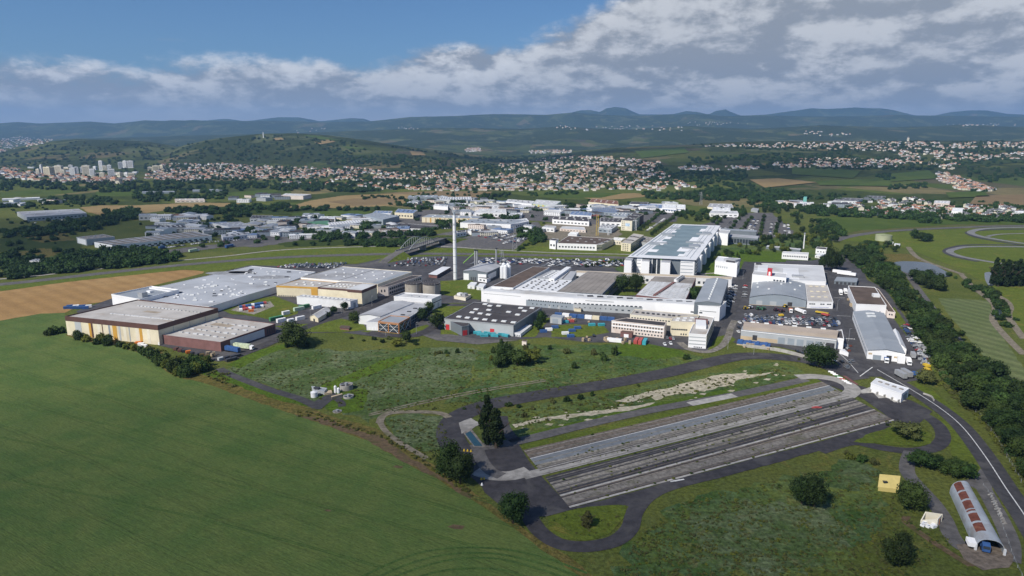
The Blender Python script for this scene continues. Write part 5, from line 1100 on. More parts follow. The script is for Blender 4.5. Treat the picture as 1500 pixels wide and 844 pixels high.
# ------------------------------------------------------------------ industrial estate beyond the works
MID = [ # roof corners, wall px, wall, roof, label, windows
 ([(39,318.5),(127,312.5),(115,306),(24.5,310.5)],6.5,W_GREY,R_GREY,'big pale grey warehouse with a grey roof far left beyond the hedges',14),
 ([(3,292.5),(58,290),(58,288.8),(3,291)],2.6,W_BRIGHT,R_WHITE,'very long thin white shed at the far left',0),
 ([(0,299),(40,297.5),(37,296),(0,297)],2.5,W_BLUEG,R_SHEET,'pale blue long greenhouse at the left edge',0),
 ([(126.5,351),(168,347),(151,343.4),(112,347.6)],9,W_GREY,R_FIBRE,'grey block hall left of the long white logistics shed',0),
 ([(164,359.6),(310,345.4),(284,339),(138,355)],7.5,W_BRIGHT,R_FIBRE,'long white logistics shed with sawtooth roof and dark dock doors',16),
 ([(43,382.5),(71,384.5),(80,381),(52,379.5)],6,W_WHITE,R_GREY,'small white building at the left edge beside the tree belt',3),
 ([(106,380.5),(122,382.5),(126,379.5),(112,378)],3.5,W_WHITE,R_WHITE,'small white flat building just left of the tree belt',2),
 ([(203,316),(230,315.5),(229,313),(204,313.5)],7,W_GREY,R_SHEET,'lavender grey hall behind bushes in the left estate',4),
 ([(234,316.5),(271,316),(268,313.5),(232,314)],5,W_CREAML,R_TILEB,'long pale hall with a red brown roof in the left estate',10),
 ([(240,334),(273,333.5),(268,329.5),(234,331)],6,W_GREY,R_DARK,'grey purple hall with dark roof in the left estate',4),
 ([(267.5,325.5),(290,324.5),(293,322),(268,322.6)],3.5,W_BRIGHT,R_WHITE,'low white building with flat roof in the left estate',5),
 ([(335,332.5),(368,332),(352,325),(310,327)],6,W_BRIGHT,R_GREY,'large grey roofed hall with bright white front left of the roundabout',3),
 ([(298,338.5),(329,336.5),(327,334),(297,336)],6,W_GREY,R_LIGHT,'long grey hall with flat pale roof behind the logistics shed',0),
 ([(326,348),(367,343.6),(364,340),(324,344)],5.5,W_WHITE,R_GREY,'white dock building with parked lorries at its doors',9),
 ([(366,320.5),(381,320),(400,316),(370,315.5)],5,W_WHITE,R_DARK,'dark roofed hall with white corner on the edge of the left estate',3),
 ([(380,286),(412,286.5),(412,284),(380,283.5)],3.5,W_DGREY,R_DARK,'dark low warehouse in the far straw fields',0),
 ([(412,286.5),(444,287),(456,284.8),(418,283.5)],5.5,W_PINKW,R_LIGHT,'pinkish distribution warehouse in the far straw fields',0),
 ([(256,293.5),(300,293),(298,291),(256,291.5)],3.4,W_PINKW,R_BEIGE,'long pink brown roofed depot behind the left tan field',6),
 ([(208,282),(256,281),(255,279.8),(208,280.6)],2.4,W_BLUEG,R_SHEET,'left pale blue greenhouse in the tree belt',0),
 ([(282,279.5),(326,278.5),(325,277.2),(282,278)],2.2,W_BLUEG,R_SHEET,'right pale blue greenhouse in the tree belt',0),
 ([(450,326.5),(482,328),(481,324),(452,323)],5,W_GREEN,W_GREEN,'dark green hangar in the middle estate',0),
 ([(450,333),(479,333.5),(478,330),(450,330)],5.5,W_BRIGHT,R_SHEET,'white hangar with a grey roof in front of the green hangar',5),
 ([(484,330.5),(532,326),(529,322),(480,326.5)],5.5,W_WHITE,R_WHITE,'long white sawtooth roofed factory in the middle estate',12),
 ([(467,320.5),(491,321),(490,317.5),(470,317)],4,W_WHITE,R_WHITE,'white barrel roofed sheds behind the green hangar',4),
 ([(531.5,315),(561,322),(585,316.5),(550,311.5)],8,W_BLUEG,R_SHEET,'blue grey warehouse seen corner on in the middle estate',6),
 ([(578,311.5),(605,312.8),(612,308),(583,306)],8,W_CREAM,R_BLUE,'cream hall with blue solar panel roof in the middle estate',6),
 ([(546,312),(572,313),(575,309.5),(550,309)],4,W_BRIGHT,R_BLUE,'white and blue roofed hall behind the blue grey warehouse',3),
 ([(566,333.5),(625,336),(640,331.5),(586,327)],3.6,W_WHITE,R_DARK,'wide low dark roofed depot left of the chimney',8),
 ([(562,338.5),(590,340),(600,336.5),(570,335.5)],3.2,W_CREAML,R_BROWN,'low brown roofed shed in front of the wide dark roofed depot',4),
 ([(618,318.5),(700,320.5),(707,317),(628,314.2)],7.5,W_CREAM,R_SHEET,'long cream and orange striped warehouse behind the chimney tip',0),
 ([(674,326.3),(748,329),(772,322),(690,321.2)],7.5,W_BRIGHT,R_SHEET,'long white warehouse to the right of the chimney tip',0),
 ([(747,329.6),(775,324.3),(771,320),(745,323)],7,W_WHITE,R_WHITE,'white loading wing at the right end of the long white warehouse',8),
 ([(669,341.5),(683,339.5),(682,337),(669,338.5)],6.5,W_WHITE,R_LIGHT,'white cube building touching the chimney on its right',3),
 ([(685,338.5),(706.5,339.5),(707,336.5),(687,335.5)],5.5,W_BRIGHT,R_SHEET,'white box shed with rounded end right of the chimney',0),
 ([(597,289.5),(641,289),(641,286),(599,286.5)],5,W_BLUEG,R_SHEET,'blue grey warehouse at the far edge of the middle estate',5),
 ([(644,293),(691,292.5),(690,288.5),(647,289)],5,W_BRIGHT,R_WHITE,'white warehouse with toothed roof edge at the far edge of the estate',4),
 ([(635,301.5),(656,303.5),(657,300.5),(637,299.2)],5,W_BRIGHT,R_WHITE,'plain white shed among trees behind the striped warehouse',0),
 ([(695,311.5),(742,312),(741,306.5),(703,306)],6.5,W_BRIGHT,R_LIGHT,'white two part hall in the middle of the estate',8),
 ([(743,317),(764,315.5),(766,311.5),(748,312.5)],4.5,W_WHITE,R_WHITE,'white barrel vaulted hall right of the white two part hall',0),
 ([(741,295.5),(779,299),(783,295),(744,292)],5.5,W_BRIGHT,R_LIGHT,'white front warehouse at the far back of the estate',6),
 ([(780,299),(812,301.5),(822,295),(786,292.5)],6,W_LGREEN,R_LIGHT,'pale green striped warehouse at the far back of the estate',4),
 ([(862,296),(906,300),(905,294.5),(868,291)],6,W_CREAM,R_TILEB,'yellow hall with a red brown roof at the back of the estate',0),
 ([(809,321.5),(863,325),(860,318),(812,317)],6.5,W_BRIGHT,R_DARK,'long white hall with a black roof behind the building site',10),
 ([(879,325),(910,326),(912,320),(880,319)],6,W_BRIGHT,R_DARK,'white hall with dark roof right of the red topped crane',4),
 ([(834,314.5),(866,316.5),(868,311),(838,309.5)],4,W_WHITE,R_BLUE,'blue roofed hall in the back of the right estate',5),
 ([(867,310),(905,312),(908,305),(870,303.5)],4.5,W_BLUEG,R_BLUE,'wide hall with blue and white sawtooth roof in the right estate',6),
 ([(895,317),(918,318),(922,311),(900,310.5)],4,W_GREY,R_SHEET,'grey metal roofed hall left of the cream tower block',0),
 ([(816,356.5),(874,358.5),(898,350),(833,345.8)],9,W_BRIGHT,R_BROWN,'white factory with brown roof and window band by the test straight',12),
 ([(874,359.5),(882,358.5),(899,350.2),(892,349.4)],8.5,W_CREAM,R_BEIGE,'cream stair block on the right end of the brown roofed factory',4),
 ([(805,352.5),(814,353.5),(818,350.5),(809,349.5)],12,W_BRIGHT,R_LIGHT,'small white office tower on the left of the brown roofed factory',2),
 ([(794,333),(812,334.5),(815,331.5),(799,330.5)],6,W_WHITE,R_LIGHT,'white block with big openings left of the building site',3),
 ([(820,335),(858,337.5),(856,333),(824,331.5)],3.5,W_PINKW,R_LIGHT,'long unfinished pale building on the building site',8),
 ([(876,334.5),(896,336),(905,330),(882,329)],6,W_BLUEG,R_LIGHT,'pale grey flat building with white frame on the building site',3),
 ([(832,343.5),(845,344),(848,340.5),(836,340)],5,W_WHITE,R_WHITE,'small white roofed pavilion on the building site',0),
 ([(910,323),(926,324),(943,313.6),(928,312)],14.5,W_CREAML,R_DARK,'cream multi storey block with blue mural near the building site',0),
 ([(910,356),(924,357.5),(943,344.6),(928,342.5)],11.5,W_CREAM,R_BEIGE,'lower cream office block with a long striped side by the test straight',0),
 ([(895,352),(910,353),(917,349),(900,347.8)],6,W_CREAML,R_LIGHT,'low cream terraced block left of the lower cream office',4),
 ([(925,353),(948,356),(960,349),(940,346)],5,W_GREY,R_FIBRE,'low grey flat roofed annex between the cream office and the headquarters',0),
 ([(932,303.5),(970,305.5),(970,300),(938,299)],5,W_BRIGHT,R_BLUE,'white hall with a blue roof stripe right of the cream multi storey block',9),
 ([(970,304.5),(991,306),(990,300),(971,299)],6.5,W_BRIGHT,R_WHITE,'taller white hall section with blue windows in the white row',5),
 ([(991,304.5),(1004,305.5),(1004,300.3),(992,299.5)],6,W_BRIGHT,R_WHITE,'white right end hall of the white row with blue stripe',0),
 ([(922,299),(948,300),(950,296.5),(925,295.8)],4,W_BRIGHT,R_DARK,'white building with dark roof behind the white row',5),
 ([(1039,312.5),(1082,313.5),(1080,309.5),(1042,308.5)],5,W_BRIGHT,R_LIGHT,'bright white low hall behind the car park rows right of the headquarters',6),
 ([(1043,308),(1070,309),(1070,304.5),(1045,303.5)],5.5,W_WHITE,R_WHITE,'white upper block on the hall behind the car park rows',4),
 ([(1036,303.5),(1075,306),(1072,299),(1040,298)],4.5,W_CREAML,R_GREY,'sprawling grey roofed store behind the bright white hall',0),
 ([(1135,296.5),(1159,297),(1158,294),(1137,293.5)],3.5,W_CREAML,R_GREY,'grey roofed sheds at the gravel works below the fields',3),
 ([(1163,300),(1178,300.5),(1178,297),(1164,296.5)],4,W_WHITE,R_WHITE,'white sheds beside the teal tower',2),
 ([(1177,289.5),(1182,289.7),(1182,288.4),(1177.6,288.2)],7.5,W_TEAL,W_TEAL,'square teal tower at the gravel works',0),
 ([(1204,301),(1226,302.5),(1228,299),(1206,298)],3,W_WHITE,R_WHITE,'long white shed right of the teal tower',4),
 ([(1221,294),(1255,295),(1264,291),(1226,289.5)],3.5,W_WHITE,R_SLATE,'dark roofed white shop units left of the near village',6),
 ([(1265,290),(1296,291),(1298,287.5),(1270,286.5)],2.6,W_DGREY,R_SLATE,'long slate roofed hall on the upper edge of the near village',0),
 ([(1368,297.5),(1391,298.5),(1392,294.5),(1369,294)],4.5,W_PINKW,R_LIGHT,'pale flat roofed school block in the near village',6),
 ([(1394,309),(1410,310),(1411,305),(1396,304.5)],7,W_BRIGHT,R_WHITE,'white apartment block at the front of the near village',5),
 ([(1483,312.5),(1500,313),(1500,309.5),(1484,309)],3.5,W_BRIGHT,R_WHITE,'white flat shed at the right edge of the near village',3),
 ([(1384,304),(1398,304.5),(1399,301),(1386,300.5)],3.5,W_CREAM,R_TILE,'orange roofed hall in the middle of the near village',3),
 ([(1100,307),(1110,309),(1112,306),(1103,304.5)],3,W_GREY,R_GREY,'small grey kiosk at the end of the car park rows',0),
]
for rf, hp, wm, rm, lb, nw in MID:
    b = B('hall' if 'hall' in lb else 'warehouse' if 'warehouse' in lb else 'building', lb, 'building', rf, hp, wm, rm, parapet=.3)
    if nw: b.windows(0, nw, .03, .97, .35, .6, .55, GLASS if wm is not W_DGREY else W_WHITE)
    if 'sawtooth' in lb or 'toothed' in lb:
        for k in range(12): b.roofstrip('roof_monitor', k/12+.02, k/12+.045, .08, .92, R_GREY, .8)
    elif rm not in (W_GREEN, W_TEAL) and b.h > 4: b.skylights(4, 2, .06, .94, .15, .85, 3, 1.5, R.choice([SKYL, GALV, DARKM]), .8, 'roof_vent', .03)
    if 'orange striped' in lb:
        for k in range(11): b.panel('wall_stripe', 0, .06 + k*.085, .085 + k*.085, .02, .95, R.choice([W_OCHRE, W_TAN, W_TAN, W_CREAML]), .08)
    if 'logistics' in lb: b.windows(0, 14, .18, .98, .02, .32, .55, DARKM, 'dock_door'); b.windows(3, 1, .1, .9, .1, .9, 1, W_BRIGHT, 'end_cladding')
    if 'pale green' in lb:
        for k in range(5): b.panel('wall_stripe', 0, .05 + k*.2, .13 + k*.2, .02, .95, W_YELL, .08)
    if 'mural' in lb:
        for z in range(5): b.windows(1, 7, .05, .6, .1 + z*.18, .18 + z*.18, .5); b.windows(0, 2, .05, .35, .1 + z*.18, .18+z*.18, .5)
        b.panel('mural', 0, .4, .8, .45, .75, mat('blue mural', (.40,.52,.66), .3, .5), .1); b.panel('dark_end', 1, .62, .99, .0, .98, W_BROWN, .1)
    if 'striped side' in lb:
        for z in range(4): b.windows(1, 1, .03, .97, .08 + z*.23, .18 + z*.23, 1.0, GLASS); b.windows(0, 3, .1, .8, .1+z*.23, .2+z*.23, .5)
    if 'blue stripe' in lb or 'blue windows' in lb: b.panel('blue_band', 0, .02, .98, .55, .72, R_BLUE, .1)
# ------------------------------------------------------------------ small sheds, houses, towers: shared meshes
def housemesh(name, wx, wy, h, rise, mats, flat=False, hip=False):
    mb = MB(); bx = [(-wx,-wy),(wx,-wy),(wx,wy),(-wx,wy)]
    if flat:
        mb.prism(bx, 0, h, 0, top=1); mb.prism([(x*1.02, y*1.02) for x, y in bx], h-.15, h+.25, 1, bottom=True); mb.prism([(-wx*.2,-wy*.2),(wx*.3,-wy*.2),(wx*.3,wy*.3),(-wx*.2,wy*.3)], h+.25, h+1.0, 2)
    else:
        mb.prism(bx, 0, h, 0); o = .45; ex = wx + o; ey = wy + o; hx = wx*.45 if hip else ex; z = h - .1
        A, B_, C, D = (-ex,-ey,z),(ex,-ey,z),(ex,ey,z),(-ex,ey,z); r0, r1 = (-hx,0,h+rise),(hx,0,h+rise)
        mb.face([A,B_,r1,r0],1); mb.face([C,D,r0,r1],1); mb.face([B_,C,r1],1 if hip else 0); mb.face([D,A,r0],1 if hip else 0)
        mb.prism([(wx*.3,.3),(wx*.3+.7,.3),(wx*.3+.7,1.0),(wx*.3,1.0)], h, h+rise+.8, 0)
    nx = max(2, int(wx/1.6)); zr = [1.0] if h < 5 else [1.0, 3.8]
    for z in zr:
        for k in range(nx):
            x = -wx + (k+.5)*2*wx/nx
            for sy in (-1, 1): mb.box((x, sy*wy), Vector((1,0)), Vector((0,1)), .5, .06, z, z+1.3, 2)
    o = mb.build(name, mats); me = o.data; bpy.data.objects.remove(o); return me
HW = [W_CREAML, W_WHITE, W_PINKW, W_BRIGHT]; HR = [R_TILE, R_TILE, R_TILEB, R_SLATE]
HT = []
for k in range(10):
    rm = [R_TILE,R_TILEB,R_TILE,R_SLATE,R_TILE,R_TILEB,R_TILE,R_TILEB,R_SLATE,R_TILE][k]; wm = HW[k % 4]
    HT.append((housemesh('house', R.uniform(4.5,7), R.uniform(3.8,5), R.choice([3.4,5.6,6.0]), R.uniform(1.6,2.6), [wm, rm, GLASS], hip=(k % 3 == 0)),
      {R_TILE:'orange tiled', R_TILEB:'brown tiled', R_SLATE:'slate roofed'}[rm], {W_CREAML:'pale cream', W_WHITE:'white', W_PINKW:'pinkish', W_BRIGHT:'bright white'}[wm]))
def houses(pg, n, where, indiv=True, mind=3.0, sc=(.9,1.35)):
    near = 'near village' in where
    if not near and 'slopes' not in where: n = int(n*2.5); mind *= .62
    for (x, y) in scatter_px(pg, n, mind):
        if not near and 'slopes' not in where and fbm(np.array([x/34.0]), np.array([y/7.0]), 3)[0] < -.11: continue
        p = TP(x, y)
        if p is None: continue
        me, rf, wl = R.choice(HT if not near else HT[1::2] + [HT[8], HT[3]])
        HOUSES.append((p, R.choice([0, 1.57, .4, 1.97]) + R.uniform(-.25,.25), R.uniform(*sc)*.80, me, '%s %s house %s' % (rf, wl, where), where))
HOUSES = []
houses([(1262,318),(1240,310),(1232,299),(1275,294),(1330,291),(1372,300),(1400,303),(1450,303),(1500,306),(1505,322),(1440,322),(1340,320)], 150, 'in the near village at the right edge', mind=3.6)
houses([(1372,252),(1392,256),(1420,266),(1445,274),(1460,280),(1430,282),(1395,276),(1375,264)], 75, 'along the road to the hilltop town', mind=2.6)
houses([(560,272),(640,266),(760,262),(900,262),(1000,266),(1020,276),(960,280),(860,280),(740,280),(640,280),(560,278)], 190, 'in the front rows of the wide town', mind=3.0)
houses([(620,252),(740,240),(800,232),(860,228),(920,232),(968,238),(960,250),(990,262),(900,262),(760,262),(640,266),(560,262)], 330, 'in the spread of the wide town', mind=2.4)
houses([(205,262),(240,240),(330,240),(420,246),(500,244),(560,250),(600,256),(560,266),(440,262),(330,262),(240,268)], 330, 'in the suburb under the wooded hill', mind=2.2)
houses([(400,262),(480,258),(560,262),(570,276),(480,272),(410,270)], 40, 'among trees below the suburb', mind=2.5)
houses([(0,246),(60,250),(150,260),(200,262),(190,270),(80,268),(0,262)], 90, 'in the city at the far left', mind=2.4, sc=(1.1,1.8))
houses([(0,203),(30,200),(80,205),(60,212),(20,220),(0,224)], 75, 'on the far left slope', mind=1.8, sc=(1.2,2))
houses([(1010,215),(1100,210),(1200,209),(1300,208),(1400,209),(1500,208),(1500,217),(1400,218),(1310,222),(1200,219),(1080,216)], 190, 'in the hilltop town on the right', mind=2.3)
houses([(1140,238),(1200,232),(1300,234),(1360,240),(1300,246),(1180,246),(1120,246)], 120, 'in the lower hillside town on the right', mind=2.4)
houses([(1310,222),(1380,220),(1440,228),(1500,222),(1500,232),(1420,238),(1390,250),(1350,240),(1320,232)], 90, 'between the two hillside towns on the right', mind=2.4)
houses([(990,245),(1060,243),(1120,246),(1100,250),(1000,250)], 35, 'on the saddle right of the wide town', mind=2.6)
houses([(770,222),(830,220),(850,224),(780,226)], 24, 'in the hamlet in the valley', mind=2.2, sc=(1.2,2))
houses([(680,218),(705,217),(704,222),(684,223)], 18, 'in the small hamlet below the mountains', mind=2.0, sc=(1.2,2))
for pg, n in (([(860,186),(930,184),(1010,186),(1000,192),(900,190)], 30), ([(980,178),(1040,178),(1100,182),(1020,184)], 22), ([(1180,192),(1260,196),(1220,200),(1170,198)], 18), ([(1380,182),(1500,181),(1500,184),(1390,186)], 20), ([(580,186),(620,188),(610,190),(576,189)], 8), ([(820,184),(870,190),(850,193),(815,188)], 12), ([(420,192),(470,186),(480,190),(430,196)], 8)):
    houses(pg, n, 'far on the mountain slopes', mind=1.6, sc=(1.3,2.3))
HOUSES.sort(key=lambda h: -h[2] * 1.0 / max(h[0].y, 1))
NI = 285
for i, (p, rz, s_, me, lb, grp) in enumerate(HOUSES[:NI]):
    o = link('house', me, p - Vector((0,0,.4)), rz, (s_, s_, s_)); tag(o, lb, 'house', lb.replace('house', 'houses'))
mb = []; 
def merge(items, name, mats_order, kind='stuff'):
    """items: (mesh, loc, rz, scale) joined into one mesh of many small pieces"""
    Vs = []; Fs = []; Mi = []; off = 0; cache = {}
    for me, p, rz, s_ in items:
        if me.name not in cache:
            v = np.empty(len(me.vertices)*3); me.vertices.foreach_get('co', v)
            cache[me.name] = (v.reshape(-1,3), [tuple(q.vertices) for q in me.polygons], [mats_order.index(me.materials[q.material_index]) for q in me.polygons])
        v, f, mi = cache[me.name]; c, s = math.cos(rz), math.sin(rz); sx, sy, sz = s_ if isinstance(s_, tuple) else (s_,)*3
        q = np.stack([(v[:,0]*c*sx - v[:,1]*s*sy) + p[0], (v[:,0]*s*sx + v[:,1]*c*sy) + p[1], v[:,2]*sz + p[2]], -1)
        Vs.append(q); Fs += [tuple(k + off for k in t) for t in f]; Mi += mi; off += len(v)
    me = bpy.data.meshes.new(name); me.from_pydata(np.concatenate(Vs).tolist(), [], Fs)
    for m in mats_order: me.materials.append(m)
    me.polygons.foreach_set('material_index', Mi); me.update()
    o = link(name, me); return tag(o, kind=kind)
MO = [W_CREAML, W_WHITE, W_PINKW, W_BRIGHT, R_TILE, R_TILEB, R_SLATE, GLASS]
merge([(h[3], h[0] - Vector((0,0,.4)), h[1], h[2]) for h in HOUSES[NI:]], 'distant_houses', MO)
# small sheds filling the estate
SH = []
for k, (wm, rm) in enumerate([(W_WHITE,R_LIGHT),(W_BRIGHT,R_WHITE),(W_GREY,R_SHEET),(W_CREAML,R_GREY),(W_BLUEG,R_DARK),(W_WHITE,R_BLUE),(W_BRIGHT,R_SHEET),(W_PINKW,R_BROWN)]):
    SH.append((housemesh('shed', R.uniform(9,17), R.uniform(6,10), R.uniform(4.5,7.5), 1.5, [wm, rm, GLASS], flat=(k % 3 != 0)), ['white flat roofed shed','bright white shed','grey metal shed','cream shed','blue grey dark roofed shed','white blue roofed shed','white grey roofed shed','pinkish brown roofed shed'][k]))
ESTHOUSE = [([(395,322),(470,318),(540,318),(560,330),(600,338),(560,345),(440,350),(395,345),(340,352),(330,340)], 64, 'in the cluttered middle estate left of the chimney'),
 ([(600,292),(700,292),(760,300),(800,306),(760,312),(690,320),(640,308),(600,304)], 52, 'in the back of the estate behind the chimney tip'),
 ([(800,302),(900,302),(960,300),(1000,298),(930,318),(880,316),(800,316)], 34, 'in the back of the right estate'),
 ([(230,320),(300,318),(330,326),(300,346),(220,346)], 22, 'in the left estate'),
 ([(690,330),(770,330),(800,336),(780,343),(690,345)], 14, 'beside the car park right of the chimney'),
 ([(0,290),(60,290),(110,298),(20,302)], 7, 'at the far left of the plain'),
 ([(100,244),(205,250),(200,262),(60,258),(0,256),(0,248)], 22, 'in the city at the far left'),
 ([(700,270),(780,270),(850,272),(840,277),(720,279)], 16, 'in the front of the wide town'),
 ([(320,288),(400,284),(420,292),(340,298)], 7, 'by the far straw fields'),
 ([(1150,296),(1240,298),(1236,305),(1160,304)], 7, 'at the gravel works')]
for pg, n, wh in ESTHOUSE:
    for (x, y) in scatter_px(pg, n, 6):
        me, lb = R.choice(SH); p = TP(x, y); s_ = R.uniform(.7, 1.2)
        o = link('shed', me, p, R.choice([.25, 1.8, -.4]) + R.uniform(-.15,.15), (s_, s_, s_)); tag(o, lb + ' ' + wh, 'shed', lb + 's ' + wh)
for (x, y, w_, h, tone) in [(57,257,5,9,0),(62,256,4,14,1),(73,258,12,13,2),(88,257,9,14,0),(93,258,6,9,0),(108,258,7,12,1),(112,254,6,9,1),(121,253,5,8,1),(128,257,10,14,0),(136,258,6,10,1),(149,250,5,14,1),(154,251,5,8,0),(161,251,5,9,1),(164,260,8,12,1),(150,260,6,7,0),(177,247,6,9,1),(184,246,5,10,1),(192,246,7,10,1),(176,259,7,6,0),(186,259,6,6,1),(193,261,8,7,2),(220,250,6,5,0),(229,250,9,7,2),(238,249,6,7,2),(104,247,5,5,1),(140,249,5,5,1)]:
    p = TP(x, y); d = p.y; k = d / 1000.0; wd = w_ * k / 2; hh = h * k
    wm = (W_CREAML, W_BRIGHT, W_CREAM)[tone]; e = empty('apartment_tower', p, '%s apartment block %d storeys tall in the city at the far left' % (('pale cream','bright white','warm cream')[tone], max(3, int(hh/3))), 'apartment block', 'apartment blocks in the far left city')
    a = R.uniform(-.5,.5); ax = Vector((math.cos(a), math.sin(a))); ay = Vector((-ax.y, ax.x)); mb = MB(); mb.box(p, ax, ay, wd, wd*.7, p.z-3, p.z+hh); mb.build('wall', wm, e)
    mb = MB()
    for z in range(1, int(hh/3)):
        mb.box(p - ay.to_3d()*wd*.7, ax, ay, wd*.86, .15, p.z + z*3 + .6, p.z + z*3 + 1.8); mb.box(p + ax.to_3d()*wd, ay, ax, wd*.55, .15, p.z + z*3+.6, p.z + z*3 + 1.8)
    mb.build('window_band', GLASS, e); mb = MB(); mb.box(p, ax, ay, wd*.4, wd*.3, p.z+hh, p.z+hh+2.5); mb.build('roof_plant_room', R_GREY, e)
# hill mast
p = TP(386, 202); e = empty('radio_mast', p, 'white radio mast on the wooded hill at the left', 'mast'); k = p.y/1000; mb = MB(); mb.cyl(p, 2.0*k/4*1.6, 1.2*k/4, p.z-2, p.z+8*k, 8); mb.build('shaft', W_BRIGHT, e); mb = MB(); mb.cyl(p, 1.0*k, 1.0*k, p.z+4.5*k, p.z+5.5*k, 10); mb.build('platform', W_WHITE, e)
p = TP(1330, 207); e = empty('church_tower', p, 'pale church tower in the hilltop town', 'tower'); k = p.y/1000; mb = MB(); mb.box(p, Vector((1,0)), Vector((0,1)), 1.0*k, 1.0*k, p.z-2, p.z+5*k); mb.build('wall', W_CREAML, e); mb = MB(); mb.cyl(p, 1.4*k, .05, p.z+5*k, p.z+8*k, 4); mb.build('spire', R_SLATE, e)
# ------------------------------------------------------------------ arched bridge over the test straight
e = empty('road_bridge', P(608,372), 'road bridge with two white steel arches over the test straight left of the chimney', 'bridge')
a = P(585.5,377.2); c = P(648,356.5); d = (c-a).normalized(); n = Vector((-d.y,d.x,0)); L = (c-a).length; zd = 7.0
mb = MB(); mb.prism([(a+n*6).to_2d(), (a-n*6).to_2d(), (c-n*6).to_2d(), (c+n*6).to_2d()], zd-.9, zd, bottom=True); mb.build('deck', A_OLD, e)
for s_ in (1,-1):
    mb = MB(); mb.prism([(a+n*6*s_).to_2d(), (a+n*5.6*s_).to_2d(), (c+n*5.6*s_).to_2d(), (c+n*6*s_).to_2d()], zd-.9, zd+1.1, bottom=True); mb.build('railing', CONCL, e)
    mb = MB(); mh = MB(); L2 = L*.62; o = a + d*L*.10 + n*6.3*s_
    pts = [o + d*L2*t/14 + Vector((0,0, zd + 10.5*(1-((t-7)/7)**2))) for t in range(15)]
    for q0, q1 in zip(pts, pts[1:]): mb.tube(q0, q1, .38, 6)
    for q in pts[1:-1]: mh.tube(q, (q.x, q.y, zd), .12, 4)
    mb.build('arch', W_GREY, e); mh.build('hangers', W_WHITE, e)
for t in (.02, .5, .98): q = a.lerp(c, t); mb = MB(); mb.box(q, Vector(n[:2]), Vector(d[:2]), 5, .8, 0, zd-.9); mb.build('pier', CONC, e)
# embankments each side of the bridge
for px in ([(560,386),(572,381),(586,377)], [(648,356.5),(664,352.5),(684,349.5)]):
    pts = [P(x, y) for x, y in px]; mb = MB(); up = px[0][0] < 600
    for i in range(2):
        q0, q1 = pts[i], pts[i+1]; dd = (q1-q0).normalized(); nn = Vector((-dd.y,dd.x,0)); z0_ = zd*(i/2 if up else 1-i/2); z1_ = zd*((i+1)/2 if up else 1-(i+1)/2)
        l0, r0_, l1, r1_ = q0+nn*5.5, q0-nn*5.5, q1+nn*5.5, q1-nn*5.5
        mb.face([(*r0_[:2],z0_+.2),(*r1_[:2],z1_+.2),(*l1[:2],z1_+.2),(*l0[:2],z0_+.2)], 0)
        mb.face([(*(q0-nn*(5.5+z0_*2))[:2],0),(*(q1-nn*(5.5+z1_*2))[:2],0),(*r1_[:2],z1_+.2),(*r0_[:2],z0_+.2)], 1)
        mb.face([(*l0[:2],z0_+.2),(*l1[:2],z1_+.2),(*(q1+nn*(5.5+z1_*2))[:2],0),(*(q0+nn*(5.5+z0_*2))[:2],0)], 1)
    tag(mb.build('road_embankment', [A_OLD, G_LAWN]), kind='structure')
# pylons, cranes, lamp posts
def lattice(name, label, cat, x, yb, yt, base, topw, m, arms=(), grp=None):
    p = P(x, yb); h = ht(x, yb, yt); e = empty(name, p, label, cat, grp); mb = MB(); N = max(6, int(h/5)); pr = None
    for k in range(N+1):
        z = h*k/N; w_ = (base + (topw-base)*k/N)/2; c = [(p.x+sx*w_, p.y+sy*w_, z) for sx, sy in ((-1,-1),(1,-1),(1,1),(-1,1))]
        if pr:
            for i in range(4): mb.tube(pr[i], c[i], .16, 4); mb.tube(pr[i], c[(i+1)%4], .11, 4)
        pr = c
    mb.build('lattice', m, e)
    for zf, ln, ms in arms:
        ma = MB(); ma.tube((p.x-ln, p.y, h*zf), (p.x+ln*.5, p.y, h*zf), .28, 4); ma.tube((p.x, p.y, h*min(1, zf+.07)), (p.x-ln, p.y, h*zf), .12, 4); ma.build('arm', ms or m, e)
    return e, p, h
lattice('power_pylon', 'grey lattice mast standing at the corner of the far car park', 'pylon', 754, 367, 331, 6, 2, GALV, ((.95,3,None),))
lattice('power_pylon', 'small grey lattice pylon in the car park behind the boiler house', 'pylon', 736, 385, 366, 5, 1.2, GALV, ((.9,4,None),(.75,4,None)))
lattice('tower_crane', 'yellow tower crane with a red top on the building site', 'crane', 874.7, 346, 314, 3, 2.4, P_YEL, ((.93,9,P_RED),(.97,5,P_RED)))
lattice('tower_crane', 'white mobile crane leaning beside the cream multi storey block', 'crane', 931, 338, 322, 2.5, 1, W_WHITE, ((.9,6,W_WHITE),))
lattice('tower_crane', 'short white crane mast near the unfinished pale building', 'crane', 891, 345, 335, 2, 1.5, W_WHITE, ((.9,6,W_WHITE),))
lattice('power_pylon', 'thin lattice pylon on the wood edge far behind the headquarters', 'pylon', 1026.5, 300, 281, 5, 1.5, GALV, ((.9,5,None),(.75,6,None)))
e = empty('conveyor', P(690,384), 'green sloping conveyor gantry behind the boiler house', 'conveyor'); q0 = P(679,392); q1 = P(698,384.5); mb = MB(); mb.tube((q0.x,q0.y,5),(q1.x,q1.y,13),.6,4); mb.build('gantry', P_LIME, e)
for k, (x, y) in enumerate(((696,391),(699,391.5),(727,388))): q = P(x, y); ee = empty('flue_stack', q, ('left','right','separate thin')[k] + ' grey steel flue stack behind the boiler house', 'chimney'); mb = MB(); mb.cyl(q, 1.0, .9, 0, 19, 10); mb.build('shaft', GALV, ee); mb = MB(); mb.cyl(q, 1.2, 1.2, 18, 19.2, 10); mb.build('cap', DARKM, ee)
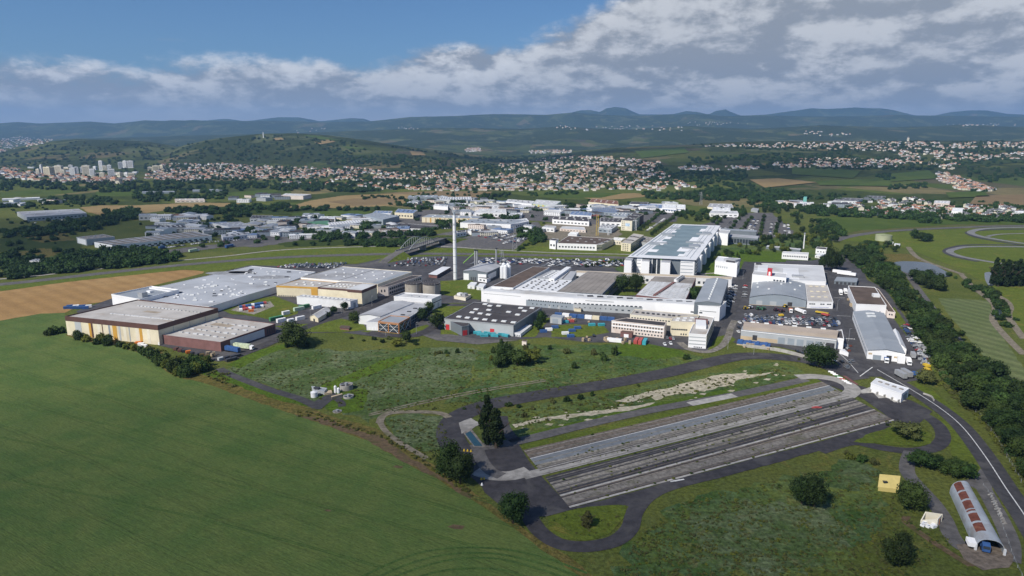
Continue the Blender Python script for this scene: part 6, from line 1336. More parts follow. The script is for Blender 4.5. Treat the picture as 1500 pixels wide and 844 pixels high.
# rail / barrier at the proving ground
b = P(1217,544); c = P(1260,566); 
for k in range(9):
    q = P(1217 + k*3.3, 545.5 + k*2.15); mb = MB(); a = .9; mb.prism([(q.x-1.3,q.y+.7),(q.x+1.2,q.y-.9),(q.x+1.4,q.y-.6),(q.x-1.1,q.y+1.0)], 0, .5); mb.prism([(q.x-1.15,q.y+.78),(q.x+1.2,q.y-.8),(q.x+1.25,q.y-.7),(q.x-1.1,q.y+.86)], .5, .8)
    tag(mb.build('road_barrier', (P_RED if k == 5 else W_BRIGHT) if k != 3 else P_GREEN, origin=q), '%s plastic road barrier in the row at the proving ground gate' % ('green' if k == 3 else 'red' if k == 5 else 'white'), 'barrier', 'road barriers at the gate')
# low wall below the service hall
pts = smooth_line([(1088,508.5),(1110,511),(1140,515),(1165,521),(1185,527)], 5); mb = MB(); q = [P(x, y) for x, y in pts]
for a, c in zip(q, q[1:]): dd = (c-a).normalized(); n = Vector((-dd.y,dd.x,0)); mb.prism([a[:2], c[:2], (c+n*.4)[:2], (a+n*.4)[:2]], 0, 2.2)
tag(mb.build('retaining_wall', CONCL, origin=q[0]), 'curved concrete retaining wall between the service hall and the loop road', 'wall')
pts = smooth_line([(1352,578),(1363,582),(1367,588)], 4); mb = MB(); q = [P(x, y) for x, y in pts]
for a, c in zip(q, q[1:]): dd = (c-a).normalized(); n = Vector((-dd.y,dd.x,0)); mb.prism([a[:2], c[:2], (c+n*.5)[:2], (a+n*.5)[:2]], 0, 1.0)
tag(mb.build('low_wall', CONCL, origin=q[0]), 'short curved white concrete kerb wall right of the white box hall', 'wall')
# wire fence along the wood, fence by the hangar
def fence(label, px, h, step, m=GALV, rail=2):
    q = [P(x, y) for x, y in smooth_line(px, 6)]; e = empty('fence', q[0], label, 'fence'); mp = MB(); mr = MB(); acc = 0; last = None
    for a, c in zip(q, q[1:]):
        L_ = (c-a).length; t = acc
        while t < L_:
            p = a.lerp(c, t/L_); mp.cyl(p, .07, .06, 0, h, 5)
            if last is not None:
                for k in range(rail): z = h*(.95 - k*.45); mr.tube((last.x,last.y,z),(p.x,p.y,z),.03,3)
            last = p; t += step
        acc = t - L_
    mp.build('posts', m, e); mr.build('wires', m, e)
fence('wire fence on posts between the main road and the dark wood', [(1375,545),(1412,585),(1450,630),(1480,680),(1500,715)], 1.9, 5)
fence('wooden post fence along the gravel drive beside the arched hangar', [(1440,712),(1452,730),(1475,790),(1487,824),(1500,850)], 1.1, 5, W_GREY)
for k in range(13):
    q = P(1451 + k*1.7, 725 + k*3.6); a = .3 + R.uniform(-.2,.2); mb = MB(); ax = Vector((math.cos(a),math.sin(a))); mb.box(q, ax, Vector((-ax.y,ax.x)), R.uniform(.6,1.4), .22, 0, .45); mb.box(q + Vector((.3,.3,0)), ax, Vector((-ax.y,ax.x)), .4, .2, .45, .75)
    tag(mb.build('concrete_block', CONCL, origin=q), 'white concrete block lying in the grass row beside the arched hangar', 'block', 'concrete blocks beside the hangar drive')
# ------------------------------------------------------------------ foliage
def crown_mesh(name, kind, nleaf, ls, m, seed, nl=9):
    rs = np.random.RandomState(seed)
    if kind == 'round':
        C = [(0,0,.58,.40)] + [(rs.uniform(-.28,.28), rs.uniform(-.28,.28), rs.uniform(.36,.82), rs.uniform(.15,.26)) for _ in range(nl)]
    elif kind == 'wide':
        C = [(0,0,.50,.34)] + [(rs.uniform(-.42,.42), rs.uniform(-.42,.42), rs.uniform(.32,.74), rs.uniform(.15,.24)) for _ in range(nl+3)]
    elif kind == 'poplar':
        C = [(rs.uniform(-.05,.05), rs.uniform(-.05,.05), z, .105 * (1.15 - abs(z-.42)*1.25)) for z in np.linspace(.12,.92,11)]
    elif kind == 'bush':
        C = [(rs.uniform(-.45,.45), rs.uniform(-.45,.45), rs.uniform(.22,.6), rs.uniform(.2,.36)) for _ in range(nl)]
    elif kind == 'cone':
        C = [(0,0,z,.20*(1.05-z)+.02) for z in np.linspace(.1,.95,9)]
    C = np.array(C)
    wts = C[:,3]**2; idx = rs.choice(len(C), nleaf, p=wts/wts.sum())
    dirs = rs.normal(size=(nleaf,3)); dirs /= np.linalg.norm(dirs, axis=1, keepdims=True)
    rad = rs.uniform(.70, 1.22, nleaf)
    cen = C[idx,:3] + dirs * (C[idx,3]*rad)[:,None]
    cen[:,2] = np.maximum(cen[:,2], .02)
    nrm = dirs*.8 + rs.normal(size=(nleaf,3))*.75; nrm[:,2] += .35; nrm /= np.linalg.norm(nrm, axis=1, keepdims=True)
    t = np.cross(nrm, rs.normal(size=(nleaf,3))); t /= np.linalg.norm(t, axis=1, keepdims=True); bt = np.cross(nrm, t)
    s = ls * rs.uniform(.6,1.4,nleaf)[:,None]
    V = np.stack([cen - t*s - bt*s*.5, cen + t*s*.2 - bt*s, cen + t*s + bt*s*.4, cen - t*s*.3 + bt*s], 1).reshape(-1,3)
    F = np.arange(nleaf*4).reshape(-1,4)
    # solid leafy cores of the clumps, lumpy
    vs = [V]; fs = [F]; off = len(V)
    nu, nv = 8, 5
    for c in C:
        th = np.linspace(0, 2*np.pi, nu, endpoint=False); ph = np.linspace(-np.pi/2*.92, np.pi/2*.92, nv)
        T, Pp = np.meshgrid(th, ph); r = c[3]*.74*(1 + .25*rs.normal(size=T.shape)).clip(.6,1.2)
        q = np.stack([c[0]+r*np.cos(Pp)*np.cos(T), c[1]+r*np.cos(Pp)*np.sin(T), np.maximum(c[2]+r*np.sin(Pp), .01)], -1).reshape(-1,3)
        i = np.arange(nu*nv).reshape(nv,nu); f = np.stack([i[:-1,:], np.roll(i[:-1,:],-1,1), np.roll(i[1:,:],-1,1), i[1:,:]], -1).reshape(-1,4)
        vs.append(q); fs.append(f + off); off += len(q)
    return npmesh(name, np.concatenate(vs), np.concatenate(fs), [m])
def trunk_mesh():
    mb = MB(); 
    for k in range(3): mb.cyl((0,0), .035*(1-k*.22), .035*(1-(k+1)*.22), k*.18, (k+1)*.18, 8)
    for k in range(5):
        a = k*1.257; mb.tube((0,0,.3+.03*k), (math.cos(a)*.24, math.sin(a)*.24, .58+.03*k), .011, 5)
    o = mb.build('trunk', BARK); me = o.data; bpy.data.objects.remove(o); return me
TRUNK = trunk_mesh()
CR = {}
def CRN(kind, m, det, v):
    key = (kind, m.name, det, v)
    if key not in CR:
        n, ls = {'hi': (3600,.021), 'mid': (1100,.034), 'lo': (280,.06), 'tuft': (60,.1)}[det]
        if kind == 'bush': n, ls = {'hi': (1700,.05), 'mid': (560,.075), 'lo': (170,.12), 'tuft': (34,.16)}[det]
        if kind in ('poplar',): ls *= .75; n = int(n*1.1)
        CR[key] = crown_mesh('crown', kind, n, ls, m, v*13 + 5, 2 if det == 'tuft' else 9)
    return CR[key]
KN = {'round':'broadleaf_tree','wide':'broadleaf_tree','poplar':'poplar_tree','bush':'shrub','cone':'conifer_tree'}
def tree(x, y, hpx, label, kind='round', m=None, asp=1.0, group=None, det=None, p=None, h=None):
    m = m or L_MID; p = p or P(x, y); h = h or hpx * mpp(y) * 1.03
    det = det or ('hi' if hpx > 26 else 'mid' if hpx > 9 else 'lo')
    me = CRN(kind, m, det, R.randint(0, 2)); rz = R.uniform(0, 6.28); w_ = h*asp
    if kind == 'bush' or hpx < 13:
        o = link(KN[kind], me, p - Vector((0,0,.03*h)), rz, (w_,w_,h)); return tag(o, label, 'shrub' if kind == 'bush' else 'tree', group)
    e = empty(KN[kind], p, label, 'tree', group); e.rotation_euler = (0,0,rz); e.scale = (w_,w_,h)
    link('trunk', TRUNK, parent=e); link('crown', me, parent=e); return e
# foreground trees
for a in [
 (1200,538,34,'big round dark tree at the end of the service hall','round',L_DARK,1.35),
 (436,507,36,'large spreading tree beside the service street behind the weedy meadow','wide',L_MID,1.35),
 (714,652,78,'taller left poplar beside the small basin at the loop road','poplar',L_CON,.85),
 (727,656,62,'shorter fuller poplar right of the taller poplar','poplar',L_CON,1.35),
 (657,700,56,'dense dark tree at the left edge of the loop road, upper of the pair','round',L_DARK,.80),
 (674,709,48,'dense dark tree at the left edge of the loop road, lower of the pair','round',L_DARK,.95),
 (752,766,46,'round dark tree in the corner between crop field and test pad','round',L_DARK,1.05),
 (1174,738,42,'dark round tree on the left of the pair in the right meadow','round',L_DARK,.9),
 (1192,742,50,'dark tree with bare twigs on the right of the pair in the right meadow','round',L_DARK,.8),
 (1335,745,42,'round tree touching the yellow barn','round',L_MID,1.1),
 (1317,826,44,'dark shaggy tree near the bottom edge of the right meadow','wide',L_DARK,1.05),
 (1328,640,24,'bushy tree on the right grass island of the loop road','wide',L_OLIVE,1.6),
 (1349,684,26,'leafy tree by the bend of the path below the right loop','wide',L_MID,1.3),
 (1369,686,20,'low dark tree between the two trees below the right loop','round',L_DARK,1.2),
 (1392,695,28,'wide dark shrubby tree on the right below the loop road','wide',L_MID,1.25),
 (1412,698,26,'dark shrubby tree nearest the main road below the loop road','wide',L_MID,1.2),
 (1355,562,22,'round bush like tree by the parked trailers at the wood edge','round',L_OLIVE,1.35),
 (740,532,30,'tallest dark tree in the thicket of the weedy meadow','round',L_DARK,1.1),
 (758,536,24,'second dark tree in the thicket of the weedy meadow','round',L_MID,1.25),
 (777,531,22,'lighter tree at the right of the thicket in the weedy meadow','wide',L_LIGHT,1.2),
 (729,537,18,'low tree at the left of the thicket in the weedy meadow','wide',L_MID,1.4),
 (620,470,20,'dark tree at the right wall of the timber pavilion hall','round',L_DARK,.95),
 (640,482,24,'dark tree left of the black roofed warehouse','round',L_DARK,1.1),
 (628,459,17,'upper dark tree behind the white block','round',L_DARK,.9),
 (520,474,18,'tree standing at the left corner of the twin roofed hall','round',L_MID,1.0),
 (595,502,18,'tree at the meadow edge below the timber pavilion','round',L_DARK,1.0),
 (580,507,12,'light green small tree at the meadow edge below the timber pavilion','wide',L_LIGHT,1.3),
 (793,473,18,'upper tree at the right wall of the black roofed warehouse','round',L_DARK,.9),
 (788,484,16,'lower tree at the right wall of the black roofed warehouse','round',L_DARK,1.0),
 (912,428,26,'left of the two big round trees in the factory courtyard','round',L_DARK,.85),
 (931,429,28,'right of the two big round trees in the factory courtyard','round',L_DARK,.85),
 (1014,443,22,'round green tree squeezed beside the slate grey hall','round',L_MID,.95),
 (505,455,13,'small dark tree in front of the white storage shed','round',L_DARK,.9),
 (489,460,12,'small dark tree beside the beige hut','round',L_DARK,.9),
 (477,464,10,'low shrub at the beige hut','bush',L_DARK,1.0),
 (859,771,24,'wispy willow on the left grass island','poplar',L_OLIVE,2.2),
 (1205,396,22,'dark tall trees cluster at the top of the works street, left','round',L_DARK,.6),
 (1218,398,34,'tall dark tree at the top of the works street','round',L_DARK,.65),
 (1226,396,26,'dark tall tree right of the tallest one at the works street','round',L_DARK,.7),
 (768,611,9,'pale green bush on the grass bank beside the loop road','bush',L_OLIVE,.8),
]: tree(a[0], a[1], a[2], a[3], a[4], a[5], a[6])
# hedge in front of the warehouse
HEDGE = [(78,490,14),(88,488,13),(72,491,10),(118,497,15),(126,500,13),(152,502,17),(160,505,15),(145,504,11),(176,508,10),(186,511,10),(197,513,11),(207,516,11),(216,520,13),(225,524,14),(233,529,15),(240,534,18),(248,538,17),(257,543,20),(266,549,19),(274,551,22),(283,547,20),(292,543,20),(284,537,22),(298,537,18),(277,541,18),(262,536,14),(300,530,12)]
for x, y, h in HEDGE: tree(x, y, h, 'leafy hedge bush between the crop field and the cream warehouse', 'bush', R.choice([L_MID, L_MID, L_DARK, L_LIGHT]), R.uniform(.75,1.0), 'hedge bushes in front of the cream warehouse', 'hi' if h > 14 else 'mid')
# shrubs across the meadows
SB = [(640,519,5,12),(655,518,6,12),(670,517,9,9),(690,515,4,8),(645,518,5,9),(870,520,12,12),(885,528,15,16),(900,520,16,14),(840,540,13,12),(830,518,10,14),(770,514,12,10),(1005,527,10,12),(700,598,7,9),(680,600,5,7),(745,595,7,14),(760,597,6,9),(810,590,9,12),(830,588,10,14),(850,585,9,12),(868,580,8,10),(780,600,6,10),(1245,672,10,18),(1262,676,12,20),(1280,680,10,16),(1240,666,8,10),(560,502,7,10),(548,498,6,9),(610,505,6,12),(500,592,3,4),(655,522,4,8),(785,515,9,10),(805,512,8,9),(1170,528,5,5),(935,566,4,6),(1300,624,5,6),(420,509,8,8),(450,509,9,9),(720,528,10,9),(745,516,14,10),(722,517,12,10),(735,505,12,10),(570,497,6,12),(585,500,6,8),(533,500,4,7),(514,496,4,8)]
for x, y, h, w_ in SB: tree(x, y, h, 'low green shrub growing wild in the meadow between works and proving ground' if y < 560 else 'low green shrub on the grass beside the proving ground', 'bush', R.choice([L_MID, L_DARK, L_OLIVE, L_LIGHT]), w_/h*.55, 'wild shrubs in the meadows' if y < 560 else 'shrubs beside the proving ground', 'mid')
# the wood on the right
WOOD = [(1232,372),(1250,382),(1262,395),(1280,412),(1300,425),(1325,455),(1345,490),(1365,530),(1385,560),(1420,592),(1450,625),(1480,665),(1510,715),(1600,720),(1600,600),(1500,588),(1450,548),(1405,510),(1372,468),(1340,432),(1312,402),(1290,385),(1270,365)]
def wscatter(pg, n, md, rr=R):
    W_ = [P(x, y).to_2d() for x, y in pg]; g = [(q.x, q.y) for q in W_]; xs = [q[0] for q in g]; ys = [q[1] for q in g]; out = []; t = 0
    while len(out) < n and t < n*80:
        t += 1; x = rr.uniform(min(xs), max(xs)); y = rr.uniform(min(ys), max(ys))
        if inside(x, y, g) and all((x-a)**2+(y-b)**2 > md*md for a, b in out): out.append((x, y))
    return out
wl = wscatter(WOOD, 150, 7.0)
for x, y in wl: tree(0, 0, 14 if y > 420 else 20, 'dark bushy tree packed into the long wood along the right side of the works', R.choice(['round','wide','wide']), R.choice([L_DARK, L_DARK, L_DARK, L_MID, L_MID]), R.uniform(1.0,1.5), 'trees of the long right hand wood', 'hi' if y < 330 else 'mid', Vector((x,y,0)), R.uniform(6.5,11.5))
UND = [(x, y, R.uniform(3,6)) for x, y in wscatter(WOOD, 800, 2.6)]
merge_items = []
# named clusters further back
def cluster(pg, n, label, grp, kinds=('round',), mats=(L_DARK, L_MID), h=(7,12), asp=(.8,1.2), md=6.0):
    for x, y in wscatter(pg, n, md):
        hh = R.uniform(*h); hp = hh / (mpp(200 + 140*1000/ max(y,200)) if False else (y/1000.0)) 
        tree(0, 0, max(5, hp), label, R.choice(kinds), R.choice(mats), R.uniform(*asp), grp, None, Vector((x,y,0)), hh)
cluster([(1332,420),(1345,410),(1368,408),(1375,415),(1385,436),(1360,430)], 10, 'big dark tree in the clump at the near side of the pond', 'trees in the clump by the pond', ('round','wide'), (L_DARK,), (9,14))
cluster([(1332,350),(1345,348),(1366,354),(1350,355)], 7, 'dark tree in the isolated clump on the test circuit grass', 'trees on the circuit grass', ('round',), (L_DARK,), (9,14))
for k in range(16):
    x = 1455 + k*3.4; tree(x, 417 + (k % 3)*1.5, 40 - (k*7 % 5)*2.2, 'tall poplar in the dense row at the right edge beyond the ponds', 'poplar', L_CON, .95, 'row of tall poplars at the right edge', 'mid')
cluster([(1420,425),(1440,420),(1462,430),(1475,455),(1500,500),(1490,505),(1462,470),(1440,440)], 16, 'scrubby tree along the stream at the right edge', 'scrub along the stream', ('wide','bush'), (L_DARK, L_MID), (4,7))
cluster([(1256,362),(1290,356),(1318,362),(1310,372),(1280,372),(1255,372)], 18, 'bushy tree around the round reservoir', 'trees around the reservoir', ('round','wide'), (L_MID, L_DARK, L_LIGHT), (5,9))
cluster([(1110,352),(1200,345),(1222,352),(1215,366),(1190,368),(1130,372),(1112,378),(1060,392),(1030,398),(1052,374)], 80, 'garden tree in the green belt right of the headquarters', 'garden trees right of the headquarters', ('round','wide','cone'), (L_MID, L_LIGHT, L_DARK), (5,10))
cluster([(1100,310),(1150,308),(1215,330),(1238,350),(1222,362),(1190,345),(1165,344),(1160,318)], 40, 'dark tree of the wood behind the car park rows', 'trees behind the car park rows', ('round','wide'), (L_DARK, L_MID), (7,12))
cluster([(985,318),(1040,316),(1060,326),(1030,332),(990,326)], 18, 'parking tree right behind the headquarters roof', 'parking trees behind the headquarters', ('round',), (L_MID, L_DARK), (7,10))
for x0, y0, x1, y1, n in ((955,345,985,322,9),(938,338,968,315,8),(1083,344,1100,322,6),(1113,346,1120,320,6),(1135,346,1142,322,6),(1070,338,1085,318,5),(1050,330,1070,312,5)):
    for k in range(n): t = k/(n-1); tree(x0+(x1-x0)*t + R.uniform(-1,1), y0+(y1-y0)*t, 6.5, 'small tree in the planted rows of the car parks around the headquarters', 'round', R.choice([L_MID, L_DARK]), 1.1, 'trees in the car park rows')
for k in range(14): tree(858 + k*4.2 + R.uniform(-1,1), 392 - k*.6, 6, 'young tree in the planting left of the headquarters', 'cone' if k % 2 else 'round', R.choice([L_MID,L_DARK]), .8, 'young trees left of the headquarters')
# woods and hedgerows of the plain: one mass
ITEMS = []
def mass(pg, n, h=(7,12), px=True, mats=(L_DARK, L_DARK, L_MID), terr=False):
    for (x, y) in scatter_px(pg, n):
        p = TP(x, y) if (terr or y < 296) else P(x, y)
        if p is None: continue
        hh = R.uniform(*h); w_ = hh*R.uniform(.9,1.5)
        ITEMS.append((CRN(R.choice(['round','wide']), R.choice(mats), 'lo', R.randint(0,2)), p - Vector((0,0,.25*hh)), R.uniform(0,6), (w_,w_,hh*1.1)))
for (x, y, hh) in UND: ITEMS.append((CRN('bush', R.choice([L_DARK, L_MID, L_OLIVE]), 'lo', R.randint(0,2)), Vector((x,y,-.3)), R.uniform(0,6), (hh,hh,hh*.9)))
mass([(0,400),(40,396),(90,378),(112,372),(150,370),(200,366),(255,372),(270,380),(240,386),(120,399),(0,411)], 210)
mass([(0,378),(20,374),(50,382),(30,395),(0,400)], 20)
mass([(0,340),(30,338),(60,334),(150,318),(190,312),(200,322),(140,338),(60,346),(0,350)], 130)
mass([(150,312),(200,306),(205,318),(190,326),(150,322)], 40)
mass([(0,268),(200,266),(330,268),(400,272),(520,270),(570,276),(560,283),(420,280),(330,281),(200,284),(60,279),(0,281)], 420, (8,14))
mass([(200,284),(330,282),(330,292),(280,294),(205,298),(195,290)], 90)
mass([(70,290),(125,288),(175,294),(170,302),(110,300),(60,300)], 60)
mass([(0,300),(50,300),(48,304),(0,305)], 14)
mass([(225,310),(300,304),(330,308),(300,318),(250,312)], 45)
mass([(330,304),(420,300),(440,306),(500,306),(560,306),(540,310),(440,310),(380,312)], 70)
mass([(300,312),(360,308),(366,318),(320,322)], 30)
mass([(290,330),(310,330),(312,336),(292,338)], 8); mass([(365,338),(377,337),(378,346),(366,347)], 10)
mass([(430,345),(480,338),(540,344),(610,341),(638,336),(640,346),(560,350),(500,352),(470,354)], 100, (7,11))
mass([(505,354),(560,353),(606,357),(604,362),(560,362),(505,361)], 60, (5,9))
mass([(430,322),(440,322),(440,335),(432,336)], 10); mass([(530,326),(550,325),(556,334),(530,336)], 18)
mass([(640,325),(680,322),(682,334),(645,336)], 26); mass([(664,298),(680,296),(682,312),(664,312)], 18, (8,13))
mass([(575,290),(630,290),(640,300),(620,312),(590,306),(570,300)], 50)
mass([(600,284),(700,282),(722,286),(700,290),(620,288)], 25, (5,8)); mass([(525,288),(575,286),(580,292),(530,293)], 25, (5,8))
mass([(758,341),(790,338),(800,352),(792,358),(762,350)], 34); mass([(756,366),(790,351),(792,354),(758,369)], 24, (3,5))
mass([(700,318),(760,316),(775,320),(730,325)], 20); mass([(760,300),(850,300),(860,306),(770,312)], 36, (6,9))
mass([(770,284),(840,281),(850,285),(780,288)], 30, (6,9)); mass([(700,287),(745,284),(750,290),(705,294)], 20)
mass([(940,284),(1020,282),(1100,286),(1110,294),(1020,296),(950,292)], 150, (7,12))
mass([(1020,270),(1060,266),(1110,274),(1150,280),(1180,292),(1130,298),(1080,294),(1030,284)], 180, (8,13))
mass([(1090,296),(1140,292),(1165,300),(1160,308),(1110,306)], 50, (7,12)); mass([(1160,305),(1250,304),(1310,312),(1400,318),(1500,320),(1500,327),(1400,325),(1250,319),(1190,316)], 190, (8,13))
mass([(1340,318),(1372,316),(1374,328),(1346,328)], 22, (10,15)); mass([(1200,316),(1225,332),(1238,350),(1230,346),(1205,330)], 30)
mass([(1150,284),(1240,286),(1260,290),(1230,296),(1150,292)], 40, (7,11)); mass([(1300,272),(1360,270),(1362,276),(1300,278)], 30, (8,12)); mass([(1282,258),(1310,252),(1312,266),(1288,266)], 20, (8,13))
mass([(1405,250),(1500,244),(1500,264),(1440,268),(1410,258)], 60, (8,13)); mass([(990,312),(1060,310),(1040,318),(990,318)], 22)
mass([(905,306),(1000,309),(990,314),(905,320)], 24, (6,9)); mass([(1052,305),(1100,312),(1085,318),(1078,314)], 18)
mass([(1382,398),(1450,428),(1500,470),(1496,478),(1440,436),(1380,402)], 26, (3,6))
mass([(1262,290),(1500,300),(1500,324),(1262,316)], 170, (5,9), mats=(L_DARK, L_MID, L_MID)); mass([(1372,252),(1460,280),(1430,284),(1370,262)], 60, (6,10), terr=True)
mass([(560,252),(760,238),(960,236),(1010,270),(900,278),(700,280),(560,278)], 1100, (6,12), terr=True); mass([(205,240),(400,244),(560,250),(580,274),(420,276),(230,268)], 760, (6,12), terr=True)
mass([(1010,212),(1500,206),(1500,224),(1300,224),(1100,220)], 420, (8,14), terr=True); mass([(1100,230),(1360,232),(1400,248),(1300,250),(1100,248)], 360, (8,13), terr=True)
mass([(1000,232),(1130,226),(1250,224),(1260,234),(1120,232),(1010,244)], 170, (8,14), terr=True); mass([(0,244),(200,248),(200,268),(0,266)], 140, (7,12), terr=True)
mass([(980,252),(1100,250),(1090,266),(1000,268)], 120, (8,13), terr=True); mass([(1370,222),(1500,224),(1500,240),(1390,250)], 120, (8,14), terr=True)
for pg, n in (([(200,330),(330,318),(480,318),(600,330),(620,345),(480,345),(330,362),(220,372)], 150), ([(600,295),(760,292),(1000,300),(960,320),(800,330),(690,335),(600,325)], 150), ([(0,300),(120,300),(120,345),(0,390)], 70), ([(30,370),(120,365),(110,380),(20,392)], 25), ([(1020,300),(1090,300),(1090,312),(1020,312)], 20), ([(430,352),(640,348),(600,362),(430,362)], 20), ([(1370,310),(1500,306),(1500,318),(1370,320)], 40)): mass(pg, n, (3.5,8))
# canopy on the near wooded hills
for pg, n in (([(0,224),(110,207),(250,215),(330,204),(420,199),(520,208),(560,240),(400,236),(200,238),(0,244)], 520), ([(480,232),(560,226),(700,236),(740,250),(600,248),(480,240)], 260), ([(560,214),(700,230),(860,228),(840,238),(740,238),(640,226)], 260)):
    mass(pg, n, (9,15), terr=True, mats=(L_DARK, L_MID, L_MID, L_OLIVE))
lm = [L_DARK, L_MID, L_LIGHT, L_OLIVE, L_CON]
def npmerge(items, name):
    cache = {}; by = {}
    Vs = []; Fs = []; Ms = []; off = 0
    for me, p, rz, s_ in items:
        if me.name not in cache:
            v = np.empty(len(me.vertices)*3); me.vertices.foreach_get('co', v); f = np.empty(len(me.loops), np.int32); me.loops.foreach_get('vertex_index', f)
            cache[me.name] = (v.reshape(-1,3), f.reshape(-1,4), lm.index(me.materials[0]))
        v, f, mi = cache[me.name]; c, s = math.cos(rz), math.sin(rz); sx, sy, sz = s_
        Vs.append(np.stack([v[:,0]*c*sx - v[:,1]*s*sy + p[0], v[:,0]*s*sx + v[:,1]*c*sy + p[1], v[:,2]*sz + p[2]], -1)); Fs.append(f + off); Ms.append(np.full(len(f), mi)); off += len(v)
    return npmesh(name, np.concatenate(Vs), np.concatenate(Fs), lm, np.concatenate(Ms))
tag(link('woodland', npmerge(ITEMS, 'woodland')), kind='stuff')
# rough weeds in the meadows
WEED = []
for pg, n, hr in (([(330,540),(440,510),(690,515),(1000,525),(900,558),(690,596),(560,606),(400,570)], 650, (.3,1.0)), ([(1000,735),(1200,690),(1300,690),(1330,844),(900,860),(930,790)], 500, (.3,.9)), ([(560,616),(650,612),(655,650),(640,690),(590,655)], 70, (.3,1.0)), ([(740,604),(900,578),(1160,535),(1170,545),(900,600),(760,628)], 200, (.4,1.2)), ([(430,608),(560,642),(690,728),(690,720),(570,640),(440,600)], 120, (.4,1.2)), ([(1368,560),(1425,608),(1472,668),(1512,728),(1512,690),(1388,552)], 200, (.6,2.0)), ([(100,480),(240,512),(300,552),(345,570),(330,540)], 120, (.6,1.8)), ([(780,672),(1200,572),(1310,612),(835,742)], 150, (.25,.7))):
    for x, y in scatter_px(pg, n):
        hh = R.uniform(*hr); w_ = hh*R.uniform(.8,1.6); WEED.append((CRN('bush', R.choice([L_OLIVE, L_OLIVE, L_LIGHT]), 'lo', R.randint(0,2)), P(x, y), R.uniform(0,6), (w_,w_,hh)))
for t0, r0, n in ((.12,-.01,40),(.35,.20,70),(.44,.31,70),(.53,.40,40),(.62,.47,60),(.745,.60,50),(.80,.70,30),(.97,.965,60),(.69,.55,40)):
    a_, c_ = Lp(t0), Rp(r0)
    for k in range(int(n*.45)):
        f_ = R.random()**.8; hh = R.uniform(.2,.7); x = a_[0] + (c_[0]-a_[0])*f_; y = a_[1] + (c_[1]-a_[1])*f_ + R.uniform(-.6,.6); WEED.append((CRN('bush', R.choice([L_MID, L_OLIVE, L_LIGHT]), 'lo', R.randint(0,2)), P(x, y, .2), R.uniform(0,6), (hh*1.6,hh*1.6,hh)))
for pg, n in (([(330,540),(440,510),(690,515),(1000,525),(900,558),(690,596),(560,606),(400,570)], 2200), ([(1000,735),(1200,690),(1300,690),(1400,800),(1330,844),(900,860),(930,790)], 2600), ([(740,604),(900,578),(1160,535),(1170,545),(900,600),(760,628)], 700), ([(1370,560),(1428,608),(1475,668),(1514,728),(1512,690),(1388,552)], 400), ([(805,760),(915,744),(900,780),(830,790)], 150), ([(560,616),(650,612),(655,650),(640,690),(590,655)], 250)):
    for x, y in scatter_px(pg, n):
        if fbm(np.array([x/26.0]), np.array([y/11.0]), 3)[0] < -.03: continue
        hh = R.uniform(.2,.75); w_ = hh*R.uniform(1.0,2.0); WEED.append((CRN('bush', R.choice([L_MID, L_OLIVE, L_OLIVE, L_LIGHT]), 'tuft', R.randint(0,2)), P(x, y), R.uniform(0,6), (w_,w_,hh)))
tag(link('weeds', npmerge(WEED, 'weeds')), kind='stuff')
# ------------------------------------------------------------------ vehicles
def carmesh(name, L, W, H, paint, kind='car'):
    mb = MB()
    hl, hw = L/2, W/2
    if kind == 'car': prof = [(-hl,.35),(-hl,.85),(-hl*.72,.95),(-hl*.45,H),(hl*.18,H),(hl*.5,.95),(hl*.95,.80),(hl,.55),(hl,.35)]
    else: prof = [(-hl,.35),(-hl,H*.97),(-hl*.9,H),(hl*.45,H),(hl*.72,1.15),(hl*.97,1.0),(hl,.6),(hl,.35)]
    n = len(prof)
    for sy in (-1,1):
        pts = [(x, sy*hw*(.86 if z > 1.0 else 1), z) for x, z in prof]; mb.face(pts if sy < 0 else pts[::-1], 0)
    for i in range(n):
        j = (i+1) % n; a, b = prof[i], prof[j]; f = lambda z: .86 if z > 1.0 else 1
        glass = (kind == 'car' and i in (2,4)) or (kind != 'car' and i == 3)
        mb.face([(a[0],-hw*f(a[1]),a[1]),(a[0],hw*f(a[1]),a[1]),(b[0],hw*f(b[1]),b[1]),(b[0],-hw*f(b[1]),b[1])], 1 if glass else 0)
    for sy in (-1,1): mb.prism([(-hl*.5,sy*hw*.93-.02),(hl*.28,sy*hw*.93-.02),(hl*.22,sy*hw*.93+.02),(-hl*.42,sy*hw*.93+.02)], .98, H-.12, 1)
    for x in (-hl*.62, hl*.62):
        for sy in (-1,1): mb.tube((x,sy*hw*.8,.33),(x,sy*hw*1.02,.33),.33,8,2)
    o = mb.build(name, [paint, GLASS, TYRE]); me = o.data; bpy.data.objects.remove(o); return me
CARS = [carmesh('car', R.uniform(3.9,4.6), 1.75, R.uniform(1.42,1.6), m) for m in CARP]; VANS = [carmesh('van', 5.2, 2.0, 2.2, m, 'van') for m in CARP[:2]]
CQ = []
def carrow(x0, y0, x1, y1, n, where, head=None, fill=.9, van=.06):
    a, c = P(x0, y0), P(x1, y1); d = math.atan2(c.y-a.y, c.x-a.x)
    for k in range(n):
        if R.random() > fill: continue
        p = a.lerp(c, (k+.5)/n) + Vector((R.uniform(-.3,.3), R.uniform(-.3,.3), 0)); p.z = .17*(.5 + p.y/640)
        i = R.choices(range(6), [26,17,24,20,9,5])[0]; v = R.random() < van and i < 2
        CQ.append((p, (d + math.pi/2 if head is None else d + head) + R.choice([0,math.pi]) + R.uniform(-.06,.06), i, v, where))
W1 = 'in the works car park behind the boiler house'
for k in range(7):   # rows of the big works car park along the test straight
    y0 = 379.2 + k*1.75; carrow(592 - k*6 + 10, y0 + .6, 655, y0 - .6, 16 - k, W1, fill=.85)
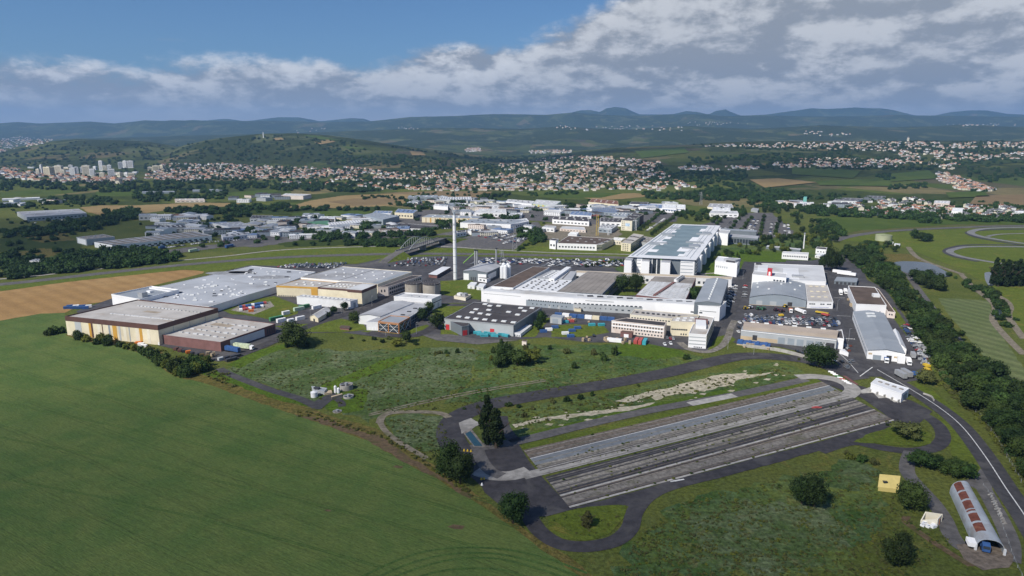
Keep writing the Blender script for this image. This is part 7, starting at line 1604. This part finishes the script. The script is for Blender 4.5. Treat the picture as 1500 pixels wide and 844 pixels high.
for k in range(11):
    x0 = 690 + k*21; carrow(x0, 391 - (0 if k > 4 else 3), x0 + 24, 379.5 + k*.25, 12, W1, head=math.pi/2, fill=.85)
    carrow(x0 + 9, 391 - (0 if k > 4 else 3), x0 + 33, 379.5 + k*.25, 12, W1, head=math.pi/2, fill=.85)
W2 = 'in the car park at the back of the blue grey factory roof'
for k in range(5): carrow(402 + k*7, 389.5 - k*.8 + 2, 492 + k*4, 393 - k*1.7, 22, W2, fill=.8)
W3 = 'in the far car park on the right of the chimney'
for k in range(6): carrow(700 + k*10, 347 + k*2.2, 728 + k*9, 341.5 + k*1.5, 9, W3, head=math.pi/2); carrow(735 + k*4, 358 - k*1, 786 - k*3, 348.5 - k*1, 10, W3)
W4 = 'packed in the vehicle yard behind the service hall'
for k, (y0, y1, n) in enumerate(((463,468,18),(465.2,470.5,24),(467.5,473,28),(470,475.5,30),(472.4,478,30),(468.8,479.5,20))): carrow(1089 - k*.3, y0, 1227 + k*1.2, y1, n, W4, fill=.86, van=.12)
W5 = 'parked along the right hand yard beside the tent'
for x0, y0, x1, y1, n in ((1322,476,1334,494,7),(1330,494,1356,530,11),(1338,492,1362,526,10),(1326,476,1332,484,3)): carrow(x0, y0, x1, y1, n, W5)
W6 = 'parked along the slate grey hall at the works street'
carrow(1072,420,1064,452,9,W6,head=math.pi/2); carrow(1078,418,1072,446,6,W6,head=math.pi/2); carrow(1092,418,1090,438,6,W6,head=math.pi/2)
W7 = 'in front of the cream offices'
for x, y in ((976,496),(980.5,497),(985,497.5),(972,506),(981,504.5),(868,493)): carrow(x, y, x+2.5, y, 1, W7, fill=1)
W8 = 'at the gate junction near the big round tree'
for x, y in ((1221,529),(1231,531),(1240,538),(1242,533),(1246,530),(1238,540),(1187,521),(1173,519),(1167,516),(1278,520),(1302,520),(1080,487),(1081,481),(1082,474)): carrow(x, y, x+2.5, y, 1, W8, fill=1, van=.3)
W9 = 'in the car park rows right of the headquarters'
for x0, y0, x1, y1 in ((1091,345,1105,322),(1098,346,1111,322),(1127,347,1131,327),(1136,347,1137,327),(1150,347,1149,328),(1157,347,1154,328),(1062,336,1078,316),(1069,338,1084,318)): carrow(x0, y0, x1, y1, 12, W9, head=math.pi/2, fill=.8)
carrow(946,340,974,321,14,'beside the trees left of the headquarters roof'); carrow(938,331,960,318,10,'beside the trees left of the headquarters roof')
W10 = 'in the yards of the left estate'
carrow(235,365,300,356,18,W10); carrow(300,356,370,351,16,W10); carrow(45,328,115,321,16,W10,fill=.6); carrow(0,391,22,386,6,W10); carrow(4,394,28,390,6,W10)
W11 = 'in the middle estate left of the chimney'
for k in range(9): x, y = R.uniform(400,540), R.uniform(336,350); carrow(x, y, x+16, y-.8, 5, W11, fill=.8)
W12 = 'in the back yards of the estate behind the chimney'
for k in range(14): x, y = R.uniform(620,900), R.uniform(303,345); carrow(x, y, x+18, y-.5, 5, W12, fill=.8)
CQ.sort(key=lambda c: c[0].y)
for (p, rz, i, v, wh) in CQ[:290]:
    o = link('van' if v else 'parked_car', (VANS if v else CARS)[i], p, rz); nm = 'van' if v else 'car'
    tag(o, '%s %s %s' % (CARN[i], nm, wh), nm, '%s %ss %s' % (CARN[i], nm, wh))
if len(CQ) > 290:
    cm = CARP + [GLASS, TYRE]; merge([((VANS if v else CARS)[i], p, rz, 1.0) for (p, rz, i, v, wh) in CQ[290:]], 'distant_parked_cars', cm)
def truck(label, x, y, ang, paint, cab=W_BRIGHT, L=13.0, H=3.9, only=False, p=None):
    p = p or P(x, y); p = Vector((p.x, p.y, .2)); e = empty('articulated_lorry' if not only else 'semi_trailer', p, label, 'lorry' if not only else 'trailer')
    ax = Vector((math.cos(ang), math.sin(ang))); ay = Vector((-ax.y, ax.x)); c2 = p.to_2d()
    mb = MB(); mb.box(c2, ax, ay, L/2, 1.25, 1.15, H)
    for k in range(9): mb.box(c2 + ax*(-L/2 + (k+.5)*L/9), ax, ay, .06, 1.30, 1.2, H+.04)
    mb.build('trailer_body', paint, e); mb = MB(); mb.box(c2, ax, ay, L/2*.96, .5, .8, 1.14); mb.build('chassis', DARKM, e)
    mw = MB()
    for t in (-.42,-.33,-.24) + (() if only else (.52,.66)):
        for s_ in (-1,1): q = c2 + ax*L*t + ay*s_; mw.tube((*(q - ay*.25), .62), (*(q + ay*.25), .62), .5, 10)
    mw.build('wheels', TYRE, e)
    if not only:
        q = c2 + ax*(L/2 + 1.55); mb = MB(); mb.prism([q + ax*a*1.0 + ay*b_*1.2 for a, b_ in ((-1,-1),(1,-1),(1,1),(-1,1))], .7, [3.4,2.9,2.9,3.4], bottom=True); cb = mb.build('cab', cab, e)
        mb = MB(); q2 = q + ax*1.03; mb.box(q2, ax, ay, .04, 1.0, 1.75, 2.75); mb.build('windscreen', GLASS, cb)
    return e
AX = ang_of((330,513), (360,505))
truck('blue semi trailer backed up beside the brick red hall', 341, 516, ang_of((326,514),(354,519)), P_BLUE, L=12, only=True)
truck('white and green articulated lorry parked beyond the blue trailer', 355, 511.5, ang_of((340,508.5),(372,512)), mat('white lorry with green',(.55,.62,.42),.2,.6), L=12.5)
for k, (x, y) in enumerate(((323.5,527.5),(332,526),(341,524.5),(349,522.5),(335,529.5),(343,527.5))):
    q = P(x, y); mb = MB(); a = AX; ax = Vector((math.cos(a),math.sin(a))); ay = Vector((-ax.y,ax.x)); mb.box(q, ax, ay, 1.8, 1.1, .15, 1.7); mb.box(q, ax, ay, 1.9, 1.2, 1.7, 1.85); tag(mb.build('skip', DARKM if k else W_GREY, origin=q), 'dark grey open skip in the cluster at the end of the dark path' if k else 'pale grey skip at the left of the dark skips', 'skip', 'skips by the lorries' if k else None)
truck('dark blue lorry on the road far behind the left estate docks', 336, 363, ang_of((328,364),(344,360)), P_BLUE, L=15)
truck('white green coach on the service road near the left tree belt', 283, 369.5, ang_of((278,370),(290,368)), W_LGREEN, L=11)
truck('small blue lorry at the dock of the long logistics shed', 237, 365, ang_of((232,366),(241,364)), P_BLUE, L=9)
for k, (x, y, lb) in enumerate(((1233,401.5,'upper white trailer under the trees by the bus canopy'),(1240,404,'lower white trailer by the bus canopy'))): truck(lb, x, y, ang_of((1222,400),(1246,403)), W_BRIGHT, L=18, only=True)
truck('left of two silver trailers parked by the wood edge', 1319, 553.5, ang_of((1313,550),(1325,557)), GALV, L=9, only=True); truck('right of two silver trailers parked by the wood edge', 1327.5, 551.5, ang_of((1321,548),(1333,555)), GALV, L=9, only=True)
truck('white refrigerated lorry beside the open gateway of the long hall', 1330, 533, ang_of((1326,525),(1334,538)), W_BRIGHT, L=5); truck('grey box lorry parked right of the white lorry', 1337, 525, ang_of((1334,518),(1340,530)), GALV, L=6, only=True)
truck('white lorry by the brown roofed hall', 1231, 431, ang_of((1228,426),(1233,438)), W_BRIGHT, L=8); truck('second white lorry by the brown roofed hall', 1238, 429.5, ang_of((1235,424),(1240,434)), W_BRIGHT, L=7)
truck('blue flatbed lorry in the parking bays before the long hall', 1298, 530, ang_of((1297,524),(1299,536)), P_BLUE, L=5, H=2.6); truck('dark blue tractor unit in the mouth of the arched hangar', 1440, 801, ang_of((1436,790),(1441,803)), P_BLUE, cab=P_BLUE, L=4, H=2.4)
truck('white van bodies stacked beside the arched hangar wall', 1421.5, 801, ang_of((1417,792),(1423,806)), W_BRIGHT, L=4, H=2.6, only=True)
for k, (x, y, pt, cn) in enumerate(((1340,551,P_BLUE,'blue'),(1357,539,P_YEL,'yellow'),(1358,545,P_YEL,'second yellow'))): truck(cn + ' small machine trailer at the wood edge beyond the silver trailers', x, y, 1.2 + k*.4, pt, L=4.5, H=2.4, only=True)
# tractors and machines in the vehicle yard
def tractor(label, x, y, ang, m):
    p = P(x, y); p.z = .12; e = empty('tractor', p, label, 'tractor'); ax = Vector((math.cos(ang),math.sin(ang))); ay = Vector((-ax.y,ax.x)); c2 = p.to_2d()
    mb = MB(); mb.box(c2 + ax*1.3, ax, ay, 1.3, .5, .9, 1.9); mb.box(c2 - ax*.6, ax, ay, .9, .8, .8, 1.6); mb.build('body', m, e); mb = MB(); mb.box(c2 - ax*.6, ax, ay, .8, .75, 1.6, 2.7); cb = mb.build('cab', GLASS, e); mb = MB(); mb.box(c2 - ax*.6, ax, ay, .9, .85, 2.7, 2.85); mb.build('cab_roof', m, cb)
    for t, r_ in ((-1.0,.95),(1.9,.6)):
        for s_ in (-1,1): q = c2 + ax*t + ay*s_*1.1; mb = MB(); mb.tube((*(q-ay*.3), r_), (*(q+ay*.3), r_), r_, 12); mb.build('wheel', TYRE, e)
for a in (('yellow and black tractor at the left end of the vehicle yard',1092,453.5,.3,P_YEL),('white tractor beside the yellow one in the vehicle yard',1099,452.5,.5,W_WHITE),('left dark green tractor in the vehicle yard',1111,454,.2,P_GREEN),('right dark green tractor in the vehicle yard',1118,454.5,.6,P_GREEN),('left maroon harvester in the vehicle yard',1137,456,.2,P_MAROON),('right maroon harvester in the vehicle yard',1145,457.5,.4,P_MAROON),('small yellow machine behind the maroon harvesters',1150,450.5,.8,P_YEL)): tractor(*a)
truck('white lorry in the middle of the vehicle yard', 1171, 458, ang_of((1162,454),(1180,461)), W_BRIGHT, L=9, H=3.0); truck('orange lorry left of the white lorry in the vehicle yard', 1158, 457, ang_of((1157,450),(1160,462)), P_ORANGE, L=6, H=2.6); truck('yellow flat trailer at the right of the vehicle yard', 1204, 460.5, ang_of((1196,459),(1218,463)), P_YEL, L=10, H=2.0, only=True); truck('red trailer at the right of the vehicle yard', 1209, 463.5, ang_of((1204,462),(1216,465)), P_RED, L=6, H=2.2, only=True); truck('bright yellow van body standing out among the yard cars', 1144, 464.5, .2, P_YEL, L=3.4, H=2.4, only=True)
# blue covered stack by the service hall
e = empty('tarpaulin_stack', P(1103,506), 'long blue tarpaulin covered stack in front of the service hall', 'stack'); a, c = P(1080,503.5), P(1128,509.5); d = (c-a).normalized(); n = Vector((-d.y,d.x,0)); mb = MB(); L_ = (c-a).length
for k in range(12):
    q = a + d*L_*(k+.5)/12; hh = 2.6 + .4*math.sin(k*2.1); ax = Vector(d[:2]); ay = Vector(n[:2]); b4 = [(q + d*sx*L_/24.2 + n*sy*2.6).to_2d() for sx, sy in ((-1,-1),(1,-1),(1,1),(-1,1))]; mb.prism(b4, 0, [hh*.7, hh*.7, hh, hh])
mb.build('tarpaulin', P_BLUE, e); mb = MB(); mb.prism([(a - n*3.0)[:2], (c - n*3.0)[:2], (c - n*2.7)[:2], (a - n*2.7)[:2]], 0, .7); mb.build('base_edge', W_TAN, e)
# containers and skips
def container(label, x, y, ang, m, L=6, grp=None, H=2.6, p=None):
    p = p or P(x, y); p = Vector((p.x,p.y,.2)); e = empty('container', p, label, 'container', grp); ax = Vector((math.cos(ang),math.sin(ang))); ay = Vector((-ax.y,ax.x)); c2 = p.to_2d(); mb = MB(); mb.box(c2, ax, ay, L/2, 1.22, .15, H)
    for k in range(int(L/.8)):
        for s_ in (-1,1): mb.box(c2 + ax*(-L/2 + .4 + k*.8) + ay*s_*1.22, ax, ay, .16, .05, .3, H-.15)
    mb.build('shell', m, e); mb = MB()
    for s_ in (-1,1): mb.box(c2 - ax*(L/2+.02) + ay*s_*.6, ax, ay, .05, .55, .3, H-.1)
    mb.build('door', m, e); return e
AC = ang_of((700,490),(740,493))
for k in range(9): container('turquoise container in the row before the black roofed warehouse', 699 + k*5.2, 489 + (k % 3)*2.1, AC + R.uniform(-.5,.5), P_CYAN, 5.5, 'turquoise containers before the black roofed warehouse', 1.9)
A2 = ang_of((818,462),(885,468))
for k, (m, cn) in enumerate(((P_BLUE,'blue'),(W_BRIGHT,'white'),(P_BLUE,'blue'),(P_BLUE,'blue'),(W_BRIGHT,'white'),(W_CREAM,'cream'),(P_BLUE,'blue'),(P_BLUE,'blue'))): container('%s container in the straight row below the long white front' % cn, 818 + k*11, 463.5 + k*.95, A2, m, 5.5, '%s containers below the long white front' % cn, 3.0)
for x, y, m, cn in ((828,473,P_CYAN,'light blue skip by the corner of the grey kiosk'),(836,472,P_RED,'red skip beside the light blue skip'),(796,487,P_BLUE,'left blue skip on the curved concrete strip'),(804,484.5,W_BRIGHT,'white skip on the curved concrete strip'),(813,481,P_BLUE,'right blue skip on the curved concrete strip'),(867,477.5,P_CYAN,'left faded blue tarpaulin skip on the lawn edge'),(881,477.5,P_CYAN,'right faded blue tarpaulin skip on the lawn edge'),(846,482,P_BLUE,'upper blue skip at the inner curve'),(838,486,P_BLUE,'middle blue skip at the inner curve'),(828,490,W_WHITE,'white skip at the inner curve'),(836,494,P_BLUE,'lower blue skip at the inner curve')): container(cn, x, y, A2 + .5, m, 5, None, 2.0)
bb = B('kiosk', 'grey metal kiosk at the end of the container row below the white front', 'kiosk', [(806,464.5),(822.5,466.5),(827,462.5),(810,461)], 9, W_GREY, R_SHEET, parapet=.2); bb.windows(0, 1, .2, .7, .05, .8, 1, W_BLUEG, 'door')
for k, (m, cn) in enumerate(((P_RED,'left faded red'),(P_RED,'right faded red'),(P_CYAN,'pale turquoise'))): container('%s container standing upright before the pinkish office' % cn, 932 + k*6.3, 502 + k*.6, ang_of((929,505),(935,495)), m, 9, None, 2.8)
container('long white container at the meadow edge below the offices', 900, 501, ang_of((890,500),(911,502)), W_BRIGHT, 10)
YC = [(P_BLUE,'blue')]*7 + [(P_RED,'red')]*3 + [(W_BRIGHT,'white')]*3
for k in range(17):
    m, cn = R.choice(YC); x = 353 + (k % 9)*4.4 ; y = 451 - (k % 9)*.75 + (k//9)*4.2; container('%s skip in the crowded container yard on the concrete apron' % cn, x, y, ang_of((350,452),(390,445)) + 1.2, m, 4.5, '%s skips on the concrete apron' % cn, 1.7)
container('orange skip alone at the front of the concrete apron', 368, 457, .4, P_ORANGE, 4, None, 2.0)
AY = ang_of((430,455),(460,449))
for x, y, m, cn, L_ in ((438,455,W_LGREEN,'pale green roofed container in the lorry yard',9),(446,451.5,P_GREEN,'green container in the lorry yard',9),(464,452.5,W_BRIGHT,'white container in the lorry yard behind the beige hut',8),(405,469,P_GREEN,'long green container at the near end of the lorry yard',11),(412,472,W_BRIGHT,'white container at the near end of the lorry yard',7),(419,461,W_WHITE,'white box body in the middle of the lorry yard',6),(426,472.5,W_BRIGHT,'small white lorry body in the lorry yard',5),(440,469,W_WHITE,'tall white tent like container right in the lorry yard',7)): container(cn, x, y, AY, m, L_, None, 3.0)
for k in range(8): m, cn = ((P_BLUE,'blue'),(P_BLUE,'blue'),(P_BLUE,'blue'),(W_BRIGHT,'white'))[k % 4]; container('%s skip in the heap behind the left end of the cream warehouse' % cn, 98 + k*4.6, 452.5 - (k % 2)*2, ang_of((96,452),(135,449)), m, 4.5, '%s skips behind the cream warehouse' % cn, 2.2)
for k, (x, y) in enumerate(((203,504),(207,506),(211,508.5))): container(('orange','white','second white')[k] + ' machine box at the foot of the cream warehouse', x, y, .1, (P_ORANGE, W_BRIGHT, W_BRIGHT)[k], 4, None, 1.8)
for k, (x, y) in enumerate(((258,513),(264,515),(270,516),(276,517.5),(282,519),(290,521),(296,522),(303,524))): container('rusty scrap skip along the foot of the brick red hall', x, y, R.uniform(0,3), R.choice([P_ORANGE, EARTH, W_BROWN, DARKM]), 3, 'scrap skips along the brick red hall', 1.8)
# lamp posts on the works streets
for k, (x, y) in enumerate(((660,478),(455,470),(500,460),(545,449),(1226,455),(1243,500),(1076,440),(1088,410),(820,458),(880,464),(610,490),(565,492),(1104,520),(1066,512))):
    p = P(x, y); e = empty('street_lamp', p, 'slim grey street lamp standing along the works streets', 'street lamp', 'street lamps of the works'); mb = MB(); mb.cyl(p, .12, .08, 0, 9, 6); mb.build('pole', GALV, e); mb = MB(); mb.tube((p.x,p.y,9),(p.x+1.6,p.y,9.2),.08,5); mb.build('arm', GALV, e)
# yellow marker posts at the test pad
for k, (x, y) in enumerate(((680,661),(685,661.3),(690,662),(705,703),(709,702.5),(706,711))):
    p = P(x, y); mb = MB(); mb.cyl(p, .55, .55, 0, .25, 8); mb.cyl(p, .4, .25, .25, 1.0, 8); tag(mb.build('marker_cone', P_YEL if k < 5 else W_BRIGHT, origin=p), 'yellow marker block on the edge of the test pad' if k < 5 else 'white marker block on the edge of the test pad', 'marker', 'yellow markers on the test pad' if k < 5 else None)
p = P(1196,597.5); mb = MB(); mb.prism([(p.x-3,p.y-1),(p.x+2.5,p.y-.8),(p.x+3,p.y+.6),(p.x-2,p.y+1)], .1, [.3,.5,.4,.3]); mb.prism([(p.x-1,p.y-.6),(p.x+1,p.y-.5),(p.x+1,p.y+.4),(p.x-1,p.y+.4)], .5, .8); tag(mb.build('mat_pile', P_RED, origin=p), 'small faded red pile lying on the test lanes', 'pile')
bb = B('kiosk', 'small brick kiosk at the meadow edge right of the thicket', 'kiosk', [(764.5,500),(771,501),(772,498.8),(766,498.3)], 6, W_PINKW, R_BROWN, parapet=.1); bb = B('kiosk', 'low ruined pink kiosk inside the thicket', 'kiosk', [(735,506),(746,508),(748,505),(738,503.5)], 5, W_PINKW, R_BEIGE, parapet=.1)
bb = B('picnic_shelter', 'small maroon open shelter on the lawn left of the timber pavilion', 'shelter', [(498,480),(511,481.5),(512.5,477.8),(500,477)], 3, W_BRICK, R_BROWN, parapet=.0, over=.6)

# stacked pallets, crates and scrap in the yards
def pallet_mesh(n):
    mb = MB(); X, Y = Vector((1,0)), Vector((0,1))
    for k in range(n):
        for t in (-.5,0,.5): mb.box((t,0), X, Y, .07, .6, k*.16, k*.16 + .1)
        for t in (-.48,-.24,0,.24,.48): mb.box((0,t), X, Y, .6, .08, k*.16 + .1, k*.16 + .14)
    o = mb.build('pallet_stack', W_TAN); me = o.data; bpy.data.objects.remove(o); return me
PM = [pallet_mesh(n) for n in (5,9,13)]
for pg, n, wh in (([(836,492),(930,500),(935,505),(840,500)], 12, 'at the meadow edge below the cream offices'), ([(1088,506),(1130,511),(1150,516),(1130,514),(1088,509)], 10, 'behind the retaining wall of the service hall'), ([(820,470),(890,474),(886,470),(830,466)], 10, 'among the containers below the long white front'), ([(300,520),(318,526),(322,522),(306,517)], 6, 'beside the brick red hall'), ([(1240,440),(1250,440),(1252,452),(1242,450)], 6, 'along the brown roofed hall')):
    for x, y in scatter_px(pg, n): o = link('pallet_stack', R.choice(PM), P(x, y, .2), R.uniform(0,3), (1.3,1.3,1.2)); tag(o, 'small stack of wooden pallets ' + wh, 'pallets', 'pallet stacks ' + wh)
def scrap_mesh(m, k):
    mb = MB()
    for i in range(7): a = R.uniform(0,3); ax = Vector((math.cos(a),math.sin(a))); mb.box((R.uniform(-1,1),R.uniform(-1,1)), ax, Vector((-ax.y,ax.x)), R.uniform(.3,1.1), R.uniform(.2,.6), 0, R.uniform(.4,1.6))
    for i in range(4): mb.tube((R.uniform(-1.4,1.4),R.uniform(-1.4,1.4),R.uniform(0,.5)),(R.uniform(-1.4,1.4),R.uniform(-1.4,1.4),R.uniform(.8,1.9)),.08,5)
    o = mb.build('scrap_heap', [m]); me = o.data; bpy.data.objects.remove(o); return me
SM = [scrap_mesh(m, k) for k, m in enumerate((GALV, GALV, DARKM, W_GREY, RUST))]
for x, y in scatter_px([(1340,500),(1350,504),(1364,532),(1358,538),(1348,530),(1338,508)], 34): o = link('scrap_heap', R.choice(SM), P(x, y, .2), R.uniform(0,6)); tag(o, 'grey heap of scrap metal piled in the yard along the wood edge', 'scrap heap', 'scrap heaps along the wood edge')
for x, y in scatter_px([(1238,498),(1248,510),(1250,520),(1240,514),(1232,504)], 8): o = link('scrap_heap', R.choice(SM), P(x, y, .2), R.uniform(0,6), (.7,.7,.7)); tag(o, 'small heap of scrap beside the street at the white end block', 'scrap heap', 'scrap heaps by the white end block')
